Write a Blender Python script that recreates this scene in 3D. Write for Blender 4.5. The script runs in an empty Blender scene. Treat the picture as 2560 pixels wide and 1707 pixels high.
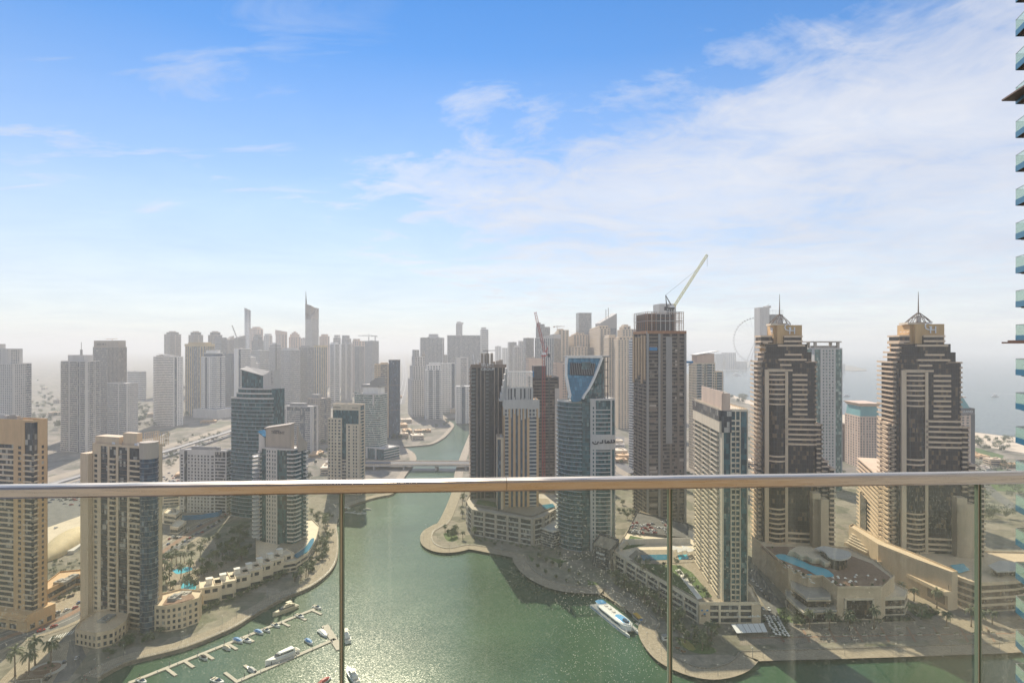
import bpy, bmesh, math, random
import numpy as np
from mathutils import Vector, Matrix
rad = math.radians
RND = random.Random(11)
sc = bpy.context.scene
COL = sc.collection
# ---------------------------------------------------------------- camera
# the balcony floor is about 185 m above the water; the view is level
F, CX, HY, H = 1500.0, 1280.0, 866.0, 185.0
cam = bpy.data.cameras.new('camera')
cam.sensor_width = 36.0
cam.lens = F / 2560 * 36.0
cam.shift_y = (HY - 853.5) / 2560
cam.clip_start = 0.05
cam.clip_end = 90000
co = bpy.data.objects.new('camera', cam)
co.location = (0, 0, H)
co.rotation_euler = (rad(90), 0, 0)
COL.objects.link(co)
sc.camera = co
# ---------------------------------------------------------------- sun and sky
SUN_AZ, SUN_EL = -14.5, 40.0          # degrees, azimuth from +Y towards +X
sd = Vector((math.sin(rad(SUN_AZ)) * math.cos(rad(SUN_EL)), math.cos(rad(SUN_AZ)) * math.cos(rad(SUN_EL)), math.sin(rad(SUN_EL))))
sl = bpy.data.lights.new('sun', 'SUN')
sl.energy = 5.0
sl.angle = rad(0.53)
sl.color = (1.0, 0.90, 0.76)
so = bpy.data.objects.new('sun', sl)
so.rotation_euler = sd.to_track_quat('Z', 'Y').to_euler()
so.location = (0, 0, 900)
COL.objects.link(so)
sc.view_settings.view_transform = 'Standard'
sc.view_settings.look = 'None'
sc.view_settings.exposure = 0.46
sc.view_settings.gamma = 1.0
sc.cycles.use_denoising = True
sc.cycles.max_bounces = 8
sc.cycles.diffuse_bounces = 3
sc.cycles.glossy_bounces = 3
sc.cycles.transmission_bounces = 4
sc.cycles.transparent_max_bounces = 12
sc.cycles.volume_bounces = 1
sc.cycles.sample_clamp_indirect = 4.0
sc.cycles.sample_clamp_direct = 30.0
sc.cycles.caustics_reflective = False
sc.cycles.caustics_refractive = False


class NT:
    """small helper to wire shader nodes"""
    def __init__(s, tree):
        s.t = tree
    def n(s, kind, **kw):
        x = s.t.nodes.new(kind)
        for k, v in kw.items():
            if k.startswith('i_'):
                x.inputs[int(k[2:])].default_value = v
            else:
                setattr(x, k, v)
        return x
    def l(s, a, b, ai=0, bi=0):
        s.t.links.new(a.outputs[ai], b.inputs[bi])
    def math(s, op, a, b=None, ai=0, bi=0, clamp=False):
        x = s.t.nodes.new('ShaderNodeMath'); x.operation = op; x.use_clamp = clamp
        for k, (q, qi) in enumerate(((a, ai), (b, bi))):
            if q is None: continue
            if isinstance(q, (int, float)): x.inputs[k].default_value = q
            else: s.t.links.new(q.outputs[qi], x.inputs[k])
        return x
    def ramp(s, src, pts, si=0):
        x = s.t.nodes.new('ShaderNodeValToRGB')
        e = x.color_ramp.elements
        while len(e) < len(pts): e.new(0.5)
        for q, (p, c) in zip(e, pts):
            q.position = p
            q.color = (c, c, c, 1) if isinstance(c, (int, float)) else (*c, 1)
        s.t.links.new(src.outputs[si], x.inputs[0])
        return x
    def mix(s, f, a, b, fi=0, ai=0, bi=0, blend='MIX'):
        x = s.t.nodes.new('ShaderNodeMix'); x.data_type = 'RGBA'; x.blend_type = blend
        for k, q, qi in ((0, f, fi), (6, a, ai), (7, b, bi)):
            if isinstance(q, (int, float)): x.inputs[k].default_value = q
            elif isinstance(q, tuple): x.inputs[k].default_value = (*q, 1)
            else: s.t.links.new(q.outputs[qi], x.inputs[k])
        return x                                                  # colour on outputs[2]


w = bpy.data.worlds.new('World')
sc.world = w
w.use_nodes = True
nt = NT(w.node_tree)
w.node_tree.nodes.clear()
sky = nt.n('ShaderNodeTexSky', sky_type='NISHITA', sun_disc=False, sun_elevation=rad(SUN_EL), sun_rotation=rad(SUN_AZ), altitude=0.0, air_density=1.0, dust_density=0.0, ozone_density=2.5)
hs = nt.n('ShaderNodeHueSaturation'); hs.inputs['Saturation'].default_value = 1.30; hs.inputs['Hue'].default_value = 0.503
nt.l(sky, hs, 0, 4)
tc = nt.n('ShaderNodeTexCoord')
sp = nt.n('ShaderNodeSeparateXYZ'); nt.l(tc, sp)
# cloud layer: a plane far above, so streaks crowd towards the horizon
zz = nt.math('ADD', nt.math('MAXIMUM', sp, 0.0, ai=2), 0.10)
cu = nt.math('DIVIDE', sp, zz, ai=0); cv = nt.math('DIVIDE', sp, zz, ai=1)
cc = nt.n('ShaderNodeCombineXYZ'); nt.l(cu, cc, 0, 0); nt.l(cv, cc, 0, 1)
mp = nt.n('ShaderNodeMapping'); mp.inputs['Rotation'].default_value = (0, 0, rad(-28)); mp.inputs['Scale'].default_value = (0.95, 1.15, 1); mp.inputs['Location'].default_value = (3.1, 1.7, 0)
nt.l(cc, mp)
n1 = nt.n('ShaderNodeTexNoise'); n1.inputs['Scale'].default_value = 0.9; n1.inputs['Detail'].default_value = 9; n1.inputs['Roughness'].default_value = 0.62; n1.inputs['Distortion'].default_value = 0.5
nt.l(mp, n1)
n2 = nt.n('ShaderNodeTexNoise'); n2.inputs['Scale'].default_value = 3.3; n2.inputs['Detail'].default_value = 8; n2.inputs['Roughness'].default_value = 0.65; n2.inputs['Distortion'].default_value = 0.9
nt.l(mp, n2)
az = nt.math('ARCTAN2', sp, sp, ai=0, bi=1)
el = nt.math('ARCSINE', sp, None, ai=2)
# the big bank: everything to the north (right) of a slanting edge
edge = nt.math('SUBTRACT', nt.math('ADD', nt.math('MULTIPLY', az, 0.52), 0.355), el)
nz = nt.math('ADD', nt.math('MULTIPLY', nt.math('SUBTRACT', n1, 0.5), 1.15), nt.math('MULTIPLY', nt.math('SUBTRACT', n2, 0.5), 0.38))
ga = nt.math('POWER', nt.math('DIVIDE', nt.math('SUBTRACT', az, 0.05), 0.24), 2.0); ge = nt.math('POWER', nt.math('DIVIDE', nt.math('SUBTRACT', el, 0.25), 0.12), 2.0)
puff = nt.math('MULTIPLY', nt.math('EXPONENT', nt.math('MULTIPLY', nt.math('ADD', ga, ge), -1.0), None), 0.20)
dd = nt.math('ADD', nt.math('ADD', edge, nz), puff)
bank = nt.ramp(dd, [(0.0, 0.0), (0.08, 0.34), (0.18, 0.72), (0.34, 0.95)])
# break the bank into lighter and thinner patches
thin = nt.ramp(n2, [(0.25, 0.72), (0.75, 1.0)])
bank2 = nt.math('MULTIPLY', bank, thin)
# loose wisps on the other side
mp3 = nt.n('ShaderNodeMapping'); mp3.inputs['Rotation'].default_value = (0, 0, rad(35)); mp3.inputs['Scale'].default_value = (1.1, 3.0, 1); mp3.inputs['Location'].default_value = (0.4, 5.0, 0)
nt.l(cc, mp3)
n3 = nt.n('ShaderNodeTexNoise'); n3.inputs['Scale'].default_value = 1.15; n3.inputs['Detail'].default_value = 8; n3.inputs['Roughness'].default_value = 0.6; n3.inputs['Distortion'].default_value = 0.6
nt.l(mp3, n3)
wisp = nt.ramp(n3, [(0.44, 0.0), (0.70, 0.80)])
wl = nt.ramp(nt.math('MULTIPLY', az, -1.0), [(0.15, 0.0), (0.42, 1.0)])
wisp2 = nt.math('MULTIPLY', wisp, wl)
allc = nt.math('MAXIMUM', bank2, wisp2)
# high thin veil near the horizon
veil = nt.ramp(el, [(0.0, 0.85), (0.10, 0.72), (0.26, 0.34), (0.45, 0.05), (0.6, 0.0)])
allc2 = nt.math('MAXIMUM', allc, veil)
cloudc = nt.ramp(n1, [(0.3, (4.9, 5.1, 5.8)), (0.7, (6.2, 6.25, 6.5))])
skymix = nt.mix(allc2, hs, cloudc)
bg = nt.n('ShaderNodeBackground'); bg.inputs[1].default_value = 0.105
nt.l(skymix, bg, 2, 0)
ow = nt.n('ShaderNodeOutputWorld'); nt.l(bg, ow)

# ---------------------------------------------------------------- projection helpers (photograph survey -> metres)
def wx(px, D): return (px - CX) / F * D
def wz(py, D): return H - (py - HY) / F * D
def G(px, py, z=2.0):
    D = F * (H - z) / (py - HY)
    return ((px - CX) / F * D, D)

# ---------------------------------------------------------------- materials
MATS = {}
def new_mat(name):
    m = bpy.data.materials.new(name); m.use_nodes = True
    MATS[name] = m
    t = NT(m.node_tree)
    p = m.node_tree.nodes['Principled BSDF']
    return m, t, p
def plain(name, col, rough=0.75, metal=0.0, var=0.18, scale=0.12, streak=True, spec=0.3, bump=0.0, bscale=2.0):
    m, t, p = new_mat(name)
    p.inputs['Roughness'].default_value = rough
    p.inputs['Metallic'].default_value = metal
    p.inputs['Specular IOR Level'].default_value = spec
    tc = t.n('ShaderNodeTexCoord')
    mp = t.n('ShaderNodeMapping'); mp.inputs['Scale'].default_value = (1, 1, 0.16 if streak else 1)
    t.l(tc, mp, 3, 0)
    a = t.n('ShaderNodeTexNoise'); a.inputs['Scale'].default_value = scale; a.inputs['Detail'].default_value = 6; a.inputs['Roughness'].default_value = 0.65
    t.l(mp, a)
    b = t.n('ShaderNodeTexNoise'); b.inputs['Scale'].default_value = scale * 9; b.inputs['Detail'].default_value = 4
    t.l(mp, b)
    s = t.math('ADD', t.math('MULTIPLY', a, 0.65), t.math('MULTIPLY', b, 0.35))
    r = t.ramp(s, [(0.3, tuple(c * (1 - var) for c in col)), (0.7, tuple(min(1, c * (1 + var * 0.8)) for c in col))])
    t.l(r, p, 0, 0)
    if bump:
        nb = t.n('ShaderNodeTexNoise'); nb.inputs['Scale'].default_value = bscale; nb.inputs['Detail'].default_value = 5
        t.l(tc, nb, 3, 0)
        bm = t.n('ShaderNodeBump'); bm.inputs['Strength'].default_value = bump
        t.l(nb, bm, 0, 2); t.l(bm, p, 0, p.inputs.find('Normal'))
    return m
def glassy(name, dark, mid, light=(0.42, 0.39, 0.34), cell=1.7, fh=3.6, rough=0.1, p_mid=0.5, p_light=0.84, mull=(0.08, 0.085, 0.09), spec=0.45, tilt=0.05):
    """facade glass: every pane has its own blind, tint and a slightly different tilt"""
    m, t, p = new_mat(name)
    tc = t.n('ShaderNodeTexCoord')
    sp = t.n('ShaderNodeSeparateXYZ'); t.l(tc, sp, 3, 0)
    off = 0.31
    def fl(i, c):
        q = t.math('DIVIDE', t.math('ADD', sp, off, ai=i), c)
        return q, t.math('FLOOR', q)
    qx, fx = fl(0, cell); qy, fy = fl(1, cell); qz, fz = fl(2, fh)
    cb = t.n('ShaderNodeCombineXYZ'); t.l(fx, cb, 0, 0); t.l(fy, cb, 0, 1); t.l(fz, cb, 0, 2)
    wn = t.n('ShaderNodeTexWhiteNoise'); t.l(cb, wn)
    r = t.ramp(wn, [(0.0, dark), (p_mid, tuple(a * .5 + b * .5 for a, b in zip(dark, mid))), (min(.99, p_mid + .2), mid), (p_light, mid), (min(1, p_light + .06), light)])
    fr = t.math('FRACT', t.math('ADD', qx, qy))
    ms = t.math('LESS_THAN', fr, 0.07)
    frz = t.math('FRACT', qz)
    mz = t.math('LESS_THAN', frz, 0.05)
    mm = t.math('MAXIMUM', ms, mz)
    c = t.mix(mm, r, mull)
    t.l(c, p, 2, 0)
    p.inputs['Roughness'].default_value = rough
    p.inputs['Specular IOR Level'].default_value = spec
    if tilt:
        g = t.n('ShaderNodeNewGeometry')
        va = t.n('ShaderNodeVectorMath', operation='SUBTRACT'); t.l(wn, va, 1, 0); va.inputs[1].default_value = (.5, .5, .5)
        vs = t.n('ShaderNodeVectorMath', operation='SCALE'); t.l(va, vs); vs.inputs[3].default_value = tilt
        vv = t.n('ShaderNodeVectorMath', operation='ADD'); t.l(g, vv, 1, 0); t.l(vs, vv, 0, 1)
        vn = t.n('ShaderNodeVectorMath', operation='NORMALIZE'); t.l(vv, vn)
        t.l(vn, p, 0, p.inputs.find('Normal'))
    return m
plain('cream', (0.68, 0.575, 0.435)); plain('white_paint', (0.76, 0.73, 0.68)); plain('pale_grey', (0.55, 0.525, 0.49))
plain('tan', (0.57, 0.385, 0.215)); plain('sandstone', (0.62, 0.49, 0.345)); plain('warm_grey', (0.42, 0.365, 0.305)); plain('ochre', (0.56, 0.37, 0.18))
plain('concrete', (0.205, 0.168, 0.132), var=0.4, scale=0.2); plain('dark_concrete', (0.095, 0.09, 0.088), var=0.4, scale=0.2); plain('brown_stone', (0.2, 0.15, 0.115))
plain('gold_stone', (0.56, 0.45, 0.27)); plain('rose_stone', (0.62, 0.47, 0.37)); plain('dark_grey', (0.09, 0.09, 0.095)); plain('mid_grey', (0.29, 0.28, 0.265))
plain('roof_grey', (0.38, 0.35, 0.31), streak=False, var=0.3); plain('white_metal', (0.72, 0.72, 0.72), rough=0.4, var=0.05)
plain('steel', (0.36, 0.36, 0.37), rough=0.4, metal=0.7, var=0.1); plain('red_paint', (0.40, 0.055, 0.05), rough=0.5); plain('yellow_paint', (0.60, 0.56, 0.24), rough=0.5)
plain('rust', (0.32, 0.16, 0.08), var=0.4, scale=0.5); plain('hessian', (0.36, 0.25, 0.145), var=0.35, scale=0.4); plain('blue_tarp', (0.03, 0.20, 0.42))
plain('black', (0.02, 0.02, 0.022)); plain('teal_roof', (0.16, 0.36, 0.36))
glassy('glass_dark', (0.018, 0.022, 0.026), (0.06, 0.07, 0.08)); glassy('glass_teal', (0.010, 0.038, 0.045), (0.04, 0.125, 0.14), (0.20, 0.27, 0.25), p_light=0.94)
glassy('glass_blue', (0.018, 0.034, 0.06), (0.045, 0.085, 0.13), (0.2, 0.24, 0.28), p_light=0.94); glassy('glass_hazed', (0.09, 0.10, 0.11), (0.19, 0.205, 0.22)); glassy('glass_green', (0.03, 0.075, 0.065), (0.11, 0.22, 0.19), (0.35, 0.42, 0.36))  # the far-tower grey has distance haze lightened into its colour
glassy('glass_bronze', (0.013, 0.008, 0.005), (0.040, 0.027, 0.018), (0.17, 0.11, 0.06), spec=0.3); glassy('glass_sail', (0.02, 0.12, 0.20), (0.035, 0.18, 0.29), (0.07, 0.24, 0.36), cell=2.2, mull=(0.02, 0.06, 0.08))
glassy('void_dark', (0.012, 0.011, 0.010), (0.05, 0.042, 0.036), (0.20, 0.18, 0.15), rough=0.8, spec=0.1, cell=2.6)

# ---------------------------------------------------------------- mesh building
class MB:
    def __init__(s):
        s.v = []; s.f = []
    def hexa(s, P):
        n = len(s.v); s.v += P
        s.f += [(n, n + 3, n + 2, n + 1), (n + 4, n + 5, n + 6, n + 7), (n, n + 1, n + 5, n + 4), (n + 1, n + 2, n + 6, n + 5), (n + 2, n + 3, n + 7, n + 6), (n + 3, n, n + 4, n + 7)]
    def box(s, x0, x1, y0, y1, z0, z1):
        s.hexa([(x0, y0, z0), (x1, y0, z0), (x1, y1, z0), (x0, y1, z0), (x0, y0, z1), (x1, y0, z1), (x1, y1, z1), (x0, y1, z1)])
    def fbox(s, fr, u0, u1, o0, o1, z0, z1):
        ox, oy, ux, uy, nx, ny = fr
        q = lambda u, o: (ox + ux * u + nx * o, oy + uy * u + ny * o)
        a, b, c, d = q(u0, o1), q(u1, o1), q(u1, o0), q(u0, o0)
        s.hexa([(*a, z0), (*b, z0), (*c, z0), (*d, z0), (*a, z1), (*b, z1), (*c, z1), (*d, z1)])
    def prism(s, poly, z0, z1, ztop=None):
        """ztop: optional heights per corner"""
        n = len(s.v); k = len(poly)
        s.v += [(x, y, z0) for x, y in poly] + [(x, y, (ztop[i] if ztop else z1)) for i, (x, y) in enumerate(poly)]
        s.f += [tuple(n + i for i in reversed(range(k))), tuple(n + k + i for i in range(k))]
        s.f += [(n + i, n + (i + 1) % k, n + k + (i + 1) % k, n + k + i) for i in range(k)]
    def loft(s, rings, cap=True):
        n = len(s.v); k = len(rings[0])
        for r in rings: s.v += list(r)
        for j in range(len(rings) - 1):
            for i in range(k):
                s.f.append((n + j * k + i, n + j * k + (i + 1) % k, n + (j + 1) * k + (i + 1) % k, n + (j + 1) * k + i))
        if cap:
            s.f.append(tuple(n + i for i in reversed(range(k)))); m = n + (len(rings) - 1) * k
            s.f.append(tuple(m + i for i in range(k)))
    def cyl(s, cx, cy, r0, r1, z0, z1, k=12):
        a = [2 * math.pi * i / k for i in range(k)]
        s.loft([[(cx + r0 * math.cos(t), cy + r0 * math.sin(t), z0) for t in a], [(cx + r1 * math.cos(t), cy + r1 * math.sin(t), z1) for t in a]])
    def beam(s, a, b, w, h=None):
        a = Vector(a); b = Vector(b); d = (b - a).normalized(); h = h or w
        e = d.cross(Vector((0, 0, 1)))
        e = Vector((1, 0, 0)) if e.length < 1e-4 else e.normalized()
        g = e.cross(d)
        e = e * w / 2; g = g * h / 2
        P = [a - e - g, a + e - g, a + e + g, a - e + g, b - e - g, b + e - g, b + e + g, b - e + g]
        s.hexa([tuple(p) for p in P])
    def face(s, pts):
        n = len(s.v); s.v += [tuple(p) for p in pts]; s.f.append(tuple(range(n, n + len(pts))))
    def mesh(s, name, mat, smooth=False):
        me = bpy.data.meshes.new(name)
        me.from_pydata(s.v, [], s.f)
        for m in (mat if isinstance(mat, (list, tuple)) else [mat]):
            me.materials.append(MATS[m] if isinstance(m, str) else m)
        if smooth:
            me.polygons.foreach_set('use_smooth', [True] * len(me.polygons))
        me.update()
        return me
    def build(s, name, mat, parent=None, smooth=False, **props):
        if not s.f: return None
        o = bpy.data.objects.new(name, s.mesh(name, mat, smooth))
        COL.objects.link(o)
        if parent is not None: o.parent = parent
        for k, v in props.items(): o[k] = v
        return o
def thing(name, label, cat, loc=(0, 0, 0), rz=0.0, group=None):
    o = bpy.data.objects.new(name, None); COL.objects.link(o)
    o.location = loc; o.rotation_euler = (0, 0, rz); o['label'] = label; o['category'] = cat
    if group: o['group'] = group
    return o
def dup(root, loc, rz=0.0, label=None, scale=None):
    r = root.copy(); COL.objects.link(r); r.location = loc; r.rotation_euler = (0, 0, rz)
    if scale: r.scale = (scale,) * 3
    if label: r['label'] = label
    for ch in KIDS(root):
        c = ch.copy(); COL.objects.link(c); c.parent = r
        for g in KIDS(ch):
            d = g.copy(); COL.objects.link(d); d.parent = c
    return r
_kids = {}
def KIDS(o):
    if o.name not in _kids:
        _kids[o.name] = [c for c in o.children]
    return _kids[o.name]
def copy_part(o, parent, dz=0.0, loc=None):
    c = o.copy(); COL.objects.link(c); c.parent = parent
    c.location = loc if loc else (o.location[0], o.location[1], o.location[2] + dz)
    return c
def arc(x0, y0, x1, y1, bulge, n):
    """points from (x0,y0) to (x1,y1) bowing out to the right-hand side of travel by bulge"""
    L = math.hypot(x1 - x0, y1 - y0); nx, ny = (y1 - y0) / L, -(x1 - x0) / L
    out = []
    for i in range(n + 1):
        t = i / n; b = bulge * (1 - (2 * t - 1) ** 2)
        out.append((x0 + (x1 - x0) * t + nx * b, y0 + (y1 - y0) * t + ny * b))
    return out
def inset(poly, d):
    k = len(poly); out = []
    for i in range(k):
        a, b, c = poly[i - 1], poly[i], poly[(i + 1) % k]
        def nrm(p, q):
            L = math.hypot(q[0] - p[0], q[1] - p[1]) or 1; return ((q[1] - p[1]) / L, -(q[0] - p[0]) / L)
        n1, n2 = nrm(a, b), nrm(b, c)
        mx, my = n1[0] + n2[0], n1[1] + n2[1]; q = 1 + n1[0] * n2[0] + n1[1] * n2[1]
        q = max(q, 0.35)
        out.append((b[0] - mx / q * d, b[1] - my / q * d))
    return out

def solve(px, C, dx, dy):
    k = (px - CX) / F
    return (k * C[1] - C[0]) / (dx - k * dy)

class Tower:
    """a tower on a box plan: corner (xc) nearest to us, one face running back-left to xl, the other to xr"""
    def __init__(s, name, label, xl, xc, xr, D, th, cat='tower', w=None, d=None, z0=2.0, group=None):
        t = rad(th); s.D = D
        C = (wx(xc, D), D)
        s.w = w or solve(xr, C, math.cos(t), math.sin(t))
        s.d = d or solve(xl, C, -math.sin(t), math.cos(t))
        s.root = thing(name, label, cat, (C[0], C[1], z0), t, group)
        s.z0 = z0
        s.near = D < 720
    def z(s, py, dist=None): return wz(py, dist or s.D) - s.z0
    def rect(s, x0=0.0, x1=None, y0=0.0, y1=None):
        x1 = s.w if x1 is None else x1; y1 = s.d if y1 is None else y1
        return [(x0, y0), (x1, y0), (x1, y1), (x0, y1)]
    def u(s, px, v=0.0):
        """local x along the front plane y=v for a photo column"""
        t = s.root.rotation_euler[2]
        C = (s.root.location[0] - math.sin(t) * v, s.root.location[1] + math.cos(t) * v)
        return solve(px, C, math.cos(t), math.sin(t))
    def body(s, fp, z0, z1, styles, wall='cream', glass='glass_dark', fh=3.7, balc=None, bwall=None, roof=True, depth=1.5, parapet=1.1, core=0.35, plant=None, top=0.0, skip=(), reveal=None):
        """styles: one column string per edge of the plan, or a single string for all of them"""
        cl, bl, bg = MB(), MB(), MB()
        k = len(fp)
        n = max(1, int(round((z1 - z0 - top) / fh))); fh = (z1 - z0 - top) / n
        for i in range(k):
            st = styles if isinstance(styles, str) else styles[i % len(styles)]
            if not st or i in skip: continue
            (x0, y0), (x1, y1) = fp[i], fp[(i + 1) % k]
            L = math.hypot(x1 - x0, y1 - y0)
            ux, uy = (x1 - x0) / L, (y1 - y0) / L
            fr = (x0, y0, ux, uy, uy, -ux)
            cols = []
            for tok in st.split():
                kd = tok[0]; rest = tok[1:].split(':')
                cols.append((kd, float(rest[0] or 1), float(rest[1]) if len(rest) > 1 else None))
            tot = sum(c[1] for c in cols); u = 0.0
            for kd, wt, prm in cols:
                a, b = u, u + L * wt / tot; u = b
                if kd == 'w': cl.fbox(fr, a, b, -core, 0, z0, z1)
                elif kd == 'p': cl.fbox(fr, a, b, -core, 0.6, z0, z1)
                elif kd == 'n':
                    m = max(1, int(prm or max(1, round((b - a) / max(3.6, s.D * .0052))))); pw = (b - a) / m; ww = pw * 0.52
                    cl.fbox(fr, a, a + (pw - ww) / 2, -core, 0, z0, z1)
                    for j in range(1, m): cl.fbox(fr, a + j * pw - (pw - ww) / 2, a + j * pw + (pw - ww) / 2, -core, 0, z0, z1)
                    cl.fbox(fr, b - (pw - ww) / 2, b, -core, 0, z0, z1)
                    for q in range(n + 1):
                        za, zb = z0 + q * fh - fh * .22, z0 + q * fh + fh * .20
                        cl.fbox(fr, a, b, -core, -0.02, max(z0, za), min(z1, zb) if q < n else z1)
                elif kd == 'b':
                    hf = (prm or 40) / 100
                    for q in range(n + 1):
                        za, zb = z0 + q * fh - fh * hf * .5, z0 + q * fh + fh * hf * .5
                        cl.fbox(fr, a, b, -core, 0.12, max(z0, za), min(z1, zb) if q < n else z1)
                elif kd == 'v':
                    m = int(prm or 4); pw = (b - a) / m
                    for j in range(m + 1):
                        c = a + j * pw; hw = pw * .16
                        cl.fbox(fr, max(a, c - hw), min(b, c + hw), -core, 0.25, z0, z1)
                elif kd == 'm':
                    m = int(prm or 6); pw = (b - a) / m
                    for j in range(m + 1): cl.fbox(fr, max(a, a + j * pw - .12), min(b, a + j * pw + .12), -core, 0.10, z0, z1)
                    for q in range(n + 1): cl.fbox(fr, a, b, -core, 0.05, max(z0, z0 + q * fh - .14), z0 + q * fh + .14)
                elif kd in 'oq':
                    # balconies: slab + parapet; q has side walls and stays inside the wall line
                    kind = prm if prm is not None else 0
                    o0, o1 = (-core, depth) if kd == 'o' else (-core, 0.10)
                    bl.fbox(fr, a, b, o0, o1, -0.16, 0.10)
                    tgt = bl if kind == 0 else bg
                    hh = parapet if kind == 0 else 1.05
                    e = 0.0 if kd == 'o' else 0.06
                    tgt.fbox(fr, a, b, o1 - 0.14 - e, o1 - e, 0.10, hh)
                    if kd == 'o':
                        tgt.fbox(fr, a, a + .14, -core, o1 - .14, 0.10, hh); tgt.fbox(fr, b - .14, b, -core, o1 - .14, 0.10, hh)
                elif kd == 'g':
                    pass
        root = s.root
        gl = MB(); gl.prism(inset(fp, core), z0, z1 - 0.05)
        gl.build('glazing', glass, root)
        cl.build('wall_cladding', wall, root)
        if bl.f or bg.f:
            bw = bwall or wall
            if s.near:
                bo = bl.build('balcony', bw, root)
                go = None
                if bg.f:
                    if bo is None: bo = bg.build('balcony', 'balcony_glass', root)
                    else: go = bg.build('parapet_glass', 'balcony_glass', bo)
                bo.location = (0, 0, z0)
                for q in range(1, n):
                    c = copy_part(bo, root, q * fh)
                    if go: copy_part(go, c)
            else:
                allm = MB()
                for src in (bl, bg):
                    if not src.f: continue
                    va = np.array(src.v)
                    for q in range(n):
                        k0 = len(allm.v)
                        allm.v += [(x, y, z + z0 + q * fh) for x, y, z in src.v]
                        allm.f += [tuple(i + k0 for i in f) for f in src.f]
                allm.build('balcony_cladding', bw, root)
        if roof:
            r = MB(); r.prism(inset(fp, -0.05), z1, z1 + 0.5)
            ins = inset(fp, 0.30); k = len(fp)
            for i in range(k):
                (x0, y0), (x1, y1) = fp[i], fp[(i + 1) % k]
                L = math.hypot(x1 - x0, y1 - y0); ux, uy = (x1 - x0) / L, (y1 - y0) / L
                r.fbox((x0, y0, ux, uy, uy, -ux), 0, L, -0.35, -0.04, z1 + 0.5, z1 + 1.6)
            r.build('roof', wall, root)
            if plant is None: plant = 3
            xs = [p[0] for p in fp]; ys = [p[1] for p in fp]
            x0, x1, y0, y1 = min(xs), max(xs), min(ys), max(ys)
            rr = random.Random(int(s.D * 7 + z1))
            for q in range(plant):
                pw, pd, ph = (x1 - x0) * rr.uniform(.10, .26), (y1 - y0) * rr.uniform(.12, .3), rr.uniform(1.6, 4.2)
                px, py = x0 + (x1 - x0) * rr.uniform(.2, .6), y0 + (y1 - y0) * rr.uniform(.2, .6)
                m = MB(); m.box(px, px + pw, py, py + pd, z1 + .5, z1 + ph)
                m.box(px + pw * .2, px + pw * .55, py + pd * .2, py + pd * .6, z1 + ph, z1 + ph + .7)
                m.cyl(px + pw * .75, py + pd * .5, min(pw, pd) * .14, min(pw, pd) * .14, z1 + ph, z1 + ph + .5, 8)
                m.build('roof_plant', rr.choice(['mid_grey', 'pale_grey', 'roof_grey']), root)
        return n, fh
    def part(s, name, mb, mat, **p): return mb.build(name, mat, s.root, **p)

def text_mesh(body, size, depth=0.15):
    cu = bpy.data.curves.new('lettering', 'FONT'); cu.body = body; cu.size = size; cu.extrude = depth; cu.align_x = 'CENTER'; cu.resolution_u = 2
    o = bpy.data.objects.new('lettering', cu); COL.objects.link(o)
    me = bpy.data.meshes.new_from_object(o.evaluated_get(bpy.context.evaluated_depsgraph_get()))
    COL.objects.unlink(o); bpy.data.objects.remove(o)
    return me
def text_part(body, size, mat, parent, loc, rot, depth=0.15, sx=1.0, sy=1.0, name='lettering'):
    me = text_mesh(body, size, depth); me.materials.clear(); me.materials.append(MATS[mat])
    o = bpy.data.objects.new(name, me); COL.objects.link(o); o.parent = parent
    o.location = loc; o.rotation_euler = rot; o.scale = (sx, sy, 1)
    return o
def lattice(m, a, b, w, t=0.18, step=None):
    """square lattice mast or jib from a to b"""
    a = Vector(a); b = Vector(b); d = b - a; L = d.length; d.normalize()
    e = d.cross(Vector((0, 0, 1)));  e = Vector((1, 0, 0)) if e.length < 1e-3 else e.normalized()
    g = e.cross(d).normalized()
    cs = [(e * sx + g * sy) * w / 2 for sx, sy in ((-1, -1), (1, -1), (1, 1), (-1, 1))]
    for c in cs: m.beam(a + c, b + c, t)
    n = max(2, int(L / (step or w * 1.3)))
    for i in range(n):
        p, q = a + d * (L * i / n), a + d * (L * (i + 1) / n)
        for j in range(4):
            c0, c1 = cs[j], cs[(j + 1) % 4]
            if i % 2: c0, c1 = c1, c0
            m.beam(p + c0, q + c1, t * .7)

plain('hotel_band', (0.66, 0.50, 0.35))
plain('rib_brown', (0.33, 0.265, 0.21))

glassy('glass_black', (0.010, 0.009, 0.009), (0.026, 0.023, 0.021), (0.06, 0.055, 0.05), p_mid=.7, p_light=.95, spec=.3)

plain('slate_band', (0.36, 0.40, 0.42))
plain('edge_cream', (0.62, 0.59, 0.48), rough=.4, scale=6)

plain('ferry_blue', (0.13, 0.38, 0.66), rough=.3, var=.08)
# ---------------------------------------------------------------- setting: land, water, sea
def sheet_mat(name, cols, scale, rough=0.85, detail=8, bump=0.0):
    m, t, p = new_mat(name)
    tc = t.n('ShaderNodeTexCoord')
    a = t.n('ShaderNodeTexNoise'); a.inputs['Scale'].default_value = scale; a.inputs['Detail'].default_value = detail; a.inputs['Roughness'].default_value = 0.68
    t.l(tc, a, 3, 0)
    r = t.ramp(a, cols); t.l(r, p, 0, 0)
    p.inputs['Roughness'].default_value = rough; p.inputs['Specular IOR Level'].default_value = 0.25
    if bump:
        bm = t.n('ShaderNodeBump'); bm.inputs['Strength'].default_value = bump; t.l(a, bm, 0, 2); t.l(bm, p, 0, p.inputs.find('Normal'))
    return m
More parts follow.
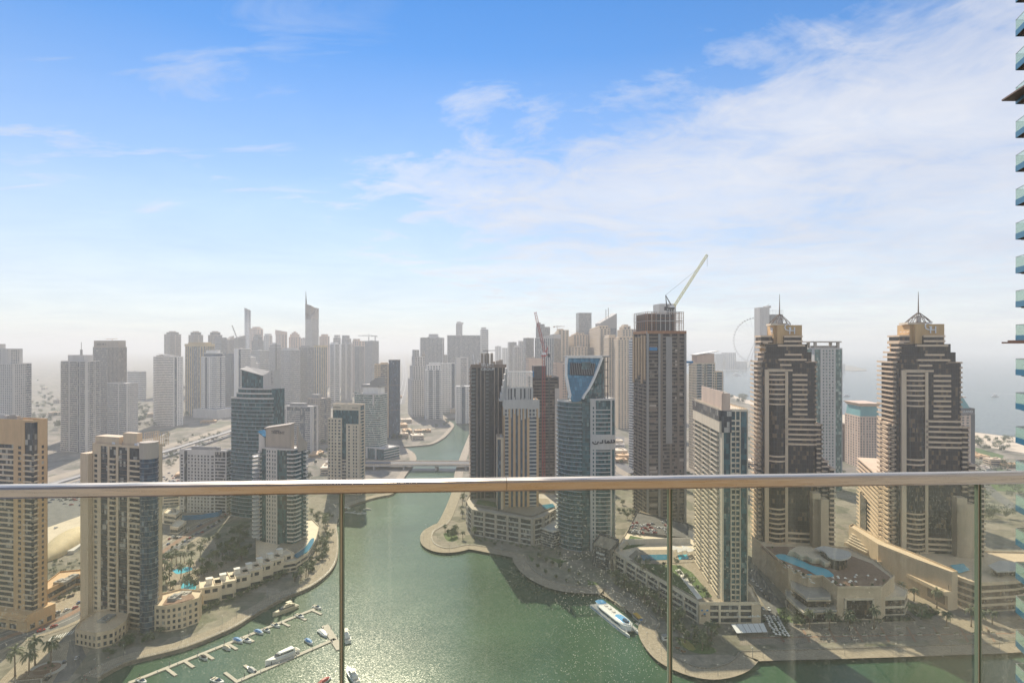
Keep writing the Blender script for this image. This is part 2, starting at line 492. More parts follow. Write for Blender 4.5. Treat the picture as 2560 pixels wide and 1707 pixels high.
# ground: sand, dusty plots, scrub, far off a patchwork of low roofs
m, t, p = new_mat('ground_sand')
tc = t.n('ShaderNodeTexCoord')
a = t.n('ShaderNodeTexNoise'); a.inputs['Scale'].default_value = 0.006; a.inputs['Detail'].default_value = 9; a.inputs['Roughness'].default_value = 0.7; t.l(tc, a, 3, 0)
b = t.n('ShaderNodeTexNoise'); b.inputs['Scale'].default_value = 0.22; b.inputs['Detail'].default_value = 6; t.l(tc, b, 3, 0)
v = t.n('ShaderNodeTexVoronoi'); v.inputs['Scale'].default_value = 0.045; v.distance = 'CHEBYCHEV'; t.l(tc, v, 3, 0)
base = t.ramp(a, [(0.30, (0.05, 0.07, 0.035)), (0.42, (0.12, 0.11, 0.085)), (0.52, (0.20, 0.17, 0.135)), (0.60, (0.11, 0.12, 0.075)), (0.72, (0.18, 0.165, 0.15))])
roofs = t.ramp(v, [(0.0, (0.22, 0.20, 0.18)), (0.4, (0.45, 0.40, 0.33)), (0.75, (0.12, 0.14, 0.09)), (1.0, (0.36, 0.32, 0.28))], si=1)
mx = t.mix(0.38, base, roofs); mx2 = t.mix(0.5, mx, b, ai=2, bi=0, blend='OVERLAY')
t.l(mx2, p, 2, 0); p.inputs['Roughness'].default_value = 0.9; p.inputs['Specular IOR Level'].default_value = 0.1

def paved(name, a, b, joint, size):
    m = sheet_mat(name, [(0.3, a), (0.7, b)], 0.3); t = NT(m.node_tree); p = m.node_tree.nodes['Principled BSDF']
    src = p.inputs[0].links[0].from_node; tc = t.n('ShaderNodeTexCoord'); mp = t.n('ShaderNodeMapping'); mp.inputs['Rotation'].default_value = (0, 0, .35); t.l(tc, mp, 3, 0)
    br = t.n('ShaderNodeTexBrick'); br.inputs['Scale'].default_value = 1.0 / size; br.inputs['Mortar Size'].default_value = .035; br.inputs['Color1'].default_value = (1, 1, 1, 1); br.inputs['Color2'].default_value = (.78, .76, .74, 1); br.inputs['Mortar'].default_value = (joint, joint, joint, 1); t.l(mp, br)
    mx = t.mix(1.0, src, br, blend='MULTIPLY'); t.l(mx, p, 2, 0)
sheet_mat('asphalt', [(0.3, (0.10, 0.10, 0.10)), (0.7, (0.17, 0.165, 0.16))], 0.15)
paved('paving', (.36, .305, .23), (.49, .415, .315), .42, 3.2)
paved('paving_dark', (.24, .21, .17), (.35, .30, .245), .5, 4.5)
paved('paving_red', (.28, .175, .125), (.38, .24, .17), .5, 2.4)
sheet_mat('lawn', [(0.3, (0.05, 0.09, 0.025)), (0.7, (0.11, 0.16, 0.05))], 0.35)
sheet_mat('beach_sand', [(0.3, (0.52, 0.43, 0.32)), (0.7, (0.64, 0.55, 0.42))], 0.05)
sheet_mat('dusty_sand', [(0.3, (0.27, 0.225, 0.165)), (0.7, (0.38, 0.32, 0.24))], 0.08)
sheet_mat('quay_stone', [(0.3, (0.12, 0.10, 0.08)), (0.7, (0.26, 0.22, 0.17))], 0.5)
sheet_mat('line_white', [(0.3, (0.6, 0.6, 0.58)), (0.7, (0.75, 0.75, 0.72))], 1.0)

# water: swell and ripples as bump, plus small wave facets that each tilt their own way
def water_mat(name, deep, shallow, wave, rough, strength, facet=0.0, cell=1.0, spec=0.5):
    m, t, p = new_mat(name)
    tc = t.n('ShaderNodeTexCoord')
    a = t.n('ShaderNodeTexNoise'); a.inputs['Scale'].default_value = 0.012; a.inputs['Detail'].default_value = 5; t.l(tc, a, 3, 0)
    r = t.ramp(a, [(0.35, deep), (0.68, shallow)]); t.l(r, p, 0, 0)
    p.inputs['Roughness'].default_value = rough; p.inputs['IOR'].default_value = 1.33; p.inputs['Specular IOR Level'].default_value = spec
    mp = t.n('ShaderNodeMapping'); mp.inputs['Rotation'].default_value = (0, 0, rad(24)); mp.inputs['Scale'].default_value = (1, 1.7, 1); t.l(tc, mp, 3, 0)
    n1 = t.n('ShaderNodeTexNoise'); n1.inputs['Scale'].default_value = 0.40 / wave; n1.inputs['Detail'].default_value = 3; n1.inputs['Roughness'].default_value = .6; t.l(mp, n1)
    n2 = t.n('ShaderNodeTexNoise'); n2.inputs['Scale'].default_value = 0.09 / wave; n2.inputs['Detail'].default_value = 2; t.l(mp, n2)
    h = t.math('ADD', t.math('MULTIPLY', n1, 0.9), t.math('MULTIPLY', n2, 1.6))
    bm = t.n('ShaderNodeBump'); bm.inputs['Strength'].default_value = strength; bm.inputs['Distance'].default_value = wave; t.l(h, bm, 0, 2)
    if facet:
        v = t.n('ShaderNodeTexVoronoi'); v.inputs['Scale'].default_value = 1.0 / cell; t.l(mp, v)
        pt = t.n('ShaderNodeTexNoise'); pt.inputs['Scale'].default_value = 0.03; pt.inputs['Detail'].default_value = 3; t.l(tc, pt, 3, 0)
        amt = t.ramp(pt, [(0.3, facet * .55), (0.7, facet)])
        va = t.n('ShaderNodeVectorMath', operation='SUBTRACT'); t.l(v, va, 1, 0); va.inputs[1].default_value = (.5, .5, .5)
        vs = t.n('ShaderNodeVectorMath', operation='SCALE'); t.l(va, vs); t.l(amt, vs, 0, 3)
        vm = t.n('ShaderNodeVectorMath', operation='MULTIPLY'); t.l(vs, vm); vm.inputs[1].default_value = (1, 1, 0)
        vv = t.n('ShaderNodeVectorMath', operation='ADD'); t.l(bm, vv); t.l(vm, vv, 0, 1)
        vn = t.n('ShaderNodeVectorMath', operation='NORMALIZE'); t.l(vv, vn); t.l(vn, p, 0, p.inputs.find('Normal'))
    else: t.l(bm, p, 0, p.inputs.find('Normal'))
    return m
water_mat('marina_green', (0.026, 0.068, 0.036), (0.052, 0.108, 0.060), 1.4, 0.22, 0.5, 0.125, 0.55, 0.45)
water_mat('sea_grey', (0.05, 0.085, 0.085), (0.07, 0.11, 0.105), 4.0, 0.25, 0.5, 0.2, 5.0)
water_mat('pool_blue', (0.08, 0.46, 0.60), (0.12, 0.55, 0.68), 0.5, 0.1, 0.15)
water_mat('pool_deep', (0.04, 0.16, 0.24), (0.06, 0.22, 0.30), 0.5, 0.1, 0.15)

LEFT = [(245, 1694), (298, 1664), (332, 1651), (464, 1618), (564, 1578), (602, 1559), (643, 1532), (709, 1495), (772, 1469), (812, 1442), (835, 1416), (845, 1386), (846, 1345), (842, 1310), (852, 1283), (880, 1262), (941, 1243), (984, 1233), (1003, 1205), (1022, 1177), (1038, 1155), (1041, 1144), (1034, 1131), (1015, 1120), (1001, 1117), (1074, 1111), (1104, 1098), (1120, 1085), (1135, 1065), (1130, 1056), (1112, 1049)]
RIGHT = [(2560, 1603), (2500, 1605), (2450, 1608), (2350, 1611), (2240, 1615), (2140, 1618), (2040, 1621), (1950, 1623), (1890, 1625), (1862, 1626), (1846, 1630), (1838, 1641), (1817, 1657), (1775, 1668), (1739, 1664), (1699, 1648), (1672, 1628), (1649, 1597), (1643, 1574), (1650, 1557), (1622, 1532), (1597, 1512), (1570, 1496), (1543, 1480), (1520, 1470), (1498, 1468), (1455, 1466), (1415, 1462), (1375, 1449), (1342, 1429), (1319, 1403), (1309, 1386), (1249, 1373), (1176, 1361), (1130, 1369), (1107, 1368), (1088, 1358), (1082, 1343), (1087, 1328), (1106, 1316), (1127, 1300), (1153, 1230), (1158, 1180), (1172, 1130), (1195, 1062)]
def smooth_line(pts, n=4):
    out = []
    k = len(pts)
    for i in range(k - 1):
        p0, p1, p2, p3 = pts[max(0, i - 1)], pts[i], pts[i + 1], pts[min(k - 1, i + 2)]
        for j in range(n):
            t = j / n
            out.append(tuple(0.5 * ((2 * b) + (-a + c) * t + (2 * a - 5 * b + 4 * c - d) * t * t + (-a + 3 * b - 3 * c + d) * t ** 3) for a, b, c, d in zip(p0, p1, p2, p3)))
    out.append(pts[-1])
    return out
QZ = 2.0
left_shore = smooth_line([G(x, y, QZ) for x, y in LEFT])
right_shore = smooth_line([G(x, y, QZ) for x, y in RIGHT])
marina_loop = [(2000, 330), (700, 372)] + right_shore + [(-80, 1560), (-170, 1520)] + left_shore[::-1] + [(-185, 262), (-170, 90), (2000, 90)]
coast_px = [(2547, 1093), (2439, 1080), (2106, 1035), (1865, 998), (1826, 985), (1790, 966), (1720, 935), (1660, 910), (1610, 893)]
outer = [(-32000, -600), (32000, -600), (32000, 300), (6000, 500), (2500, 900), (1400, 1120)] + [G(x, y, QZ) for x, y in coast_px] + [(900, 31000), (-32000, 31000)]
bm = bmesh.new()
for loop in (outer, marina_loop):
    vs = [bm.verts.new((x, y, QZ)) for x, y in loop]
    for i in range(len(vs)): bm.edges.new((vs[i], vs[(i + 1) % len(vs)]))
bmesh.ops.triangle_fill(bm, use_beauty=True, use_dissolve=False, edges=bm.edges[:])
for f in bm.faces:
    if f.normal.z < 0: f.normal_flip()
# drop the triangles that fell inside the marina basin
def inside(p, poly):
    c = False; j = len(poly) - 1
    for i in range(len(poly)):
        (xi, yi), (xj, yj) = poly[i], poly[j]
        if (yi > p[1]) != (yj > p[1]) and p[0] < (xj - xi) * (p[1] - yi) / (yj - yi) + xi: c = not c
        j = i
    return c
bad = [f for f in bm.faces if inside(f.calc_center_median(), marina_loop) or not inside(f.calc_center_median(), outer)]
bmesh.ops.delete(bm, geom=bad, context='FACES_ONLY')
me = bpy.data.meshes.new('ground'); bm.to_mesh(me); bm.free(); me.materials.append(MATS['ground_sand'])
go = bpy.data.objects.new('ground', me); COL.objects.link(go); go['kind'] = 'structure'
# quay walls down to the bed
q = MB()
for loop in (marina_loop,):
    for i in range(len(loop)):
        a, b = loop[i], loop[(i + 1) % len(loop)]
        q.face([(*a, -4), (*b, -4), (*b, QZ), (*a, QZ)])
for a, b in zip(outer[2:-2], outer[3:-2]): q.face([(*a, -4), (*b, -4), (*b, QZ), (*a, QZ)])
q.build('quay_wall', 'quay_stone', kind='structure')
wm = MB(); wm.face([(x, y, 0.0) for x, y in marina_loop]); wm.build('marina_water', 'marina_green', kind='structure')
sm = MB(); sm.face([(-32000, -600, -0.6), (32000, -600, -0.6), (32000, 31000, -0.6), (-32000, 31000, -0.6)]); sm.build('sea', 'sea_grey', kind='structure')
# air
hz = MB(); hz.box(-33000, 33000, -700, 32000, -6, 292)
m = bpy.data.materials.new('haze'); m.use_nodes = True; m.node_tree.nodes.clear(); MATS['haze'] = m
pv = m.node_tree.nodes.new('ShaderNodeVolumePrincipled'); pv.inputs['Density'].default_value = HAZE = 0.00017; pv.inputs['Anisotropy'].default_value = 0.1; pv.inputs['Color'].default_value = (0.84, 0.855, 0.865, 1)
om = m.node_tree.nodes.new('ShaderNodeOutputMaterial'); m.node_tree.links.new(pv.outputs[0], om.inputs[1])
hz.build('haze', 'haze', kind='stuff')

def strip(name, pts, width, mat, z=QZ + 0.03, side=0.0, close=False, kind='structure', thick=0.0):
    """ribbon along pts; side shifts it sideways (metres to the left of travel)"""
    m = MB(); k = len(pts); L = []; Rr = []
    for i in range(k):
        a = pts[max(0, i - 1)]; b = pts[min(k - 1, i + 1)]
        l = math.hypot(b[0] - a[0], b[1] - a[1]) or 1; nx, ny = -(b[1] - a[1]) / l, (b[0] - a[0]) / l
        L.append((pts[i][0] + nx * (side + width / 2), pts[i][1] + ny * (side + width / 2)))
        Rr.append((pts[i][0] + nx * (side - width / 2), pts[i][1] + ny * (side - width / 2)))
    for i in range(k - 1):
        if thick:
            m.hexa([(*Rr[i], z), (*Rr[i + 1], z), (*L[i + 1], z), (*L[i], z), (*Rr[i], z + thick), (*Rr[i + 1], z + thick), (*L[i + 1], z + thick), (*L[i], z + thick)])
        else:
            m.face([(*Rr[i], z), (*Rr[i + 1], z), (*L[i + 1], z), (*L[i], z)])
    o = m.build(name, mat)
    if kind: o['kind'] = kind
    return o
def patch(name, pxs, mat, z=QZ + 0.03, kind='structure', sm=0):
    pts = [G(x, y, z) for x, y in pxs]
    if sm: pts = smooth_line(pts + pts[:1], sm)[:-1]
    m = MB(); m.face([(x, y, z) for x, y in pts])
    me = m.mesh(name, mat)
    b = bmesh.new(); b.from_mesh(me)
    for f in b.faces:
        if f.normal.z < 0: f.normal_flip()
    bmesh.ops.triangulate(b, faces=b.faces[:], ngon_method='EAR_CLIP'); b.to_mesh(me); b.free()
    o = bpy.data.objects.new(name, me); COL.objects.link(o); o['kind'] = kind
    return o
# ---------------------------------------------------------------- far and middle-distance towers
def simple(name, label, xl, xc, xr, yt, D, th, styles, wall='pale_grey', glass='glass_hazed', fh=4.0, cat='tower', group=None, steps=(), d=None, w=None, plant=2, zbase=2.0, top=0.0, bwall=None, depth=1.3):
    t = Tower(name, label, xl, xc, xr, D, th, cat, w, d, zbase, group)
    h = t.z(yt); fh = max(fh, D * .0034)
    t.body(t.rect(), 0, h, styles, wall, glass, fh, plant=plant, top=top, bwall=bwall, depth=depth)
    z = h
    for (a, b, c, e, yy, st) in steps:                      # set-back storeys as fractions of the plan
        z1 = t.z(yy)
        t.body(t.rect(t.w * a, t.w * b, t.d * c, t.d * e), z + .5, z1, st or styles, wall, glass, fh, plant=0)
        z = z1
    t.h = z
    return t
LG = 'hazy towers beyond the highway'
# --- beyond the highway, first row (seen at the far left edge onwards)
t = simple('tower', 'grey stepped apartment tower cut by the frame edge', -70, 30, 79, 911, 980, 68, ['w1 n4:6 q2', 'w1 q3 w.5 n2:3', 'b1', 'n1'], 'pale_grey', 'glass_hazed', 3.8, steps=[(.0, .75, .1, .9, 874, 'w1 n3:4 w1'), (.0, .3, .3, .7, 862, 'w1')])
t = simple('tower', 'grey apartment tower with a thin aerial mast on its raised roof block', 152, 213, 250, 905, 1035, 70, ['w1 n1:1 o2 n1:1 o2', 'b1', 'n1', 'o3 w.5 o3 v1:1 o2'], 'pale_grey', 'glass_hazed', 3.7, steps=[(.15, .8, .15, .8, 890, 'w1')])
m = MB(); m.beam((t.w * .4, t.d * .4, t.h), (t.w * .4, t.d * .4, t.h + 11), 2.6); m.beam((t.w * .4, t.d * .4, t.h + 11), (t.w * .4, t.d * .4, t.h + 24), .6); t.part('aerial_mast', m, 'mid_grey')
t = simple('tower', 'broad dark grey tower with a blank parapet carrying letters', 232, 296, 317, 869, 1260, 66, ['v1:7', 'n1', 'n1', 'b3:30 v2:8'], 'warm_grey', 'glass_hazed', 4, steps=[(.03, .97, .03, .97, 853, 'w1')])
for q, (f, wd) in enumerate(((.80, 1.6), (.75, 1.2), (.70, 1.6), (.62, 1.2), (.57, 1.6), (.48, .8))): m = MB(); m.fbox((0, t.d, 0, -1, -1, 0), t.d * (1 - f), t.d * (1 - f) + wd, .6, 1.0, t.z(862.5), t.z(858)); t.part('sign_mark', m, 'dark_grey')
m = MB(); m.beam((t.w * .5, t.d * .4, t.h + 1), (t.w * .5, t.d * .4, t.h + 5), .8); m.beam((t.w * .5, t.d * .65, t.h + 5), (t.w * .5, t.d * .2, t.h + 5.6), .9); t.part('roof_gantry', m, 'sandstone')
t = simple('tower', 'low curved-front grey tower with banded upper floors beneath the broad dark one', 268, 316, 345, 960, 1205, 66, ['w.6 n4:5', 'b1', 'n1', 'b3:35 w.3 b2:35'], 'pale_grey', 'glass_hazed', 3.7)
t = simple('office_block', 'long low hazy office slab near the desert edge', 318, 350, 366, 930, 2050, 70, 'b1:45', 'pale_grey', 'glass_hazed', 4, cat='office block', plant=1)
# banded round-fronted tower
t = Tower('tower', 'white tower of curved bands with a square-windowed side panel', 383, 434, 458, 1374, 72); h = t.z(893)
fp = [(0, 0), (t.w, 0), (t.w, t.d)] + arc(0, t.d, 0, 0, 9, 8)[:-1]
t.body(fp, 0, h, ['w.5 g1.6 w.5 n3:3 w.4'] + ['b1'] + ['b1:30'] + ['b1:55'] * 8, 'white_paint', 'glass_hazed', 3.9)
m = MB()
for q in range(6): m.beam((t.w * .15 + q * 3, t.d * .2, h + 2), (t.w * .15 + q * 3.2, t.d * .85, h + 7), .8)
m.box(t.w * .2, t.w * .7, t.d * .3, t.d * .7, h + .5, h + 5); t.part('roof_crown', m, 'pale_grey')
for i, (a, b, c, yy) in enumerate(((410, 424, 453, 836), (471, 484, 508, 838), (520, 533, 556, 838))):
    simple('tower', ['grey rounded twin-step tower directly above the curved-band tower', 'grey rounded step-topped tower rising behind the gold tower', 'grey step-topped tower behind the white ribbed tower'][i], a, b, c, yy, 2250, 60, 'b2:50 w.4 b2:50', 'warm_grey', 'glass_hazed', 4, group=LG, steps=[(.15, .85, .1, .9, 831, 'b1'), (.3, .7, .25, .75, 828.5, 'w1')], plant=0)
t = simple('tower', 'gold-toned tower with pale vertical ribs', 463, 515, 536, 866, 1568, 72, ['v1:5', 'n1', 'n1', 'v1:4 g.5 v1:3'], 'gold_stone', 'glass_hazed', 4, steps=[(-.02, 1.02, -.02, 1.02, 861, 'w1'), (.1, .9, .1, .9, 857, 'w1')])
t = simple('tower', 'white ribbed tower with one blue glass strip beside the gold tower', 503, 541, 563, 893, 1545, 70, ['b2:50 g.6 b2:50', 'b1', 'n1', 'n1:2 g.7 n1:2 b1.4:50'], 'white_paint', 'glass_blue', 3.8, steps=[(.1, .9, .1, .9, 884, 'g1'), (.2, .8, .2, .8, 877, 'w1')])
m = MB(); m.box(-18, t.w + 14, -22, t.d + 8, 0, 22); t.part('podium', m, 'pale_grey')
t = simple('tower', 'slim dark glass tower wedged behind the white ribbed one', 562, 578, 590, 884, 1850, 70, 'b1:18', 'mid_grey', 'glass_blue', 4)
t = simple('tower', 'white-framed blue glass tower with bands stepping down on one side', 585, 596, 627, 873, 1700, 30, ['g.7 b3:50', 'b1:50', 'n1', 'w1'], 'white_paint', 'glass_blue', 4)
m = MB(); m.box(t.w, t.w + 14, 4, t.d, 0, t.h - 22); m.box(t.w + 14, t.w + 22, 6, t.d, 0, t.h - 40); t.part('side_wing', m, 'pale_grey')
t = simple('tower', 'spiky twin-finned tower left of the slender tilted-top one', 537, 552, 569, 858, 2050, 55, 'b1:40', 'mid_grey', 'glass_hazed', 4, plant=0)
m = MB()
for x0, hh in ((0, 22), (t.w - 4, 20)): m.prism([(x0, 0), (x0 + 4, 0), (x0 + 4, t.d), (x0, t.d)], t.h, t.h + hh, [t.h + hh, t.h + 4, t.h + 4, t.h + hh])
t.part('roof_fin', m, 'mid_grey')
t = simple('tower', 'tower with a ragged sloped crown and slim fins', 563, 574, 585, 850, 2350, 55, 'v1:4', 'warm_grey', 'glass_hazed', 4, plant=0)
m = MB(); m.prism([(0, 0), (t.w, 0), (t.w, t.d), (0, t.d)], t.h, t.h, [t.h + 2, t.h + 18, t.h + 14, t.h + 1]); t.part('sloped_crown', m, 'warm_grey')
t = simple('tower', 'dark tower with a bowed slanting roof below a distant jib', 585, 598, 614, 846, 2400, 50, 'v1:5', 'mid_grey', 'glass_hazed', 4, plant=0)
m = MB(); m.prism([(0, 0), (t.w, 0), (t.w, t.d), (0, t.d)], t.h, t.h, [t.h + 6, t.h + 13, t.h + 13, t.h + 1]); t.part('sloped_crown', m, 'mid_grey')
# slender tilted-top tower
t = Tower('tower', 'very slender pale glass tower with a tilted top', 611, 620, 627, 3000, 45); h = t.z(776)
t.body(t.rect(), 0, h, 'w.35 v1.6:4 w.2', 'white_metal', 'glass_blue', 4.5, roof=False)
m = MB(); m.prism(t.rect(), h, h, [h + 6, h, h + 8, h + 16]); t.part('tilted_crown', m, 'pale_grey')
# spire tower
t = Tower('tower', 'tall tapering tower ending in a slanted top and needle spire', 763, 780, 797, 2600, 45); h = t.z(768)
m = MB(); W, Dp = t.w, t.d
t.body(t.rect(), 0, t.z(797), 'b1:45', 'warm_grey', 'glass_hazed', 5, roof=False)
m.prism(t.rect(0, W, 0, Dp), t.z(797), t.z(797), [t.z(791), t.z(770), t.z(765), t.z(776)])
m.prism(t.rect(W * .0, W * .72, Dp * .2, Dp), t.z(797), h, [t.z(763), t.z(769), t.z(764), t.z(758)])
t.part('slanted_crown', m, 'warm_grey')
m = MB(); m.loft([[(-1.5 + 2.0, Dp - 8, t.z(775)), (7, Dp - 8, t.z(775)), (7, Dp, t.z(775)), (.5, Dp, t.z(775))], [(.8, Dp - 5, t.z(745)), (4, Dp - 5, t.z(745)), (4, Dp - 1, t.z(745)), (.8, Dp - 1, t.z(745))], [(1, Dp - 3, t.z(725)), (1.6, Dp - 3, t.z(725)), (1.6, Dp - 2.4, t.z(725)), (1, Dp - 2.4, t.z(725))]])
t.part('spire', m, 'mid_grey')
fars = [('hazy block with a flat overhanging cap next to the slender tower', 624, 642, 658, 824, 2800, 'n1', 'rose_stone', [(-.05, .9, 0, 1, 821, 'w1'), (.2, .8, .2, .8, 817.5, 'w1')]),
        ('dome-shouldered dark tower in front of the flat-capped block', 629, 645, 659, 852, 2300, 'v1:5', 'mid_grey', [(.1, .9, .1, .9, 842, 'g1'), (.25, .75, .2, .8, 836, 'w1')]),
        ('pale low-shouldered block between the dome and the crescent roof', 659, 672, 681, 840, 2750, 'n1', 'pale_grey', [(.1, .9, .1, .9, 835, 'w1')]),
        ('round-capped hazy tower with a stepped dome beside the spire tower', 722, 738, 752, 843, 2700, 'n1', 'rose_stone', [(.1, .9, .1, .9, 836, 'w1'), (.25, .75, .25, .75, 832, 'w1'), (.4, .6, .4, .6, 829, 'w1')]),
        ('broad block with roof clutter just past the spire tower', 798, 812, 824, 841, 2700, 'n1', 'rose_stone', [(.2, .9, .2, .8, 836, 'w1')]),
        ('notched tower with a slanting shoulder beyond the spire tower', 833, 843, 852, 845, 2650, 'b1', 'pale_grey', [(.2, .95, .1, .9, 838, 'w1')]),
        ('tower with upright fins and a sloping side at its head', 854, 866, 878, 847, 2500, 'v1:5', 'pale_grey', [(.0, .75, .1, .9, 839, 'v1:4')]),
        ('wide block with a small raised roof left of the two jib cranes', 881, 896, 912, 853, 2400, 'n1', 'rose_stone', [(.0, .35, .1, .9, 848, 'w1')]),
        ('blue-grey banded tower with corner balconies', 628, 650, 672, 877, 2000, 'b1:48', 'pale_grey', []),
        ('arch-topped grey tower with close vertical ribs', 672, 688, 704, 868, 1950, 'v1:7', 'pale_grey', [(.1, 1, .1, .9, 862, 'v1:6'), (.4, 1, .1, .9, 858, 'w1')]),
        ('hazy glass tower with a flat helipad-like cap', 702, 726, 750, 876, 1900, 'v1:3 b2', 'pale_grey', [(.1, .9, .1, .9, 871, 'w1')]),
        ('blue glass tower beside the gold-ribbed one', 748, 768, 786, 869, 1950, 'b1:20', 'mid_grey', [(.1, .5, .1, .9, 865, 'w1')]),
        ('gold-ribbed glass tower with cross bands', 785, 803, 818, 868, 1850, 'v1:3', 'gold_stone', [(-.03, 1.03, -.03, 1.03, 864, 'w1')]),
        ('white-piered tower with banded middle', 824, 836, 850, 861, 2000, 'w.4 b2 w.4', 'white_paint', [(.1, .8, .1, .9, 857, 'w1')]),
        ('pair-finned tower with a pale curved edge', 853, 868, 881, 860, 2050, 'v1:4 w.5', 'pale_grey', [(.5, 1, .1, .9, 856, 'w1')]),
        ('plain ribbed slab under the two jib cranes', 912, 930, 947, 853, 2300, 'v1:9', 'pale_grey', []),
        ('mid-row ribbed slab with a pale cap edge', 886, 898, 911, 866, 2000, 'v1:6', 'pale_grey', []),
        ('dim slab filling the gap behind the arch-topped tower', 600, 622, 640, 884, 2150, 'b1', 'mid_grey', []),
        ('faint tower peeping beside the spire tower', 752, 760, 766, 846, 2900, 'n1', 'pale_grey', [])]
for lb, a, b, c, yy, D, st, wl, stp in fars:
    simple('tower', lb, a, b, c, yy, D, 50, st, wl, 'glass_hazed', 4.2, group=LG, steps=stp, plant=3)
t = Tower('tower', 'crescent-roofed hazy tower with side ledges', 689, 704, 718, 2700, 50); h = t.z(836)
t.body(t.rect(), 0, h, 'n1', 'rose_stone', 'glass_hazed', 4.2, plant=0)
m = MB(); m.prism(t.rect(-2, t.w, 0, t.d), h, h, [h + 16, h + 12, h + 14, h + 22]); t.part('curved_crown', m, 'rose_stone')
# far small cranes
def tower_crane(label, x, y, zb, zt, jib, ang, mat='rust', w=2.0, cj=None, tk=.3):
    c = thing('tower_crane', label, 'crane', (x, y, zb), rad(ang))
    m = MB(); lattice(m, (0, 0, 0), (0, 0, zt - zb), w, tk, w * 2); m.build('mast', mat, c)
    m = MB(); lattice(m, (0, 0, zt - zb), (jib, 0, zt - zb), w * .8, tk, w * 2); m.build('jib', mat, c)
    m = MB(); lattice(m, (0, 0, zt - zb), (-(cj or jib * .3), 0, zt - zb), w * .8, tk, w * 2); m.box(-(cj or jib * .3) - 2, -(cj or jib * .3) + 2, -1.5, 1.5, zt - zb - 3, zt - zb); m.build('counter_jib', mat, c)
    m = MB(); m.beam((0, 0, zt - zb), (0, 0, zt - zb + jib * .16), w * .5); m.beam((0, 0, zt - zb + jib * .16), (jib * .7, 0, zt - zb + .5), tk * .6); m.build('apex', mat, c)
    m = MB(); m.box(-w * .6, w * .9, -w, w, zt - zb - 3, zt - zb - .3); m.build('cab', 'white_metal', c)
    return c
tower_crane('small jib crane with a long arm over the far ribbed slab', wx(922, 2320), 2320, wz(853, 2320), wz(839, 2320), 40, 180, 'mid_grey', 2.6, 14, .7)
tower_crane('small jib crane with a short arm over the far ribbed slab', wx(938, 2310), 2310, wz(853, 2310), wz(840, 2310), 16, 180, 'mid_grey', 2.6, 7, .7)
c = thing('luffing_crane', 'faint crane with a raised leaning arm near the slender tower', 'crane', (wx(593, 2400), 2400, wz(850, 2400)), 0)
m = MB(); lattice(m, (0, 0, 0), (0, 0, 6), 3, .8, 4); m.build('mast', 'mid_grey', c)
m = MB(); lattice(m, (0, 0, 6), (wx(580, 2400) - wx(593, 2400), 0, wz(813, 2400) - wz(850, 2400)), 2.2, .7, 5); m.build('jib', 'mid_grey', c)

# --- middle distance, centre
t = simple('office_block', 'pale hazy office block with raised roof house and name letters', 1048, 1050, 1108, 845, 2200, 3, ['p.3 v6:16 p.3', 'n1', 'n1', 'n1'], 'pale_grey', 'glass_hazed', 4.2, 'office block', d=60, plant=0, top=22)
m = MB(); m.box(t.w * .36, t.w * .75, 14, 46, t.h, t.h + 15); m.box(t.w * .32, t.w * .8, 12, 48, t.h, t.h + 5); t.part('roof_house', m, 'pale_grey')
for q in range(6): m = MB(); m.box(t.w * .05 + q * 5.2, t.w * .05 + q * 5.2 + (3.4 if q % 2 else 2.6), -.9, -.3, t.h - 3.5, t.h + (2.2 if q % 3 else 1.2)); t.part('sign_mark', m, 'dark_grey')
t = simple('office_block', 'very wide hazy office slab with vertical ribs', 1116, 1118, 1202, 839, 2200, 3, ['w.1 v6:26 w.1', 'n1', 'n1', 'n1'], 'pale_grey', 'glass_hazed', 4.2, 'office block', d=60, plant=0, top=14)
t = simple('tower', 'thin faint tower with a lopsided cap above the wide office slab', 1140, 1149, 1156, 810, 3000, 40, 'v1:3', 'pale_grey', 'glass_hazed', 5, steps=[(.0, 1.5, .1, .9, 807, 'w1'), (.1, .7, .1, .9, 805, 'w1')], plant=0)
t = simple('tower', 'faint round-topped tower at the end of the wide office slab', 1200, 1203, 1221, 824, 2800, 10, 'b1', 'pale_grey', 'glass_hazed', 5, steps=[(.1, .7, .1, .9, 819, 'w1')], d=40, plant=0)
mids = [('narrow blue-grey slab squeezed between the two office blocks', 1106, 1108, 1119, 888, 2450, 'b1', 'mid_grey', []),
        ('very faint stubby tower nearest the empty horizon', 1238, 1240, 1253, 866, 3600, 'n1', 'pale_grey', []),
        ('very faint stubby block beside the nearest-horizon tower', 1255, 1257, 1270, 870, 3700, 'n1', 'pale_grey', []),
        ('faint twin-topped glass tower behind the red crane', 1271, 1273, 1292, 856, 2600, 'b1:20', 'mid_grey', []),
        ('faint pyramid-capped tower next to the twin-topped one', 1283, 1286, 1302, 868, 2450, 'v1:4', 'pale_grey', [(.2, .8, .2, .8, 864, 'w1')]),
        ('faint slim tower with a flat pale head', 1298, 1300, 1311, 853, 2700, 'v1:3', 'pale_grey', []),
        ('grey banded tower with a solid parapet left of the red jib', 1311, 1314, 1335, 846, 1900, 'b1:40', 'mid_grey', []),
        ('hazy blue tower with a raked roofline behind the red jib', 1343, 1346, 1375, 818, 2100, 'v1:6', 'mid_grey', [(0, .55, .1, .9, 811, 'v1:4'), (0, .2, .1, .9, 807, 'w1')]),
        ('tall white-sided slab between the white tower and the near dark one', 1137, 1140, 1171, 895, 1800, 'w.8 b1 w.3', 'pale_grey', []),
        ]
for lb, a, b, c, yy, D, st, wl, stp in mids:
    simple('tower', lb, a, b, c, yy, D, 12, st, wl, 'glass_hazed', 4.2, steps=stp, d=34, plant=1)
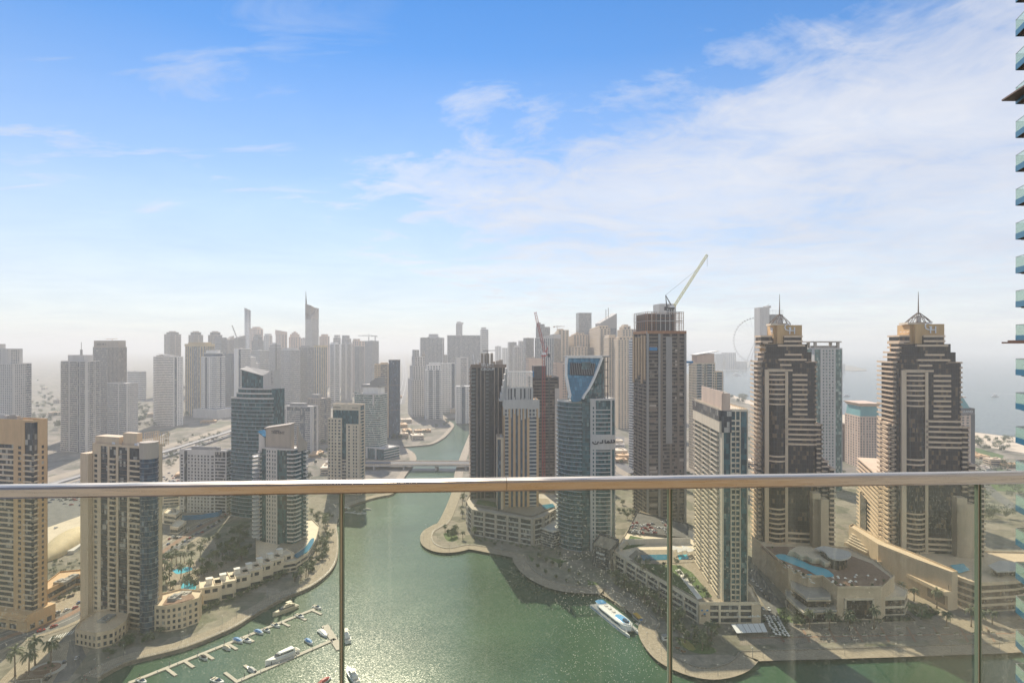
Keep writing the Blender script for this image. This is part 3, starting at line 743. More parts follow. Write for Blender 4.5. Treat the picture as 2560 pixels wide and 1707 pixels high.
t = simple('tower', 'grey glass tower with a slanted parapet and dark corner behind the red crane', 1337, 1385, 1402, 846, 1500, 70, ['g1', 'n1', 'n1', 'v1:9'], 'pale_grey', 'glass_hazed', 4, plant=1)
m = MB(); m.prism(t.rect(0, t.w, 0, t.d), t.h, t.h, [t.h + 11, t.h + 11, t.h + 1, t.h + 1]); t.part('slanted_parapet', m, 'pale_grey')
t = simple('tower', 'classical stepped grey tower with a small domed turret', 1020, 1030, 1066, 950, 1570, 18, ['n1:6', 'n1', 'n1', 'n1:3'], 'pale_grey', 'glass_dark', 4, plant=0, steps=[(.1, .98, .1, .9, 916, 'n1:5'), (.22, .95, .1, .85, 893, 'n1:4'), (.24, .56, .2, .75, 876, 'n1:2')])
m = MB(); m.cyl(t.w * .9, t.d * .3, 4.5, 4.5, t.z(894), t.z(886), 10); m.cyl(t.w * .9, t.d * .3, 4.8, 1.0, t.z(886), t.z(880), 10); m.cyl(t.w * .9, t.d * .3, .6, .1, t.z(880), t.z(871), 6); t.part('turret', m, 'warm_grey')
t = simple('tower', 'white stepped apartment tower beside the classical grey one', 1057, 1064, 1107, 926, 1500, 14, ['n1:2 q1.3 n.8:1 q1.3 n1:2', 'q1 n1:2', 'n1', 'q1 n1'], 'white_paint', 'glass_blue', 3.9, d=34, steps=[(.1, .9, .1, .9, 914, 'n1:5'), (.25, .85, .15, .85, 908, 'w1')])
t = simple('tower', 'white grid-windowed slab behind the stepped white tower', 1100, 1103, 1137, 909, 1650, 12, ['n2:7 g.6', 'n1', 'n1', 'n1'], 'white_paint', 'glass_blue', 3.9, d=30)
t = simple('apartment_block', 'low white block with a curved roof edge behind the dark crowned tower', 1138, 1141, 1182, 967, 1420, 10, ['n1:3 g.7 n1.5:5', 'n1', 'n1', 'n1'], 'white_paint', 'glass_blue', 3.9, 'apartment block', d=30)
t = simple('apartment_block', 'pinkish block with a sloped wing roof behind the red crane', 1318, 1322, 1358, 898, 1250, 10, ['w1', 'n1', 'n1', 'n1'], 'rose_stone', 'glass_hazed', 3.9, 'apartment block', d=30)
t = simple('tower', 'pinkish apartment tower next to the sail-topped one', 1388, 1392, 1420, 910, 900, 10, ['w1 n1:3', 'n1', 'n1', 'n1'], 'rose_stone', 'glass_hazed', 3.9, d=24)
# banded and dark cylinder pair
t = simple('tower', 'beige banded tower joined to a dark glass cylinder', 931, 936, 972, 912, 1200, 8, ['n1.4:4 q1.5 w.3', 'b1', 'n1', 'n1'], 'sandstone', 'glass_hazed', 3.8, d=30, plant=1)
m = MB(); m.beam((3, 3, t.h), (3, 3, t.h + 13), .7); t.part('aerial_mast', m, 'mid_grey')
m = MB(); m.box(t.w * .4, t.w * .9, 6, 20, t.h, t.h + 4.5); t.part('roof_house', m, 'sandstone')
cx_, r_ = t.u(986) , (t.u(1000) - t.u(971)) / 2
ring = [(cx_ + r_ * math.cos(a * math.pi / 12), 2 + r_ * math.sin(a * math.pi / 12)) for a in range(24)]
m = MB(); m.prism(ring, 0, t.z(900)); t.part('glazing_drum', m, 'glass_blue')
m = MB()
for q in range(3): m.prism([(cx_ + (r_ + .3) * math.cos(a * math.pi / 12), 2 + (r_ + .3) * math.sin(a * math.pi / 12)) for a in range(24)], t.z(900 + q * 62) - 1.2, t.z(900 + q * 62) + .6)
t.part('drum_rim', m, 'dark_grey')
# --- the beige resort cluster towards the beach
jb = [('beige tower with stepped parapet, tallest of the beige group', 1470, 1500, 1526, 822, 1560, 'n1', [(.05, .95, .1, .9, 814, 'n1')]),
      ('beige tower with clustered corner bays in the middle of the beige group', 1506, 1522, 1543, 844, 1420, 'n1', [(.1, .9, .1, .9, 838, 'w1')]),
      ('beige tower with many small square windows beside the unfinished tower', 1533, 1545, 1589, 850, 1330, 'n1', [(.1, .9, .1, .9, 843, 'n1')]),
      ('beige tower with an ornate crown just behind the unfinished one', 1543, 1556, 1600, 824, 1620, 'n1', [(.1, .5, .1, .9, 816, 'n1'), (.15, .4, .2, .7, 812, 'w1')]),
      ('hazy beige tower under a small orange jib crane', 1383, 1396, 1422, 826, 1750, 'n1', [(.05, .6, .1, .9, 821, 'n1')]),
      ('long hazy beige block with stepped roof near the sail-topped tower', 1420, 1434, 1470, 838, 1800, 'n1', [(.2, .8, .1, .9, 833, 'n1')]),
      ('lower hazy beige block in front of the long one', 1418, 1428, 1468, 868, 1700, 'n1', [])]
for lb, a, b, c, yy, D, st, stp in jb:
    simple('tower', lb, a, b, c, yy, D, -3, st, 'sandstone', 'glass_dark', 4.1, group='beige resort towers near the beach', steps=stp, plant=1)
tower_crane('orange jib crane on the hazy beige tower', wx(1393, 1755), 1760, wz(826, 1755), wz(816, 1755), 22, 0, 'rust', 1.6, 9, .5)
t = simple('tower', 'white tower of slanting bands squeezed beside the unfinished tower', 1572, 1585, 1592, 852, 900, 30, ['b1:55', 'b1', 'b1', 'b1:55'], 'white_paint', 'glass_blue', 3.8)
t = simple('tower', 'plain blue-grey hazy tower behind the beige group', 1445, 1447, 1479, 783, 2000, 8, 'b1:25', 'mid_grey', 'glass_hazed', 4.5, d=40, plant=0)
t = Tower('tower', 'blue glass tower with a sharply raked roof and twin needles', 1496, 1500, 1542, 1800, 10, d=45); h = t.z(820)
t.body(t.rect(), 0, h, 'm1:9', 'mid_grey', 'glass_blue', 4.5, roof=False)
m = MB(); m.prism(t.rect(), h, h, [t.z(808), t.z(783), t.z(781), t.z(808)]); t.part('raked_crown', m, 'mid_grey')
for q, (px, yy) in enumerate(((1517, 773), (1523, 769))):
    m = MB(); m.beam((t.u(px), 8, t.z(800)), (t.u(px), 8, t.z(yy)), 1.6); t.part('needle', m, 'mid_grey')
# behind the unfinished tower and the twin hotel towers
t = simple('tower', 'plain white tower head showing behind the unfinished tower', 1646, 1649, 1690, 762, 900, 8, ['w1 g.4 w1', 'w1', 'w1', 'w1'], 'pale_grey', 'glass_hazed', 4, d=26, plant=0)
t = simple('tower', 'tall pale concrete tower behind the spired hotel tower', 1888, 1900, 1924, 770, 1300, 4, ['w1 w.04 w1', 'w1', 'w1', 'w1'], 'pale_grey', 'glass_hazed', 4, d=26, plant=0, steps=[(.8, 1.15, .0, .8, 766, 'w1')])
m = MB(); x0 = t.w * 1.15; x1 = t.u(1958); hb = t.z(900)
m.box(x0, x1, 2, 20, 0, t.z(786)); t.part('concrete_core', m, 'mid_grey')
m = MB()
for q in range(9):
    x = x0 + (x1 - x0) * q / 8; m.beam((x, 1, hb), (x, 1, t.z(773)), .35)
for q in range(14): m.beam((x0, 1, hb + (t.z(776) - hb) * q / 13), (x1, 1, hb + (t.z(776) - hb) * q / 13), .3)
t.part('scaffold_lattice', m, 'steel')
m = MB(); m.beam((t.w * .9, 10, t.h), (t.w * .9 + 7, 10, t.h + 7), .5); t.part('roof_jib', m, 'mid_grey')
# ---------------------------------------------------------------- towers round the marina
m_, t_, p_ = new_mat('balcony_glass')
p_.inputs['Base Color'].default_value = (0.28, 0.34, 0.33, 1); p_.inputs['Roughness'].default_value = 0.12; p_.inputs['Alpha'].default_value = 0.55
S = {}
# tan tower at the frame's edge
t = Tower('tower', 'tan stone tower with a glass corner bay, cut by the frame edge above the road', -90, 82, 119, 391, 76)
h = t.z(1056, 391)
t.body(t.rect(), 0, h, ['g.55 w.3 n.55:1 w.25', 'n1', 'n1', 'q2.2 w.12 n.28:1 w.08 g.35'], 'tan', 'glass_dark', 3.5, top=15, bwall='sandstone', depth=1.4)
m = MB(); L = t.d
fr = (0, L, 0, -1, -1, 0)
m.fbox(fr, 0, L * .70, -.35, 0.0, h - 15, h); m.fbox(fr, L * .70, L * .885, -.35, 0.02, h - 15, h)
t.part('parapet_wall', m, 'tan')
bl = MB(); k = 8
u0, u1 = L * .885, L
bl.fbox(fr, u0, u1 + .3, 0, 1.2, -.15, .12); bl.fbox(fr, u0, u1 + .3, 1.1, 1.2, .12, 1.0)
bl.fbox((0, 0, 1, 0, 0, -1), 0, t.w * .33, 0, 1.2, -.15, .12); bl.fbox((0, 0, 1, 0, 0, -1), 0, t.w * .33, 1.1, 1.2, .12, 1.0)
b0 = bl.build('bay_balcony', 'sandstone', t.root); b0.location[2] = 3.5
for q in range(2, int((h - 15) / 3.5)): copy_part(b0, t.root, (q - 1) * 3.5)
m = MB(); m.box(-6, t.w + 3, -3, t.d, 0, 11); m.box(-8, -6, -3, t.d, 7.5, 8.6); t.part('podium', m, 'tan')
m = MB()
for q in range(6): m.box(-6.1, -6.0, t.d * (.1 + .14 * q), t.d * (.19 + .14 * q), 1.2, 4.2); m.box(-6.1, -6.0, t.d * (.1 + .14 * q), t.d * (.19 + .14 * q), 6.0, 7.6)
for q in range(4): m.box(-4 + q * 5.5, -1 + q * 5.5, -3.1, -3.0, 1.2, 4.2)
t.part('podium_glazing', m, 'glass_dark')

# beige tower with the round blue bay
t = Tower('tower', 'beige tower with a rounded blue glass bay and cluttered roof frames', 231, 366, 406, 387, 72)
h = t.z(1122); t.cr = h
t.body(t.rect(), 0, h, ['w.2 g.4 w.25 n.7:1 w.2', 'n1', 'n1', 'n.34:1 w.1 g.36 w.1 o.34 w.12 g.46 w.12 o.8 w.06'], 'sandstone', 'glass_dark', 3.4, top=5, bwall='sandstone', depth=1.0)
m = MB()
for q in range(int(h / 3.4)):      # spandrel lines across the tall window strips
    z = q * 3.4; m.fbox((0, t.d, 0, -1, -1, 0), t.d * .16, t.d * .30, -.3, -.1, z, z + .5); m.fbox((0, t.d, 0, -1, -1, 0), t.d * .50, t.d * .67, -.3, -.1, z, z + .5)
t.part('spandrel_cladding', m, 'brown_stone')
r = 5.2; ring = [(1.5 + r * math.cos(a * math.pi / 14), -.5 + r * math.sin(a * math.pi / 14)) for a in range(28)]
m = MB(); m.prism(ring, 0, h - 6); t.part('glazing_bay', m, 'glass_blue')
m = MB()
ro = [(1.5 + (r + .25) * math.cos(a * math.pi / 14), -.5 + (r + .25) * math.sin(a * math.pi / 14)) for a in range(28)]
for q in range(1, int(h / 3.4) - 1): m.prism(ro, q * 3.4 - .13, q * 3.4 + .13)
t.part('bay_trim', m, 'mid_grey')
m = MB(); m.prism(ro, h - 6, h + 4.5); t.part('bay_drum', m, 'warm_grey')
m = MB(); m.box(2, t.w * .8, t.d * .55, t.d, h, h + 6); m.box(3, t.w * .6, t.d * .25, t.d * .5, h, h + 9); t.part('roof_house', m, 'sandstone')
m = MB()
for q in range(9): x = t.w * .55 + q * 1.4; m.beam((x, 1, h), (x, 1, h + 9 - (q % 2) * 2), .25); m.beam((x, t.d * .2, h), (x, t.d * .2, h + 9), .25)
for zz_ in (3, 6, 9): m.beam((t.w * .55, 1, h + zz_), (t.w * .55 + 11, 1, h + zz_), .25); m.beam((t.w * .55, t.d * .2, h + zz_), (t.w * .55 + 11, t.d * .2, h + zz_), .25)
t.part('roof_frame', m, 'sandstone')
for q in range(7):
    m = MB(); x, y = t.w * (.15 + .08 * (q % 4)), t.d * (.1 + .13 * q); m.box(x, x + 2.2, y, y + 2.6, h + .5, h + 2.6); m.cyl(x + 1.1, y + 1.3, .8, .8, h + 2.6, h + 3.0, 10); t.part('cooling_unit', m, 'white_metal')
m = MB(); m.box(-3, t.w * .6, t.d + .02, t.d + 7, 0, t.z(1142)); t.part('side_wing', m, 'sandstone')
S['beige'] = t
# pale office/apartment slab by the blue hoarding
t = Tower('apartment_block', 'pale slab with square windows and grey bays behind the glass twin towers', 449, 566, 581, 655, 80, 'apartment block'); h = t.z(1130)
t.body(t.rect(), 0, h, ['q1', 'n1', 'n1', 'n.45:1 g.3 n2.2:7 n.5:1 q1 w.1'], 'pale_grey', 'glass_dark', 3.6, top=3.5, plant=3)
m = MB(); m.box(4, t.w - 4, t.d * .2, t.d * .8, h, h + 4.5); t.part('roof_house', m, 'mid_grey')

# glass twin towers with sail crowns
t = Tower('tower', 'dark teal glass tower with pale curved bands and a tilted glass crown', 577, 684, 704, 640, 76); zb = 0
L = t.d
def curved(x0, L0, L1, bul): return arc(x0, L1, x0, L0, bul, 8)
fp = [(0, 0), (t.w, 0), (t.w, L)] + curved(0, 0, L, 4.5)[:-1]
h = t.z(998)
t.body(fp, 0, h, ['g1', 'g1', 'g1'] + ['o1'] * 8, 'pale_grey', 'glass_teal', 4.1, bwall='slate_band', depth=0.6, parapet=.5, plant=0)
m = MB(); m.box(.4, t.w + 1, -3, 5.5, 0, t.z(972)); t.part('glazing_fin', m, 'glass_teal')
z1 = h
for a, yy in ((.12, 986), (.16, 974)):
    z2 = t.z(yy); f2 = [(0.5, L * a * .3), (t.w, L * a * .3), (t.w, L * (1 - a))] + curved(.5, L * a * .3, L * (1 - a), 4.5)[:-1]
    t.body(f2, z1 + .5, z2, 'g1', 'pale_grey', 'glass_teal', 4, plant=0); z1 = z2
m = MB(); a0, a1 = L * .25, L * .76
m.prism([(1, a0), (t.w * .8, a0), (t.w * .8, a1), (1, a1)], z1, z1, [t.z(941), t.z(931), t.z(920), t.z(926)]); t.part('glazing_crown', m, 'glass_teal')
m = MB(); m.prism([(.3, a0 - .6), (t.w * .85, a0 - .6), (t.w * .85, a1 + 2), (.3, a1 + 2)], t.z(940), t.z(940), [t.z(940), t.z(930), t.z(919), t.z(925)]); 
m2 = MB(); q4 = [(.3, a0 - .6, t.z(941)), (t.w * .85, a0 - .6, t.z(931)), (t.w * .85, a1 + 2, t.z(919)), (.3, a1 + 2, t.z(925))]
m2.hexa([(x, y, z) for x, y, z in q4] + [(x, y, z + .8) for x, y, z in q4]); t.part('crown_roof', m2, 'mid_grey')
m = MB(); m.prism([(.6, L * .0), (t.w * .9, L * .0), (t.w * .9, L * .25), (.6, L * .25)], z1, z1, [t.z(925), t.z(923), t.z(936), t.z(938)]); t.part('crown_wall', m, 'pale_grey')
text_part('T\nR\nI\nD\nE\nN\nT', 2.2, 'dark_grey', t.root, (.5, L * .045, t.z(931)), (rad(90), 0, rad(-90)), .12)
m = MB(); m.beam((t.w * .5, 2, t.z(925)), (t.w * .5, 2, t.z(858)), .5); t.part('aerial_mast', m, 'mid_grey')
m = MB(); m.box(-.2, .3, L * .34, L * .66, t.z(984), t.z(975)); t.part('plant_screen', m, 'rose_stone')

t = Tower('tower', 'grey and teal glass tower with a concave sail wall and fan balconies', 645, 735, 767, 530, 72); L = t.d
h = t.z(1126)
fp = [(0, 0), (t.w, 0), (t.w, L), (2, L)] + arc(0, L * .9, 0, 0, 2.0, 6)[:-1]
t.body(fp, 0, h, ['o.5 g.3 o.3', 'g1', 'g1', 'o1', 'g1', 'n1:2', 'w.15 n1:2', 'p.25 g.9', 'g1', 'o1'], 'pale_grey', 'glass_teal', 3.6, bwall='pale_grey', depth=1.5, plant=2)
m = MB(); m.prism([(1, L * .12), (t.w * .35, L * .12), (t.w * .35, L * .80), (1, L * .80)], h, h, [t.z(1064), t.z(1061), t.z(1073), t.z(1076)]); t.part('sail_wall', m, 'warm_grey')
m2 = MB(); q4 = [(.2, L * .10, t.z(1063)), (t.w * .4, L * .10, t.z(1060)), (t.w * .4, L * .84, t.z(1073)), (.2, L * .84, t.z(1076))]
m2.hexa(q4 + [(x, y, z + .8) for x, y, z in q4]); t.part('sail_coping', m2, 'warm_grey')
m = MB(); prof = [(0, t.z(1066)), (.2, t.z(1083)), (.42, t.z(1096)), (.68, t.z(1106)), (1.0, t.z(1112))]
for (a, za), (b, zb_) in zip(prof, prof[1:]):
    m.hexa([(t.w * (.3 + .7 * a), -.4, h - 2), (t.w * (.3 + .7 * b), -.4, h - 2), (t.w * (.3 + .7 * b), 1.4, h - 2), (t.w * (.3 + .7 * a), 1.4, h - 2), (t.w * (.3 + .7 * a), -.4, za), (t.w * (.3 + .7 * b), -.4, zb_), (t.w * (.3 + .7 * b), 1.4, zb_), (t.w * (.3 + .7 * a), 1.4, za)])
t.part('concave_wall', m, 'warm_grey')
m = MB(); m.prism([(0, L * .82), (8, L * .82), (8, L), (1, L)], h - 3, h, [t.z(1098), t.z(1095), t.z(1084), t.z(1086)]); t.part('corner_turret', m, 'pale_grey')
m2 = MB(); q4 = [(-.5, L * .80, t.z(1098) + .2), (8, L * .80, t.z(1094)), (8, L * 1.02, t.z(1083)), (.5, L * 1.02, t.z(1085))]; m2.hexa(q4 + [(x, y, z + .6) for x, y, z in q4]); t.part('turret_roof', m2, 'glass_sail')
text_part('TRIDENT', 3.6, 'dark_grey', t.root, (.85, L * .46, t.z(1087)), (rad(90), 0, rad(-90)), .15)
m = MB()
for q in range(10): m.fbox((.6, L * .55, 0, -1, -1, 0), q * .55, q * .55 + .4, .3, .5, t.z(1079.5), t.z(1079.5) + .5 + .3 * (q % 2))
t.part('sign_lettering', m, 'dark_grey')
fan = MB(); n_ = len(fan.v)
pts = [(-1, L * .95)] + [(1 + 7 * math.cos(a), L * .97 + 6.0 * math.sin(a)) for a in [rad(170 - 16 * q) for q in range(9)]]
fan.prism(pts, -.15, .15)
for (xa, ya), (xb, yb) in zip(pts[1:], pts[2:]): fan.beam((xa, ya, .6), (xb, yb, .6), .12, 1.0)
f0 = fan.build('fan_balcony', 'white_paint', t.root); f0.location[2] = 12
for q in range(1, int((h - 14) / 3.6)): copy_part(f0, t.root, q * 3.6)
fan2 = MB(); x0 = t.w
fan2.prism([(x0 - 2, -.5), (x0 + 5.5, 2.5), (x0 + 6.2, 8), (x0, 10)], -.15, .15); fan2.beam((x0 + 5.5, 2.5, .5), (x0 + 6.2, 8, .5), .12, .9); fan2.beam((x0 - 2, -.5, .5), (x0 + 5.5, 2.5, .5), .12, .9)
f1 = fan2.build('fan_balcony', 'white_paint', t.root); f1.location[2] = 10
for q in range(1, int((h - 10) / 7.2)): copy_part(f1, t.root, q * 7.2)
S['trident'] = t
# behind the twins
t = Tower('tower', 'white-framed grey block with a recessed balcony front behind the sail-walled tower', 706, 780, 796, 1035, 76); h = t.z(1018)
t.body(t.rect(), 0, h, ['w.4 g.6 w.4', 'n1', 'n1', 'n.7:2 w.1 q2.4 g.9 q.9 w.35'], 'pale_grey', 'glass_hazed', 3.6, top=5, plant=1)
m = MB(); m.box(4, t.w * .7, t.d * .3, t.d * .8, h, h + 6); t.part('roof_house', m, 'mid_grey')
t = Tower('tower', 'grey slab with stacked balconies rising behind the white-framed block', 768, 800, 827, 1119, 62); h = t.z(998)
t.body(t.rect(), 0, h, ['q1 g.5 q1', 'n1', 'n1', 'b1 n1'], 'warm_grey', 'glass_hazed', 3.6, plant=1)
m = MB(); m.box(4, t.w * .5, t.d * .3, t.d * .8, h, h + 8); t.part('roof_house', m, 'mid_grey')
t = Tower('tower', 'cream tower with square windows and a dark glass upper recess', 832, 901, 913, 742, 78); h = t.z(1014); L = t.d
t.near = True
t.body(t.rect(0, None, 0, L), 0, h, ['o1 w.3', 'n1', 'n1', 'g1 w.07'], 'cream', 'glass_teal', 4.0, top=3, plant=1, bwall='cream', depth=1.0)
m = MB(); m.fbox((0, L, 0, -1, -1, 0), 0, L, -.3, .05, h - 6, h); t.part('parapet_wall', m, 'cream')
zz1, zz2 = t.z(1049), t.z(1063)
f2 = [(-1.2, L * .66), (3, L * .66), (3, L * 1.17), (-1.2, L * 1.17)]; t.body(f2, 0, zz1, ['n1', 'w1', 'n1', 'n1:3 n.5:1'], 'cream', 'glass_dark', 4.0, plant=0)
f2 = [(-1.4, 0.1), (3, 0.1), (3, L * .50), (-1.4, L * .50)]; t.body(f2, 0, zz2, ['n1:1', 'w1', 'n1:1', 'w.25 n.6:1 w.3 n1:2 w.4'], 'cream', 'glass_dark', 4.0, plant=0)
f2 = [(-.9, L * .5), (2, L * .5), (2, L * .66), (-.9, L * .66)]; t.body(f2, 0, zz2 - 40, 'q1', 'cream', 'glass_dark', 4.0, plant=0, roof=False)
text_part('MARINA', 2.6, 'dark_grey', t.root, (-.1, L * .84, h - 3.4), (rad(90), 0, rad(-90)), .12)
m = MB()
for q in range(8): m.fbox((0, L, 0, -1, -1, 0), L * (.70 + .03 * q), L * (.70 + .03 * q) + (.9, .5)[q % 2], .05, .2, h - 3.2, h - 2.6 + .3 * (q % 3))
t.part('sign_lettering', m, 'dark_grey')
# teal banded tower and podium beyond the bridge
t = Tower('tower', 'pale green glass tower with a fin wall and boxed roof', 886, 950, 968, 985, 74); h = t.z(987)
t.body([(0, 0), (t.w, 0), (t.w, t.d)] + arc(0, t.d, 0, 0, 3, 6)[:-1], 0, h, ['b1', 'n1', 'n1'] + ['b1:35'] * 6, 'pale_grey', 'glass_green', 3.6, plant=0)
m = MB(); m.prism([(0, t.d * .2), (3, t.d * .2), (3, t.d), (0, t.d)], h, h, [t.z(990), t.z(990), t.z(982), t.z(982)]); t.part('glazing_crown', m, 'glass_green')
m = MB(); m.box(2, t.w, t.d * .1, t.d * .68, h, t.z(968)); t.part('roof_house', m, 'white_paint')
m = MB(); m.box(1, t.w + 1, t.d * .05, t.d * .73, t.z(968), t.z(962)); m.prism([(1, t.d * .1), (t.w, t.d * .1), (t.w, t.d * .4), (1, t.d * .4)], t.z(962), t.z(962), [t.z(943), t.z(943), t.z(955), t.z(955)]); t.part('roof_box', m, 'mid_grey')
m = MB(); m.fbox((0, t.d, 0, -1, -1, 0), t.d * .74, t.d * .80, -.2, 2.5, t.z(1012), t.z(984)); t.part('fin_wall', m, 'pale_grey')
t = Tower('podium_building', 'low glass podium with stepped rounded terraces by the bridge', 915, 960, 999, 965, 60, 'podium'); h = t.z(1124)
t.body([(0, 0), (t.w, 0), (t.w, t.d), (0, t.d)], 0, h, ['b1:30', 'b1', 'b1', 'w.2 g1 w.2 g1'], 'pale_grey', 'glass_teal', 4.0, plant=1)

# dark ribbed tower with the crown
t = Tower('tower', 'dark brown ribbed tower with a cylindrical roof crown above the point', 1174, 1178, 1265, 625, 6, d=36); h = t.z(917)
t.body(t.rect(), 0, h, ['o.55:1 g.62 g.62 g.12 q.35:1 g.6 g.52 g.4 g.65 w.1', 'n1', 'n1', 'o1'], 'brown_stone', 'glass_black', 3.9, bwall='brown_stone', depth=1.2, plant=0)
m = MB()
for fx in (.165, .275, .385, .665, .775, .9): m.fbox((0, 0, 1, 0, 0, -1), t.w * fx - .42, t.w * fx + .42, -.3, .5, 0, h); 
t.part('rib_trim', m, 'rib_brown')
m = MB(); m.fbox((0, 0, 1, 0, 0, -1), -.3, t.w + .3, -.5, .9, h - 1, t.z(911)); t.part('parapet_wall', m, 'brown_stone')
xc_ = t.u(1219); m = MB()
for a in range(12):
    an = a * math.pi / 6
    if a % 3 == 0: m.beam((xc_ + 5.2 * math.cos(an), 12 + 5.2 * math.sin(an), h), (xc_ + 5.2 * math.cos(an), 12 + 5.2 * math.sin(an), t.z(883)), 2.6)
for q in range(7): m.prism([(xc_ + 5.0 * math.cos(a * math.pi / 8), 12 + 5.0 * math.sin(a * math.pi / 8)) for a in range(16)], h + q * 2.1, h + q * 2.1 + .35)
m.cyl(xc_, 12, 2.6, 2.6, h, t.z(884), 10)
t.part('crown_drum', m, 'warm_grey')
m = MB(); m.beam((xc_, 5, h), (xc_, 5, t.z(877)), .4); m.beam((t.u(1208), 5, t.z(877)), (t.u(1239), 5, t.z(876)), .6); t.part('roof_davit', m, 'dark_grey')
text_part('SELECT\nGROUP', 4.2, 'white_metal', t.root, (xc_, -1.0, t.z(916)), (rad(90), 0, 0), .2)
m = MB(); m.beam((t.u(1188), 3, h), (t.u(1183), 3, t.z(885)), .6); m.beam((t.u(1196), 3, h + 1), (t.u(1195), 3, t.z(900)), 1.2); t.part('aerial_dish', m, 'white_metal')
for q, (fx, fy) in enumerate(((.12, .4), (.2, .6), (.62, .5), (.75, .4), (.85, .6))):
    m = MB(); m.box(t.w * fx, t.w * fx + 4, t.d * fy, t.d * fy + 5, h, h + 3 + q); t.part('roof_plant', m, 'warm_grey')

# cream tower with stacked crown fins
t = Tower('tower', 'tan and white stepped tower with an open white roof frame', 1239, 1260, 1347, 592, 4, d=26); h = t.z(1004)
t.body(t.rect(), 0, h, ['w.12 q.42:0 w.3 g.25 w.3 g.28 w.28 g.28 w.24 g.28 w.3 q.85 w.28', 'n1', 'n1', 'v1:5'], 'tan', 'glass_blue', 3.7, bwall='pale_grey', depth=1.0, top=4, plant=0)
m = MB(); m.fbox((0, 0, 1, 0, 0, -1), -.4, t.w + .3, -.6, .5, h - 7, h + 2); m.fbox((0, t.d, 0, -1, -1, 0), 0, t.d, -.6, .5, h - 6, h + 2); t.part('parapet_wall', m, 'pale_grey')
rr = random.Random(3)
m = MB(); 
for q in range(11):
    x = t.w * q / 10; m.fbox((0, 0, 1, 0, 0, -1), x - .55, x + .55, .5, .9, h - 12 - rr.uniform(0, 6), h + rr.uniform(2, 5))
t.part('fin_cladding', m, 'pale_grey')
x0, x1 = t.u(1267), t.u(1331, 4); z2 = t.z(972)
t.body([(x0, 3), (x1, 3), (x1, t.d - 2), (x0, t.d - 2)], h, z2, ['w.2 g.45 w.25 g.3 w.3 g.3 w.25 g.3 w.25 g.3 w.2', 'v1:5', 'v1:5', 'v1:5'], 'pale_grey', 'dark_grey', 4, plant=0)
m = MB()
for q in range(9):
    x = x0 + (x1 - x0) * q / 8; m.fbox((0, 3, 1, 0, 0, -1), x - .6, x + .6, 0, .5, h, z2 + (q % 2) * 3)
for q in range(6):
    x = t.u(1251) + (x0 - t.u(1251)) * q / 5; zt = t.z(1000 - 16 * q if q < 5 else 921); m.box(x - .7, x + .8, 5, t.d - 4, h, zt)
t.part('crown_fin_cladding', m, 'pale_grey')
m = MB(); zt = t.z(931)
for y in (3.5, t.d - 3):
    for q in range(8): x = x0 + (x1 - x0) * q / 7; m.beam((x, y, z2), (x, y, zt), .45)
    for q in range(7): z = z2 + (zt - z2) * (q + 1) / 7; m.beam((x0, y, z), (x1, y, z), .35 if q < 6 else .9)
for x in (x0, x1):
    for q in range(7): z = z2 + (zt - z2) * (q + 1) / 7; m.beam((x, 3.5, z), (x, t.d - 3, z), .35 if q < 6 else .9)
    for q in range(4): y = 3.5 + (t.d - 6.5) * q / 3; m.beam((x, y, z2), (x, y, zt), .45)
t.part('roof_frame', m, 'white_paint')
x0 = t.u(1219, -8); 
t.body([(t.u(1243, -8), -8), (t.u(1259, -8), -8), (t.u(1259, -8), 18), (t.u(1243, -8), 18)], 0, t.z(1098, 584), ['g.55 w.4', 'w1', 'n1', 'n1:2 q1 w.3 n1:2'], 'sandstone', 'glass_blue', 3.7, bwall='pale_grey', plant=1)
S['cream'] = t
# dark tower under construction with the red crane
t = Tower('tower', 'dark bare concrete tower under construction behind the red crane', 1329, 1332, 1397, 690, 8, d=34); h = t.z(946)
t.body(t.rect(), 0, h, ['q1 w.12 q.7 w.12 q.9 w.14', 'n1', 'n1', 'q1'], 'dark_concrete', 'void_dark', 3.7, bwall='concrete', plant=0)
m = MB(); m.fbox((0, 0, 1, 0, 0, -1), t.u(1387), t.w + .4, -.4, .7, 0, t.z(971)); t.part('white_panel', m, 'pale_grey')
m = MB(); m.box(t.u(1338), t.u(1369), 8, 22, h, t.z(915)); m.box(t.u(1336), t.u(1352), 6, 8, h, t.z(928)); t.part('core_wall', m, 'dark_concrete')
m = MB(); m.box(t.u(1334), t.u(1337), 5, 7.5, h + 1, t.z(928)); t.part('netting', m, 'blue_tarp')
rr = random.Random(5)
for q in range(10):
    m = MB(); x, y = rr.uniform(1, t.w - 3), rr.uniform(1, 26); m.box(x, x + rr.uniform(1, 3), y, y + rr.uniform(1, 3), h + .5, h + rr.uniform(1.5, 3.5)); t.part('formwork', m, rr.choice(['tan', 'pale_grey', 'rust']))
yb = t.root.location[1] - 3
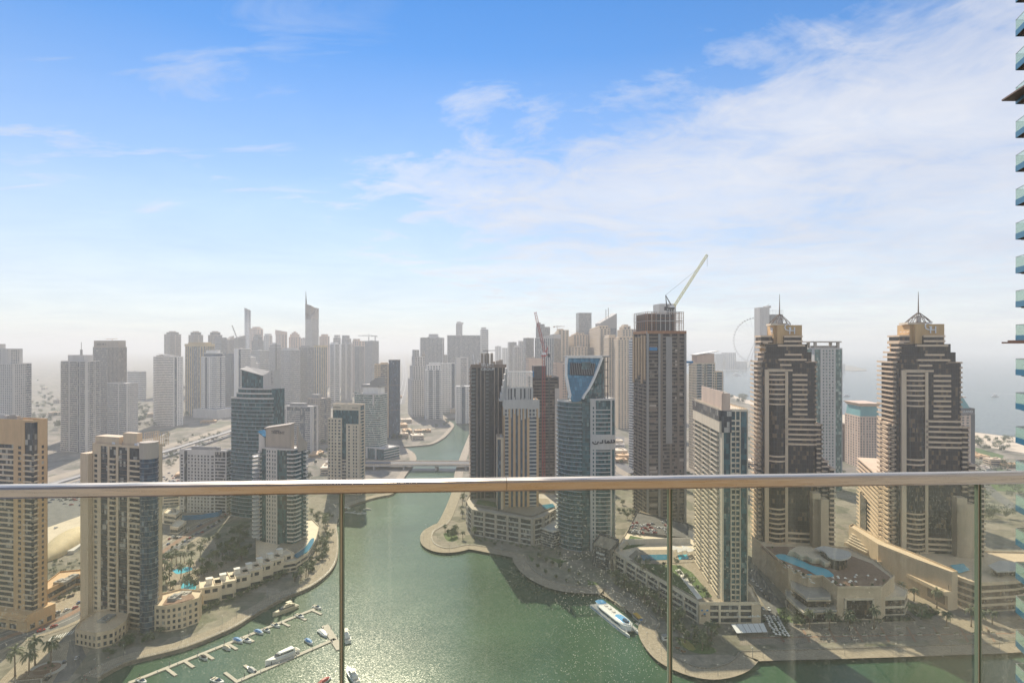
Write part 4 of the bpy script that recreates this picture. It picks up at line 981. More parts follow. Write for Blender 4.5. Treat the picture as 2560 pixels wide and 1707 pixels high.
def luffing(label, x, y, zb, zj, tip, mat, w, aframe, rz=0, tk=.22, jibmat=None, counter=7):
    c = thing('luffing_crane', label, 'crane', (x, y, zb), rz)
    m = MB(); lattice(m, (0, 0, 0), (0, 0, zj - zb), w, tk, w * 1.2); m.build('mast', mat, c)
    m = MB(); m.box(-w * .9, w * .9, -w * .9, w * .9, zj - zb - .3, zj - zb + 1); m.box(-counter, w, -w * .7, w * .7, zj - zb + 1, zj - zb + 1.8); m.build('slewing_deck', mat, c)
    m = MB(); m.box(-counter - .5, -counter + 2.0, -w * .7, w * .7, zj - zb - 1.2, zj - zb + 2.6); m.build('counterweight', 'dark_grey', c)
    m = MB(); m.box(-w * .6, w * .9, -w * 1.3, -w * .7, zj - zb + 1.8, zj - zb + 4); m.build('cab', 'white_metal', c)
    m = MB(); lattice(m, (w * .6, 0, zj - zb + 1.5), (tip[0], tip[1], tip[2] - zb), w * .75, tk, w); m.build('jib', jibmat or mat, c)
    m = MB(); a = (aframe[0], 0, aframe[1] - zb)
    for sy in (-.5, .5):
        m.beam((w * .4, sy * w, zj - zb + 1.5), a, tk * 1.5); m.beam((-counter * .7, sy * w, zj - zb + 1.5), a, tk * 1.2)
    m.beam(a, (tip[0] * .75, 0, (zj + (tip[2] - zj) * .75) - zb), tk * .5)
    m.beam((tip[0], 0, tip[2] - zb), (tip[0], 0, tip[2] - zb - 12), tk * .5); m.build('a_frame', mat, c)
    return c
X_ = lambda px, D: wx(px, D)
Dc = 676
luffing('red lattice crane with its arm raised, tied to the dark unfinished tower', X_(1359, Dc), Dc, 2, wz(890, Dc), (X_(1338, Dc) - X_(1359, Dc), 0, wz(780, Dc)), 'red_paint', 3.0, (4.5, wz(868, Dc)), tk=.36, counter=-5)

# sail-topped tower
t = Tower('tower', 'blue glass tower with a sail-shaped sloping glass face at its head', 1409, 1412, 1538, 536, 4, d=34)
U = lambda px, v=0: t.u(px, v)
h1, h2 = t.z(1008), t.z(1001)
a, b, c = U(1455), U(1476), t.w
left = arc(-3.2, 20, a, 0, 4.5, 7)
t.body([(a, 0.0), (a, 26), (-3.2, 26)] + left[:-1], 0, h1, ['', 'n1', 'o1'] + ['o1'] * 7, 'pale_grey', 'glass_teal', 3.75, bwall='slate_band', depth=1.2, parapet=.5, plant=0)
m = MB(); m.box(a, b + .5, .8, 30, 0, t.z(905)); m.box(a - 7, a, 4, 28, h1 - 3, t.z(985)); t.part('glazing_core', m, 'glass_teal')
m = MB()
for q in range(50): m.box(a + .2, b, .72, .8, q * 3.75, q * 3.75 + .16)
t.part('mullion_frame', m, 'mid_grey')
right = arc(b, .3, c, .3, 2.6, 5)
t.body(right[:-1] + [(c, .3), (c, 26), (b, 26)], 0, h2, ['w.3 n.5:1 w.15', 'q1', 'q1', 'q1', 'w.3 g.6 w.1', 'o1', 'n1', 'w1'], 'pale_grey', 'glass_teal', 3.75, bwall='pale_grey', depth=.8, parapet=.6, top=5, plant=1)
m = MB(); rr2 = arc(b, .3, c, .3, 2.6, 10); zl0, zl1 = t.z(1124), t.z(1088)
for (xa, ya), (xb, yb_) in zip(rr2, rr2[1:]): m.hexa([(xa, ya - .55, zl0), (xb, yb_ - .55, zl0), (xb, yb_ + .3, zl0), (xa, ya + .3, zl0), (xa, ya - .55, zl1), (xb, yb_ - .55, zl1), (xb, yb_ + .3, zl1), (xa, ya + .3, zl1)])
t.part('sign_band', m, 'pale_grey')
# sign letters as raised strokes following the bowed front
def stroke(mb, pts, w_, base_z, dep=.25):
    for (xa, za), (xb, zb2) in zip(pts, pts[1:]):
        def yy(x):
            tt = (x - b) / (c - b); return .3 - 2.6 * (1 - (2 * tt - 1) ** 2) - .75
        mb.beam((xa, yy(xa), base_z + za), (xb, yy(xb), base_z + zb2), w_, w_)
lw = .95; z0_ = t.z(1107); W_ = c - b
def lx(f): return b + W_ * f
dal = MB(); stroke(dal, [(lx(.90), 2.4), (lx(.96), 1.8), (lx(.96), .2), (lx(.86), .2)], lw, z0_); dal.build('sign_letter', 'black', t.root)
alf = MB(); stroke(alf, [(lx(.82), 2.9), (lx(.82), .2)], lw, z0_); alf.build('sign_letter', 'black', t.root)
mim = MB(); stroke(mim, [(lx(.84), .2), (lx(.66), .2), (lx(.64), 1.0), (lx(.69), 1.7), (lx(.73), 1.0), (lx(.72), .2)], lw, z0_); mim.build('sign_letter', 'black', t.root)
alf2 = MB(); stroke(alf2, [(lx(.56), 2.9), (lx(.56), .2), (lx(.64), .2)], lw, z0_); alf2.build('sign_letter', 'black', t.root)
lam = MB(); stroke(lam, [(lx(.46), 2.9), (lx(.46), .2), (lx(.34), .2)], lw, z0_); lam.build('sign_letter', 'black', t.root)
kaf = MB(); stroke(kaf, [(lx(.29), 1.5), (lx(.27), -.4), (lx(.18), -1.0), (lx(.10), -.4), (lx(.08), 1.0)], lw, z0_); kaf.build('sign_letter', 'black', t.root)
dot = MB(); stroke(dot, [(lx(.17), 1.2), (lx(.20), 1.2)], lw, z0_); dot.build('sign_letter', 'black', t.root)
# the sloping sail: outline as height versus front position; the face leans back towards the top
def sx(px): return U(px, 0)
edgeL = [(1418.5, 893), (1416, 910), (1415, 940), (1419, 965), (1423, 985), (1421, 994)]
edgeR = [(1507, 893), (1495, 922), (1481, 952), (1470, 972), (1459, 986), (1454, 996)]
bot = [(1428, 1001), (1437, 1004), (1447, 1001)]
yat = lambda py: -4.6 + 8.0 * max(0, (1004 - py)) / 112.0
loopp = [(sx(x), yat(y), t.z(y)) for x, y in edgeL] + [(sx(x), yat(y), t.z(y)) for x, y in bot] + [(sx(x), yat(y), t.z(y)) for x, y in reversed(edgeR)]
m = MB(); k = len(loopp)
for P in range(k):
    pa, pb = loopp[P], loopp[(P + 1) % k]
m.v += loopp + [(x, y + 3.0, z) for x, y, z in loopp]
m.f += [tuple(range(k - 1, -1, -1))] + [(i, (i + 1) % k, k + (i + 1) % k, k + i) for i in range(k)] + [tuple(range(k, 2 * k))]
sg = m.build('sail_glazing', 'glass_sail', t.root)
fr_ = MB()
for i in range(k):
    pa, pb = loopp[i], loopp[(i + 1) % k]
    if i in range(5, 9): continue
    fr_.beam((pa[0], pa[1] - .4, pa[2]), (pb[0], pb[1] - .4, pb[2]), 2.4, 1.6)
fr_.build('sail_frame', 'white_paint', t.root)
# solid flanks behind the sail
m = MB(); sec = []
for py, xl_, xr_ in ((1004, 1428, 1449), (985, 1422, 1460), (960, 1417, 1477), (930, 1415, 1492), (895, 1418, 1507)):
    y0 = yat(py) + .5; sec.append([(sx(xl_), y0, t.z(py)), (sx(xr_), y0, t.z(py)), (sx(1524), 22, t.z(py)), (sx(1430), 24, t.z(py))])
m.loft(sec); t.part('glazing_crown', m, 'glass_teal')
m = MB(); x0, x1 = sx(1436), sx(1484)
op = [(sx(1424), yat(937) - .35, t.z(937)), (sx(1484), yat(940) - .35, t.z(940)), (sx(1490), yat(909) - .35, t.z(909)), (sx(1427), yat(907) - .35, t.z(907))]
m.hexa([op[0], op[1], (op[1][0], op[1][1] + .3, op[1][2]), (op[0][0], op[0][1] + .3, op[0][2]), op[3], op[2], (op[2][0], op[2][1] + .3, op[2][2]), (op[3][0], op[3][1] + .3, op[3][2])])
t.part('sail_opening', m, 'black')
m = MB()
for q in range(14): 
    f = (q + .5) / 14; m.beam((op[0][0] + (op[1][0] - op[0][0]) * f, op[0][1] - .1, op[0][2]), (op[3][0] + (op[2][0] - op[3][0]) * f, op[3][1] - .1, op[3][2]), .18)
t.part('sail_mullion', m, 'pale_grey')
m = MB()
for px in (1509, 1516, 1523): m.beam((sx(px), 6, h2), (sx(px), 6, t.z(893)), .7)
for py in (989, 985, 966, 945, 925, 905, 893): m.beam((sx(1506), 6, t.z(py)), (sx(1525), 6, t.z(py)), .6)
t.part('crown_frame', m, 'dark_grey')
m = MB(); m.box(sx(1418), sx(1526), 2.6, 22, t.z(893), t.z(889.5)); t.part('crown_roof', m, 'mid_grey')
S['sail'] = t

# unfinished grey tower with scaffolded head
t = Tower('tower', 'unfinished bare grey concrete tower with scaffolding round its head', 1584, 1619, 1714, 612, 8); h = t.z(834)
t.body(t.rect(), 0, h, ['w.12 q1.6 w.28 q.9 w.3 q.7 w.3 q.6 w.2', 'n1', 'n1', 'o1 w.2 o1 w.2 o1'], 'concrete', 'void_dark', 3.75, bwall='concrete', depth=1.3, plant=0)
m = MB()
for px in (1619, 1648, 1713): m.fbox((0, 0, 1, 0, 0, -1), t.u(px) - 1.1, t.u(px) + 1.1, -.3, .8, 0, t.z(828))
m.fbox((0, 0, 1, 0, 0, -1), t.u(1665), t.u(1680), -.3, .35, t.z(1110), t.z(842))
t.part('pier_cladding', m, 'mid_grey')
ri = random.Random(8)
for q in range(int(h / 3.75)):
    for xa_, xb_ in ((.05, .26), (.30, .36), (.62, .70), (.72, .80), (.84, .96)):
        if ri.random() < .30: m = MB(); m.fbox((0, 0, 1, 0, 0, -1), t.w * xa_, t.w * (xb_ - ri.random() * .04), -.2, -.05, q * 3.75 + .3, q * 3.75 + 3.75); t.part('infill_panel', m, ri.choice(['warm_grey', 'brown_stone', 'concrete']))
m = MB(); m.box(-.6, t.w + .6, -.9, t.d, h, h + 3.0); t.part('edge_formwork', m, 'rust')
m = MB(); x0, x1 = t.u(1616, 6), t.u(1687, 6); m.box(x0, x1, 6, t.d - 6, h + 3, t.z(784)); t.part('core_wall', m, 'dark_concrete')
m = MB(); zt = t.z(779); zb_ = h + 3
xs = [t.u(p, 0) for p in (1619, 1630, 1641, 1652, 1664, 1675, 1686, 1698, 1709)]
for x in xs:
    m.beam((x, .5, zb_), (x, .5, zt), .55); m.beam((x, t.d - 3, zb_), (x, t.d - 3, zt), .4)
for z in (zt, zb_ + (zt - zb_) * .52): m.beam((xs[0], .5, z), (xs[-1], .5, z), .55); m.beam((xs[0], t.d - 3, z), (xs[-1], t.d - 3, z), .5); m.beam((xs[0], .5, z), (xs[0], t.d - 3, z), .4); m.beam((xs[-1], .5, z), (xs[-1], t.d - 3, z), .4)
t.part('steel_frame', m, 'pale_grey')
m = MB()
for side in (0, 1):
    xa, xb = (xs[0], xs[2]) if side == 0 else (xs[6], xs[8])
    for q in range(9):
        z = zb_ + (zt - zb_) * q / 9; m.beam((xa, .1, z), (xb, .1, z), .22); m.beam((xa, 5, z), (xb, 5, z), .22)
    for q in range(6): x = xa + (xb - xa) * q / 5; m.beam((x, .1, zb_), (x, .1, zt), .2); m.beam((x, 5, zb_), (x, 5, zt), .2)
for q in range(9): z = zb_ + (zt - zb_) * q / 9; m.beam((-.2, 0, z), (-.2, t.d - 3, z), .22)
for q in range(8): y = (t.d - 3) * q / 7; m.beam((-.2, y, zb_), (-.2, y, zt), .25); m.beam((-.2, y, zb_), (-.2, y + t.d * .1, zt), .18)
for q in range(3): z = zb_ + (zt - zb_) * (.42 + .25 * q); m.beam((xs[0], -.2, z), (xs[-1], -.2, z), .5, .25)
t.part('scaffold_lattice', m, 'rust')
m = MB(); L = t.d
for q in range(5): u = L * (.04 + .2 * q); m.fbox((0, L, 0, -1, -1, 0), u, u + L * .12, 1.2, 1.9, t.z(960 - 10 * (q % 3)), h - rr.uniform(0, 4))
t.part('hessian_netting', m, 'hessian')
m = MB(); m.box(t.u(1622), t.u(1640), -3.4, -1.4, t.z(876), t.z(868)); t.part('loading_platform', m, 'blue_tarp')
m = MB(); m.box(t.w + .3, t.u(1731, 4), 2, 6, t.z(908), t.z(903)); m.beam((t.w, 4, t.z(920)), (t.u(1729, 4), 4, t.z(908)), .4); t.part('loading_platform', m, 'blue_tarp')
S['unfin'] = t
Dc = 622
luffing('pale yellow lattice crane with its arm raised on top of the unfinished tower', wx(1679, Dc), Dc, wz(786, Dc), wz(773, Dc), (wx(1768, Dc) - wx(1679, Dc), 0, wz(637, Dc)), 'dark_grey', 2.6, (wx(1664, Dc) - wx(1679, Dc), wz(738, Dc)), tk=.42, jibmat='yellow_paint')

# beige tower with tilted roof slab, between unfinished tower and spired one
t = Tower('tower', 'beige balcony tower with a tilted flat roof slab, sea behind it', 1722, 1742, 1788, 880, 9); h = t.z(910)
t.body(t.rect(), 0, h, ['o1 n.5:1 g.25 n.3:1 o1 n.6:1', 'n1', 'n1', 'n1'], 'cream', 'glass_teal', 3.8, bwall='pale_grey', plant=0)
t.body(t.rect(t.w + .1, t.u(1808, 3), 3, t.d - 4), 0, t.z(931), ['n.5:1 o1 w.2', 'o1', 'n1', 'n1'], 'cream', 'glass_teal', 3.8, bwall='pale_grey', plant=1)
m = MB(); m.prism(t.rect(1, t.w - .5, 2, t.d * .7), h, h, [t.z(888), t.z(884), t.z(884), t.z(888)]); t.part('roof_house', m, 'rose_stone')
m2 = MB(); q4 = [(-.6, .5, t.z(888)), (t.u(1797), .5, t.z(879)), (t.u(1797), t.d * .75, t.z(879)), (-.6, t.d * .75, t.z(888))]; m2.hexa(q4 + [(x, y, z + 1.2) for x, y, z in q4]); t.part('tilted_roof', m2, 'white_paint')

# waterfront tower with blank white roof wall
t = Tower('tower', 'waterfront tower with a blank pale roof wall and long side balconies', 1737, 1804, 1870, 400, -4); h = t.z(1028)
t.body(t.rect(), 0, h, ['w.2 g.85 w.15 q.42 w.12 q.42 w.12 g.75 w.12', 'n1', 'n1', 'o1 w.12 o1 w.12 o1 w.3'], 'cream', 'glass_teal', 3.55, bwall='cream', depth=1.4, parapet=.9, top=3, plant=0)
m = MB(); m.fbox((0, 0, 1, 0, 0, -1), t.w * .35, t.w * .37, -.3, .9, 0, h - 12); m.fbox((0, 0, 1, 0, 0, -1), t.w * .68, t.w * .70, -.3, .9, 0, h - 12); m.fbox((0, 0, 1, 0, 0, -1), t.w * .52, t.w * .535, -.3, .9, 0, h - 12); m.fbox((0, 0, 1, 0, 0, -1), 0, t.w * .07, -.3, .8, 0, h - 14)
t.part('pier_cladding', m, 'cream')
m = MB(); L = t.d; m.fbox((0, L, 0, -1, -1, 0), 0, L, -.2, 1.5, h - 14, h - 6.5); t.part('parapet_wall', m, 'cream')
m = MB(); m.fbox((0, L, 0, -1, -1, 0), 0, L, -.2, 1.7, h - 6.5, h + .6); m.fbox((0, 0, 1, 0, 0, -1), 0, t.w * .36, -.2, 1.3, h - 14, h + .6); t.part('glazing_head', m, 'glass_dark')
m = MB(); m.fbox((0, L, 0, -1, -1, 0), L * .25, L + .6, -1.2, -.6, h, t.z(979)); t.part('roof_wall', m, 'rose_stone')
m = MB(); m.fbox((0, 0, 1, 0, 0, -1), 0, t.w * .32, -.6, .2, h, t.z(983)); t.part('roof_wall', m, 'rose_stone')
m = MB()
for q in range(26): m.fbox((0, L, 0, -1, -1, 0), L * q / 26, L * q / 26 + .15, 1.3, 1.45, h + .6, h + 2.4)
m.fbox((0, L, 0, -1, -1, 0), 0, L, 1.3, 1.42, h + 2.2, h + 2.4)
for q in range(10): x = t.w * .36 + t.w * .64 * q / 9; m.beam((x, 2, h), (x, 2, h + 5 - q * .35), .2)
m.beam((t.w * .36, 2, h + 5), (t.w, 2, h + 1.6), .25); t.part('roof_frame', m, 'sandstone')
S['scott'] = t

# green glass tower behind the spired hotel
t = Tower('tower', 'green glass and grey tower with an open square roof frame behind the spired tower', 2000, 2036, 2106, 760, -2); h = t.z(873)
t.body(t.rect(0, None, 0, 30), 0, h, ['g.5 w.12 n1:4 w.1 g.5 w.05', 'n1', 'n1', 'g.6 w.2'], 'pale_grey', 'glass_green', 3.9, plant=0)
m = MB(); t.u_ = t.u
for px in (2040, 2097): m.box(t.u(px) - 1.5, t.u(px) + 1.5, 1, 4, h, t.z(856)); m.box(t.u(px) - 1.5, t.u(px) + 1.5, 20, 23, h, t.z(856))
m.box(t.u(2012, 15), t.u(2104), 0, 25, t.z(856), t.z(853)); m.box(t.u(2042), t.u(2096), 5, 18, h, t.z(864)); t.part('roof_frame', m, 'warm_grey')
# pink hotel and the one with a name band
t = Tower('tower', 'pink stone tower with a flared teal roof between the spired towers', 2112, 2150, 2200, 900, -4); h = t.z(1043)
t.body(t.rect(), 0, h, ['n.8:2 w.1 n2:5 w.1', 'n1', 'n1', 'n1:6'], 'rose_stone', 'glass_dark', 3.9, plant=0)
m = MB(); i0 = t.rect(1, t.w - 1, 1, t.d - 1); m.loft([[(x, y, h) for x, y in i0], [(x * .9 + t.w * .05, y * .9 + t.d * .05, t.z(1016)) for x, y in i0]]); t.part('sloped_roof', m, 'teal_roof')
m = MB(); m.loft([[(x, y, t.z(1016)) for x, y in t.rect(2, t.w - 2, 2, t.d - 2)], [(x, y, t.z(1008)) for x, y in t.rect(-2, t.w + 2, -2, t.d + 2)]]); t.part('flared_cornice', m, 'rose_stone')
t = Tower('tower', 'pinkish tower with a dark name band and sloped teal roof by the beach', 2396, 2402, 2437, 880, 0, d=30); h = t.z(1034)
t.body(t.rect(), 0, h, ['n1:3', 'n1', 'n1', 'n1'], 'rose_stone', 'glass_dark', 3.8, plant=0)
m = MB(); m.fbox((0, 0, 1, 0, 0, -1), 0, t.w + .1, -.2, .35, h - 2, h + 0.1); m.fbox((0, 0, 1, 0, 0, -1), t.w * .72, t.w + .1, -.2, .3, 0, h - 2); t.part('dark_cladding', m, 'dark_grey')
t.body([(0, 0), (t.w, 0), (t.w, t.d), (0, t.d)], h + .5, h + 6.5, 'w1', 'dark_grey', 'dark_grey', 3, plant=0)
text_part('GRAND', 5.0, 'white_metal', t.root, (t.w * .42, -.6, h + 1.6), (rad(90), 0, 0), .2)
m = MB(); m.loft([[(x, y, h + 6.5) for x, y in t.rect(0, t.w * .72, 0, 22)], [(x, y, t.z(994)) for x, y in t.rect(0, t.w * .3, 4, 18)]]); t.part('sloped_roof', m, 'teal_roof')
m = MB(); m.box(-2, t.w * .5, 3, 19, t.z(994), t.z(992)); t.part('roof_cornice', m, 'rose_stone')
t = Tower('tower', 'narrow brown brick tower half hidden by the pink stone tower', 2100, 2104, 2124, 960, 0, d=20); t.body(t.rect(), 0, t.z(1063), 'n1', 'brown_stone', 'glass_dark', 3.8, plant=1)
# ---------------------------------------------------------------- the two spired hotel towers
def hotel(label, xc, xr, D, th, fx, spire, ytop, group, wing=None):
    """fx maps the first tower's photo columns to this one's, so both share one design"""
    t = Tower('hotel_tower', label, xc - 40, xc, xr, D, th, 'tower', d=34, group=group)
    U = lambda px, v=0.0: t.u(fx(px), v); Z = lambda py: t.z(ytop(py))
    fh = 3.9
    # dark glass body with its bands, stepped towards the top and out at the right foot
    x0 = U(1905)
    steps = [(0, Z(905), U(1905), U(2036, 1), 0, 30), (Z(905), Z(880), U(1912, 2), U(2028, 3), 2.5, 27), (Z(880), Z(860), U(1917, 3), U(2018, 4), 4, 25)]
    band = MB(); 
    for z0, z1, xa, xb, ya, yb in steps:
        g = MB(); g.prism([(xa, ya), (xb, ya), (xb, yb), (xa, yb)], z0, z1); t.part('glazing', g, 'glass_bronze')
    # left-hand balcony tiers, wide slabs round the corner
    Lz0 = Z(1366); n = 0
    z = 6.0
    zt = Z(857)
    tier0 = None
    while z < zt:
        if z < Z(905): xa, yb, ya = U(1903), 30, 0
        elif z < Z(880): xa, yb, ya = U(1911, 2), 27, 2
        else: xa, yb, ya = U(1917, 3), 25, 3.5
        key = round(xa, 1)
        if tier0 is None or tier0[0] != key:
            m = MB(); fr = (xa, yb + 6, 0, -1, -1, 0)
            m.fbox(fr, 3, yb + 6 - ya - 2.5, -3, 1.9, -.2, .12); m.fbox(fr, 3, yb + 6 - ya - 2.5, 1.7, 1.9, .12, 1.25)
            m.fbox((xa, ya, 1, 0, 0, -1), -1.9, 1.6, -5, -2.4, -.2, 1.25)
            o = m.build('balcony', 'hotel_band', t.root); tier0 = (key, o); o.location[2] = z
        else:
            c = copy_part(tier0[1], t.root); c.location[2] = z
        z += fh
    # centre: piers and the bowed bay
    pa, pb, ba, bb = U(1908), U(1921), U(1921), U(1962)
    m = MB(); zc = Z(923)
    m.box(pa + 1, pb, -2.2, 5, 0, zc); m.box(bb, bb + 2.2, -1.4, 5, 0, Z(928)); m.box(pb, bb, -1.0, 5, zc - 2, zc + .4); t.part('pier_cladding', m, 'sandstone')
    m = MB(); bay = arc(pb, -.6, bb, -.6, 3.2, 8); m.prism(bay + [(bb, 4), (pb, 4)], 0, zc - 3); t.part('glazing_bay', m, 'glass_bronze')
    bay2 = arc(pb, -.8, bb, -.8, 3.5, 8); bm_ = MB()
    for (xa, ya), (xb, yb) in zip(bay2, bay2[1:]): bm_.hexa([(xa, ya - .1, 0), (xb, yb - .1, 0), (xb, yb + .5, 0), (xa, ya + .5, 0), (xa, ya - .1, 1.3), (xb, yb - .1, 1.3), (xb, yb + .5, 1.3), (xa, ya + .5, 1.3)])
    zs = [Z(y) for y in (936, 948, 960, 972, 984, 996, 1009, 1138, 1150, 1268, 1280, 1292, 1304, 1316, 1328, 1340, 1352)]
    o = bm_.build('bay_band', 'hotel_band', t.root); o.location[2] = zs[0] - .6
    for z in zs[1:]: c = copy_part(o, t.root); c.location[2] = z - .6
    # right-hand bands
    def bands(ys, xa, xb, ya, dep, wrap, zcol='hotel_band', kind='balcony'):
        m = MB(); m.fbox((xa, ya, 1, 0, 0, -1), 0, xb - xa, -1, dep, -.2, 1.3)
        if wrap: m.fbox((xb, ya, 0, 1, 1, 0), -dep, 9, -1, dep, -.2, 1.3)
        o = m.build(kind, zcol, t.root); o.location[2] = Z(ys[0])
        for y in ys[1:]: c = copy_part(o, t.root); c.location[2] = Z(y)
    bands([938 + 12.1 * q for q in range(9)], U(1981), U(2018), 0, .9, False)
    bands([1047, 1060, 1072, 1085, 1097, 1109], U(1963), U(2036, 0), 0, 1.4, True)
    bands([1329, 1342, 1354, 1366], U(1963), U(2030, 0), 0, 1.2, False)
    # right wing steps
    wz_ = [(Z(905), U(2040, 6), 6, 24), (Z(1060), U(2052, 6), 4, 26), (Z(1150), U(2066, 6), 3, 26), (Z(1165), U(2078, 4), -3, 24)]
    px_ = U(2034, 6)
    for zt_, xb, ya, yb in wz_:
        g = MB(); g.prism([(px_, ya), (xb, ya), (xb, yb), (px_, yb)], 0, zt_); t.part('glazing', g, 'glass_bronze')
        m = MB(); m.fbox((px_, ya, 1, 0, 0, -1), -.3, xb - px_ + .8, -1, .8, -.2, 1.2); m.fbox((xb, ya, 0, 1, 1, 0), -.8, yb - ya, -1, .8, -.2, 1.2)
        nn = int((zt_ - 4) / fh); o = m.build('balcony', 'hotel_band', t.root); o.location[2] = zt_ - .6
        for q in range(1, min(nn, 14 if zt_ > Z(1100) else 30)): c = copy_part(o, t.root); c.location[2] = zt_ - .6 - q * fh
        px_ = xb
    # tan flank block with cut-back roof terraces near the foot
    m = MB(); xa, xb = U(2032, -8), U(2072, -8)
    m.box(xa, xb, -8, 10, 0, Z(1236)); m.box(xa, xb - 6, -8, 18, 0, Z(1222)); t.part('flank_wall', m, 'sandstone')
    m = MB(); m.fbox((xb, -4, 0, 1, 1, 0), 0, 14, -1, 2.2, -.2, 1.2); o = m.build('balcony', 'hotel_band', t.root); o.location[2] = 5
    for q in range(1, 9): copy_part(o, t.root, q * fh)
    # tan core and head
    ca, cb = U(1944, 5), U(2006, 5); yb = 30
    la = U(1918, 6)
    m = MB(); m.box(ca, cb, 6, yb, Z(905), Z(812.5)); m.box(la + 6, ca + 4, 10, yb + 2, Z(905), Z(813)); m.box(U(1915, 5), ca + 1, 8.5, 28, Z(908), Z(858)); t.part('core_wall', m, 'ochre')
    m = MB(); m.box(U(1927, 8), U(1973, 8), 8, 24, Z(812.5), Z(808)); t.part('roof_plinth', m, 'cream')
    for zz1, zz2, xa, xb, ya in ((Z(862), Z(838), U(1960, 4), U(2003, 4), 4.2),):
        m = MB(); m.box(xa, xb, ya, ya + 6, zz1, zz2 - 1); t.part('glazing_head', m, 'glass_bronze')
        for q in range(3):
            m = MB(); m.fbox((xa, ya, 1, 0, 0, -1), 0, xb - xa + 1, -.5, .9, 0, 1.5); m.fbox((xb, ya, 0, 1, 1, 0), 0, 12, -.5, 1.0, 0, 1.5); o = m.build('balcony', 'hotel_band', t.root); o.location[2] = zz2 - 1.8 - q * 3.9
    m = MB(); m.box(U(1893, 24), U(1931, 9), 9.6, 30, Z(862), Z(838)); t.part('glazing_head', m, 'glass_bronze')
    for q in range(3):
        m = MB(); xa = U(1897, 22); m.box(xa - 1.5, U(1931, 9), 8.6, 31, 0, 1.4); o = m.build('balcony', 'hotel_band', t.root); o.location[2] = Z(839) - 1.0 - q * 4.6
    # big ledges on the right at the head
    m = MB(); m.box(U(1950, 3), U(2010, 3), 2.6, 24, Z(905), Z(862)); t.part('glazing', m, 'glass_bronze')
    for yy, xa, xb, ya in ((864, 1945, 2012, 1.6), (886.5, 1962, 2004, 2.2), (899, 1946, 2016, .8), (912, 1950, 1978, .2), (925, 1953, 1981, -.3), (893, 2005, 2022, 4), (906, 2012, 2034, 3), (918, 2016, 2038, 3)):
        m = MB(); m.fbox((U(xa, ya), ya, 1, 0, 0, -1), 0, U(xb, ya) - U(xa, ya), -2, .8, 0, 1.5); o = m.build('balcony', 'hotel_band', t.root); o.location[2] = Z(yy) - .7
    # glass pyramid and spire
    cx, cy = U(1949, 16), 16; r = (U(1977, 16) - U(1922, 16)) / 2
    zb = Z(808); za = Z(784); m = MB(); k = 12
    P0 = [(cx + r * math.cos(2 * math.pi * i / k), cy + r * math.sin(2 * math.pi * i / k), zb) for i in range(k)]
    P1 = [(cx + r * .55 * math.cos(2 * math.pi * i / k), cy + r * .55 * math.sin(2 * math.pi * i / k), zb + (za - zb) * .55) for i in range(k)]
    P2 = [(cx + r * .12 * math.cos(2 * math.pi * i / k), cy + r * .12 * math.sin(2 * math.pi * i / k), za) for i in range(k)]
    for i in range(k):
        j = (i + 1) % k
        for a, b, w_ in ((P0[i], P1[i], .36), (P1[i], P2[i], .34), (P0[i], P0[j], .34), (P1[i], P1[j], .3), (P2[i], P2[j], .3), (P0[i], P1[j], .2)): m.beam(a, b, w_)
    pm = m.build('pyramid_frame', 'brown_stone', t.root)
    m = MB(); m.cyl(cx, cy, 2.2, 1.6, zb, za - 2, 10); t.part('pyramid_core', m, 'pale_grey')
    m = MB(); zsp = wz(spire, D) - 2
    m.loft([[(cx - .45, cy - .45, za - 1), (cx + .45, cy - .45, za - 1), (cx + .45, cy + .45, za - 1), (cx - .45, cy + .45, za - 1)], [(cx - .12, cy - .12, zsp), (cx + .12, cy - .12, zsp), (cx + .12, cy + .12, zsp), (cx - .12, cy + .12, zsp)]]); t.part('spire', m, 'brown_stone')
    return t, U, Z
def monogram(t, U, Z, px, v, face):
    """interlocked G and H raised on the head"""
    if face == 'front':
        loc = (U(px, 6), 5.6, Z(827)); rot = (rad(90), 0, 0)
        text_part('G', 9.0, 'white_metal', t.root, (loc[0] - 2.2, loc[1], loc[2]), rot, .25, .95)
        text_part('H', 8.2, 'white_metal', t.root, (loc[0] + 1.2, loc[1] - .3, loc[2] - 2.6), rot, .25, .95)
    else:
        x = U(1918, 6) + 5.7; y = 15
        text_part('G', 9.0, 'white_metal', t.root, (x, y + 1.5, Z(827)), (rad(90), 0, rad(-90)), .25, .95)
        text_part('H', 8.2, 'white_metal', t.root, (x - .3, y - 1.6, Z(827) - 2.6), (rad(90), 0, rad(-90)), .25, .95)
GR = 'twin spired hotel towers'
t1, U1, Z1 = hotel('brown banded hotel tower with glass pyramid and spire, two monograms, next to the waterfront tower', 1903, 2038, 500, -10, lambda p: p, 732, lambda y: y, GR)
monogram(t1, U1, Z1, 1976, 0, 'front'); monogram(t1, U1, Z1, 1915, 0, 'side')
s2 = 1.235; fx2 = lambda p: 2290.0 + (p - 1944) * 1.17
t2, U2, Z2 = hotel('wider brown banded hotel tower with glass pyramid and spire, long sloping lower wing', fx2(1903), fx2(2038), 480, -10, fx2, 726, lambda y: y + (-1 if y < 830 else 0) + (y - 866) * .03, GR)
monogram(t2, U2, Z2, 1976, 0, 'front')
m = MB(); x = U2(1930, 8)
for q in range(3):
    m = MB(); m.cyl(U2(1921, 9) + q * 2.6 - 2, 12, 1.2, .3, Z2(832) + .3, Z2(830), 10); t2.part('roof_dish', m, 'white_metal')
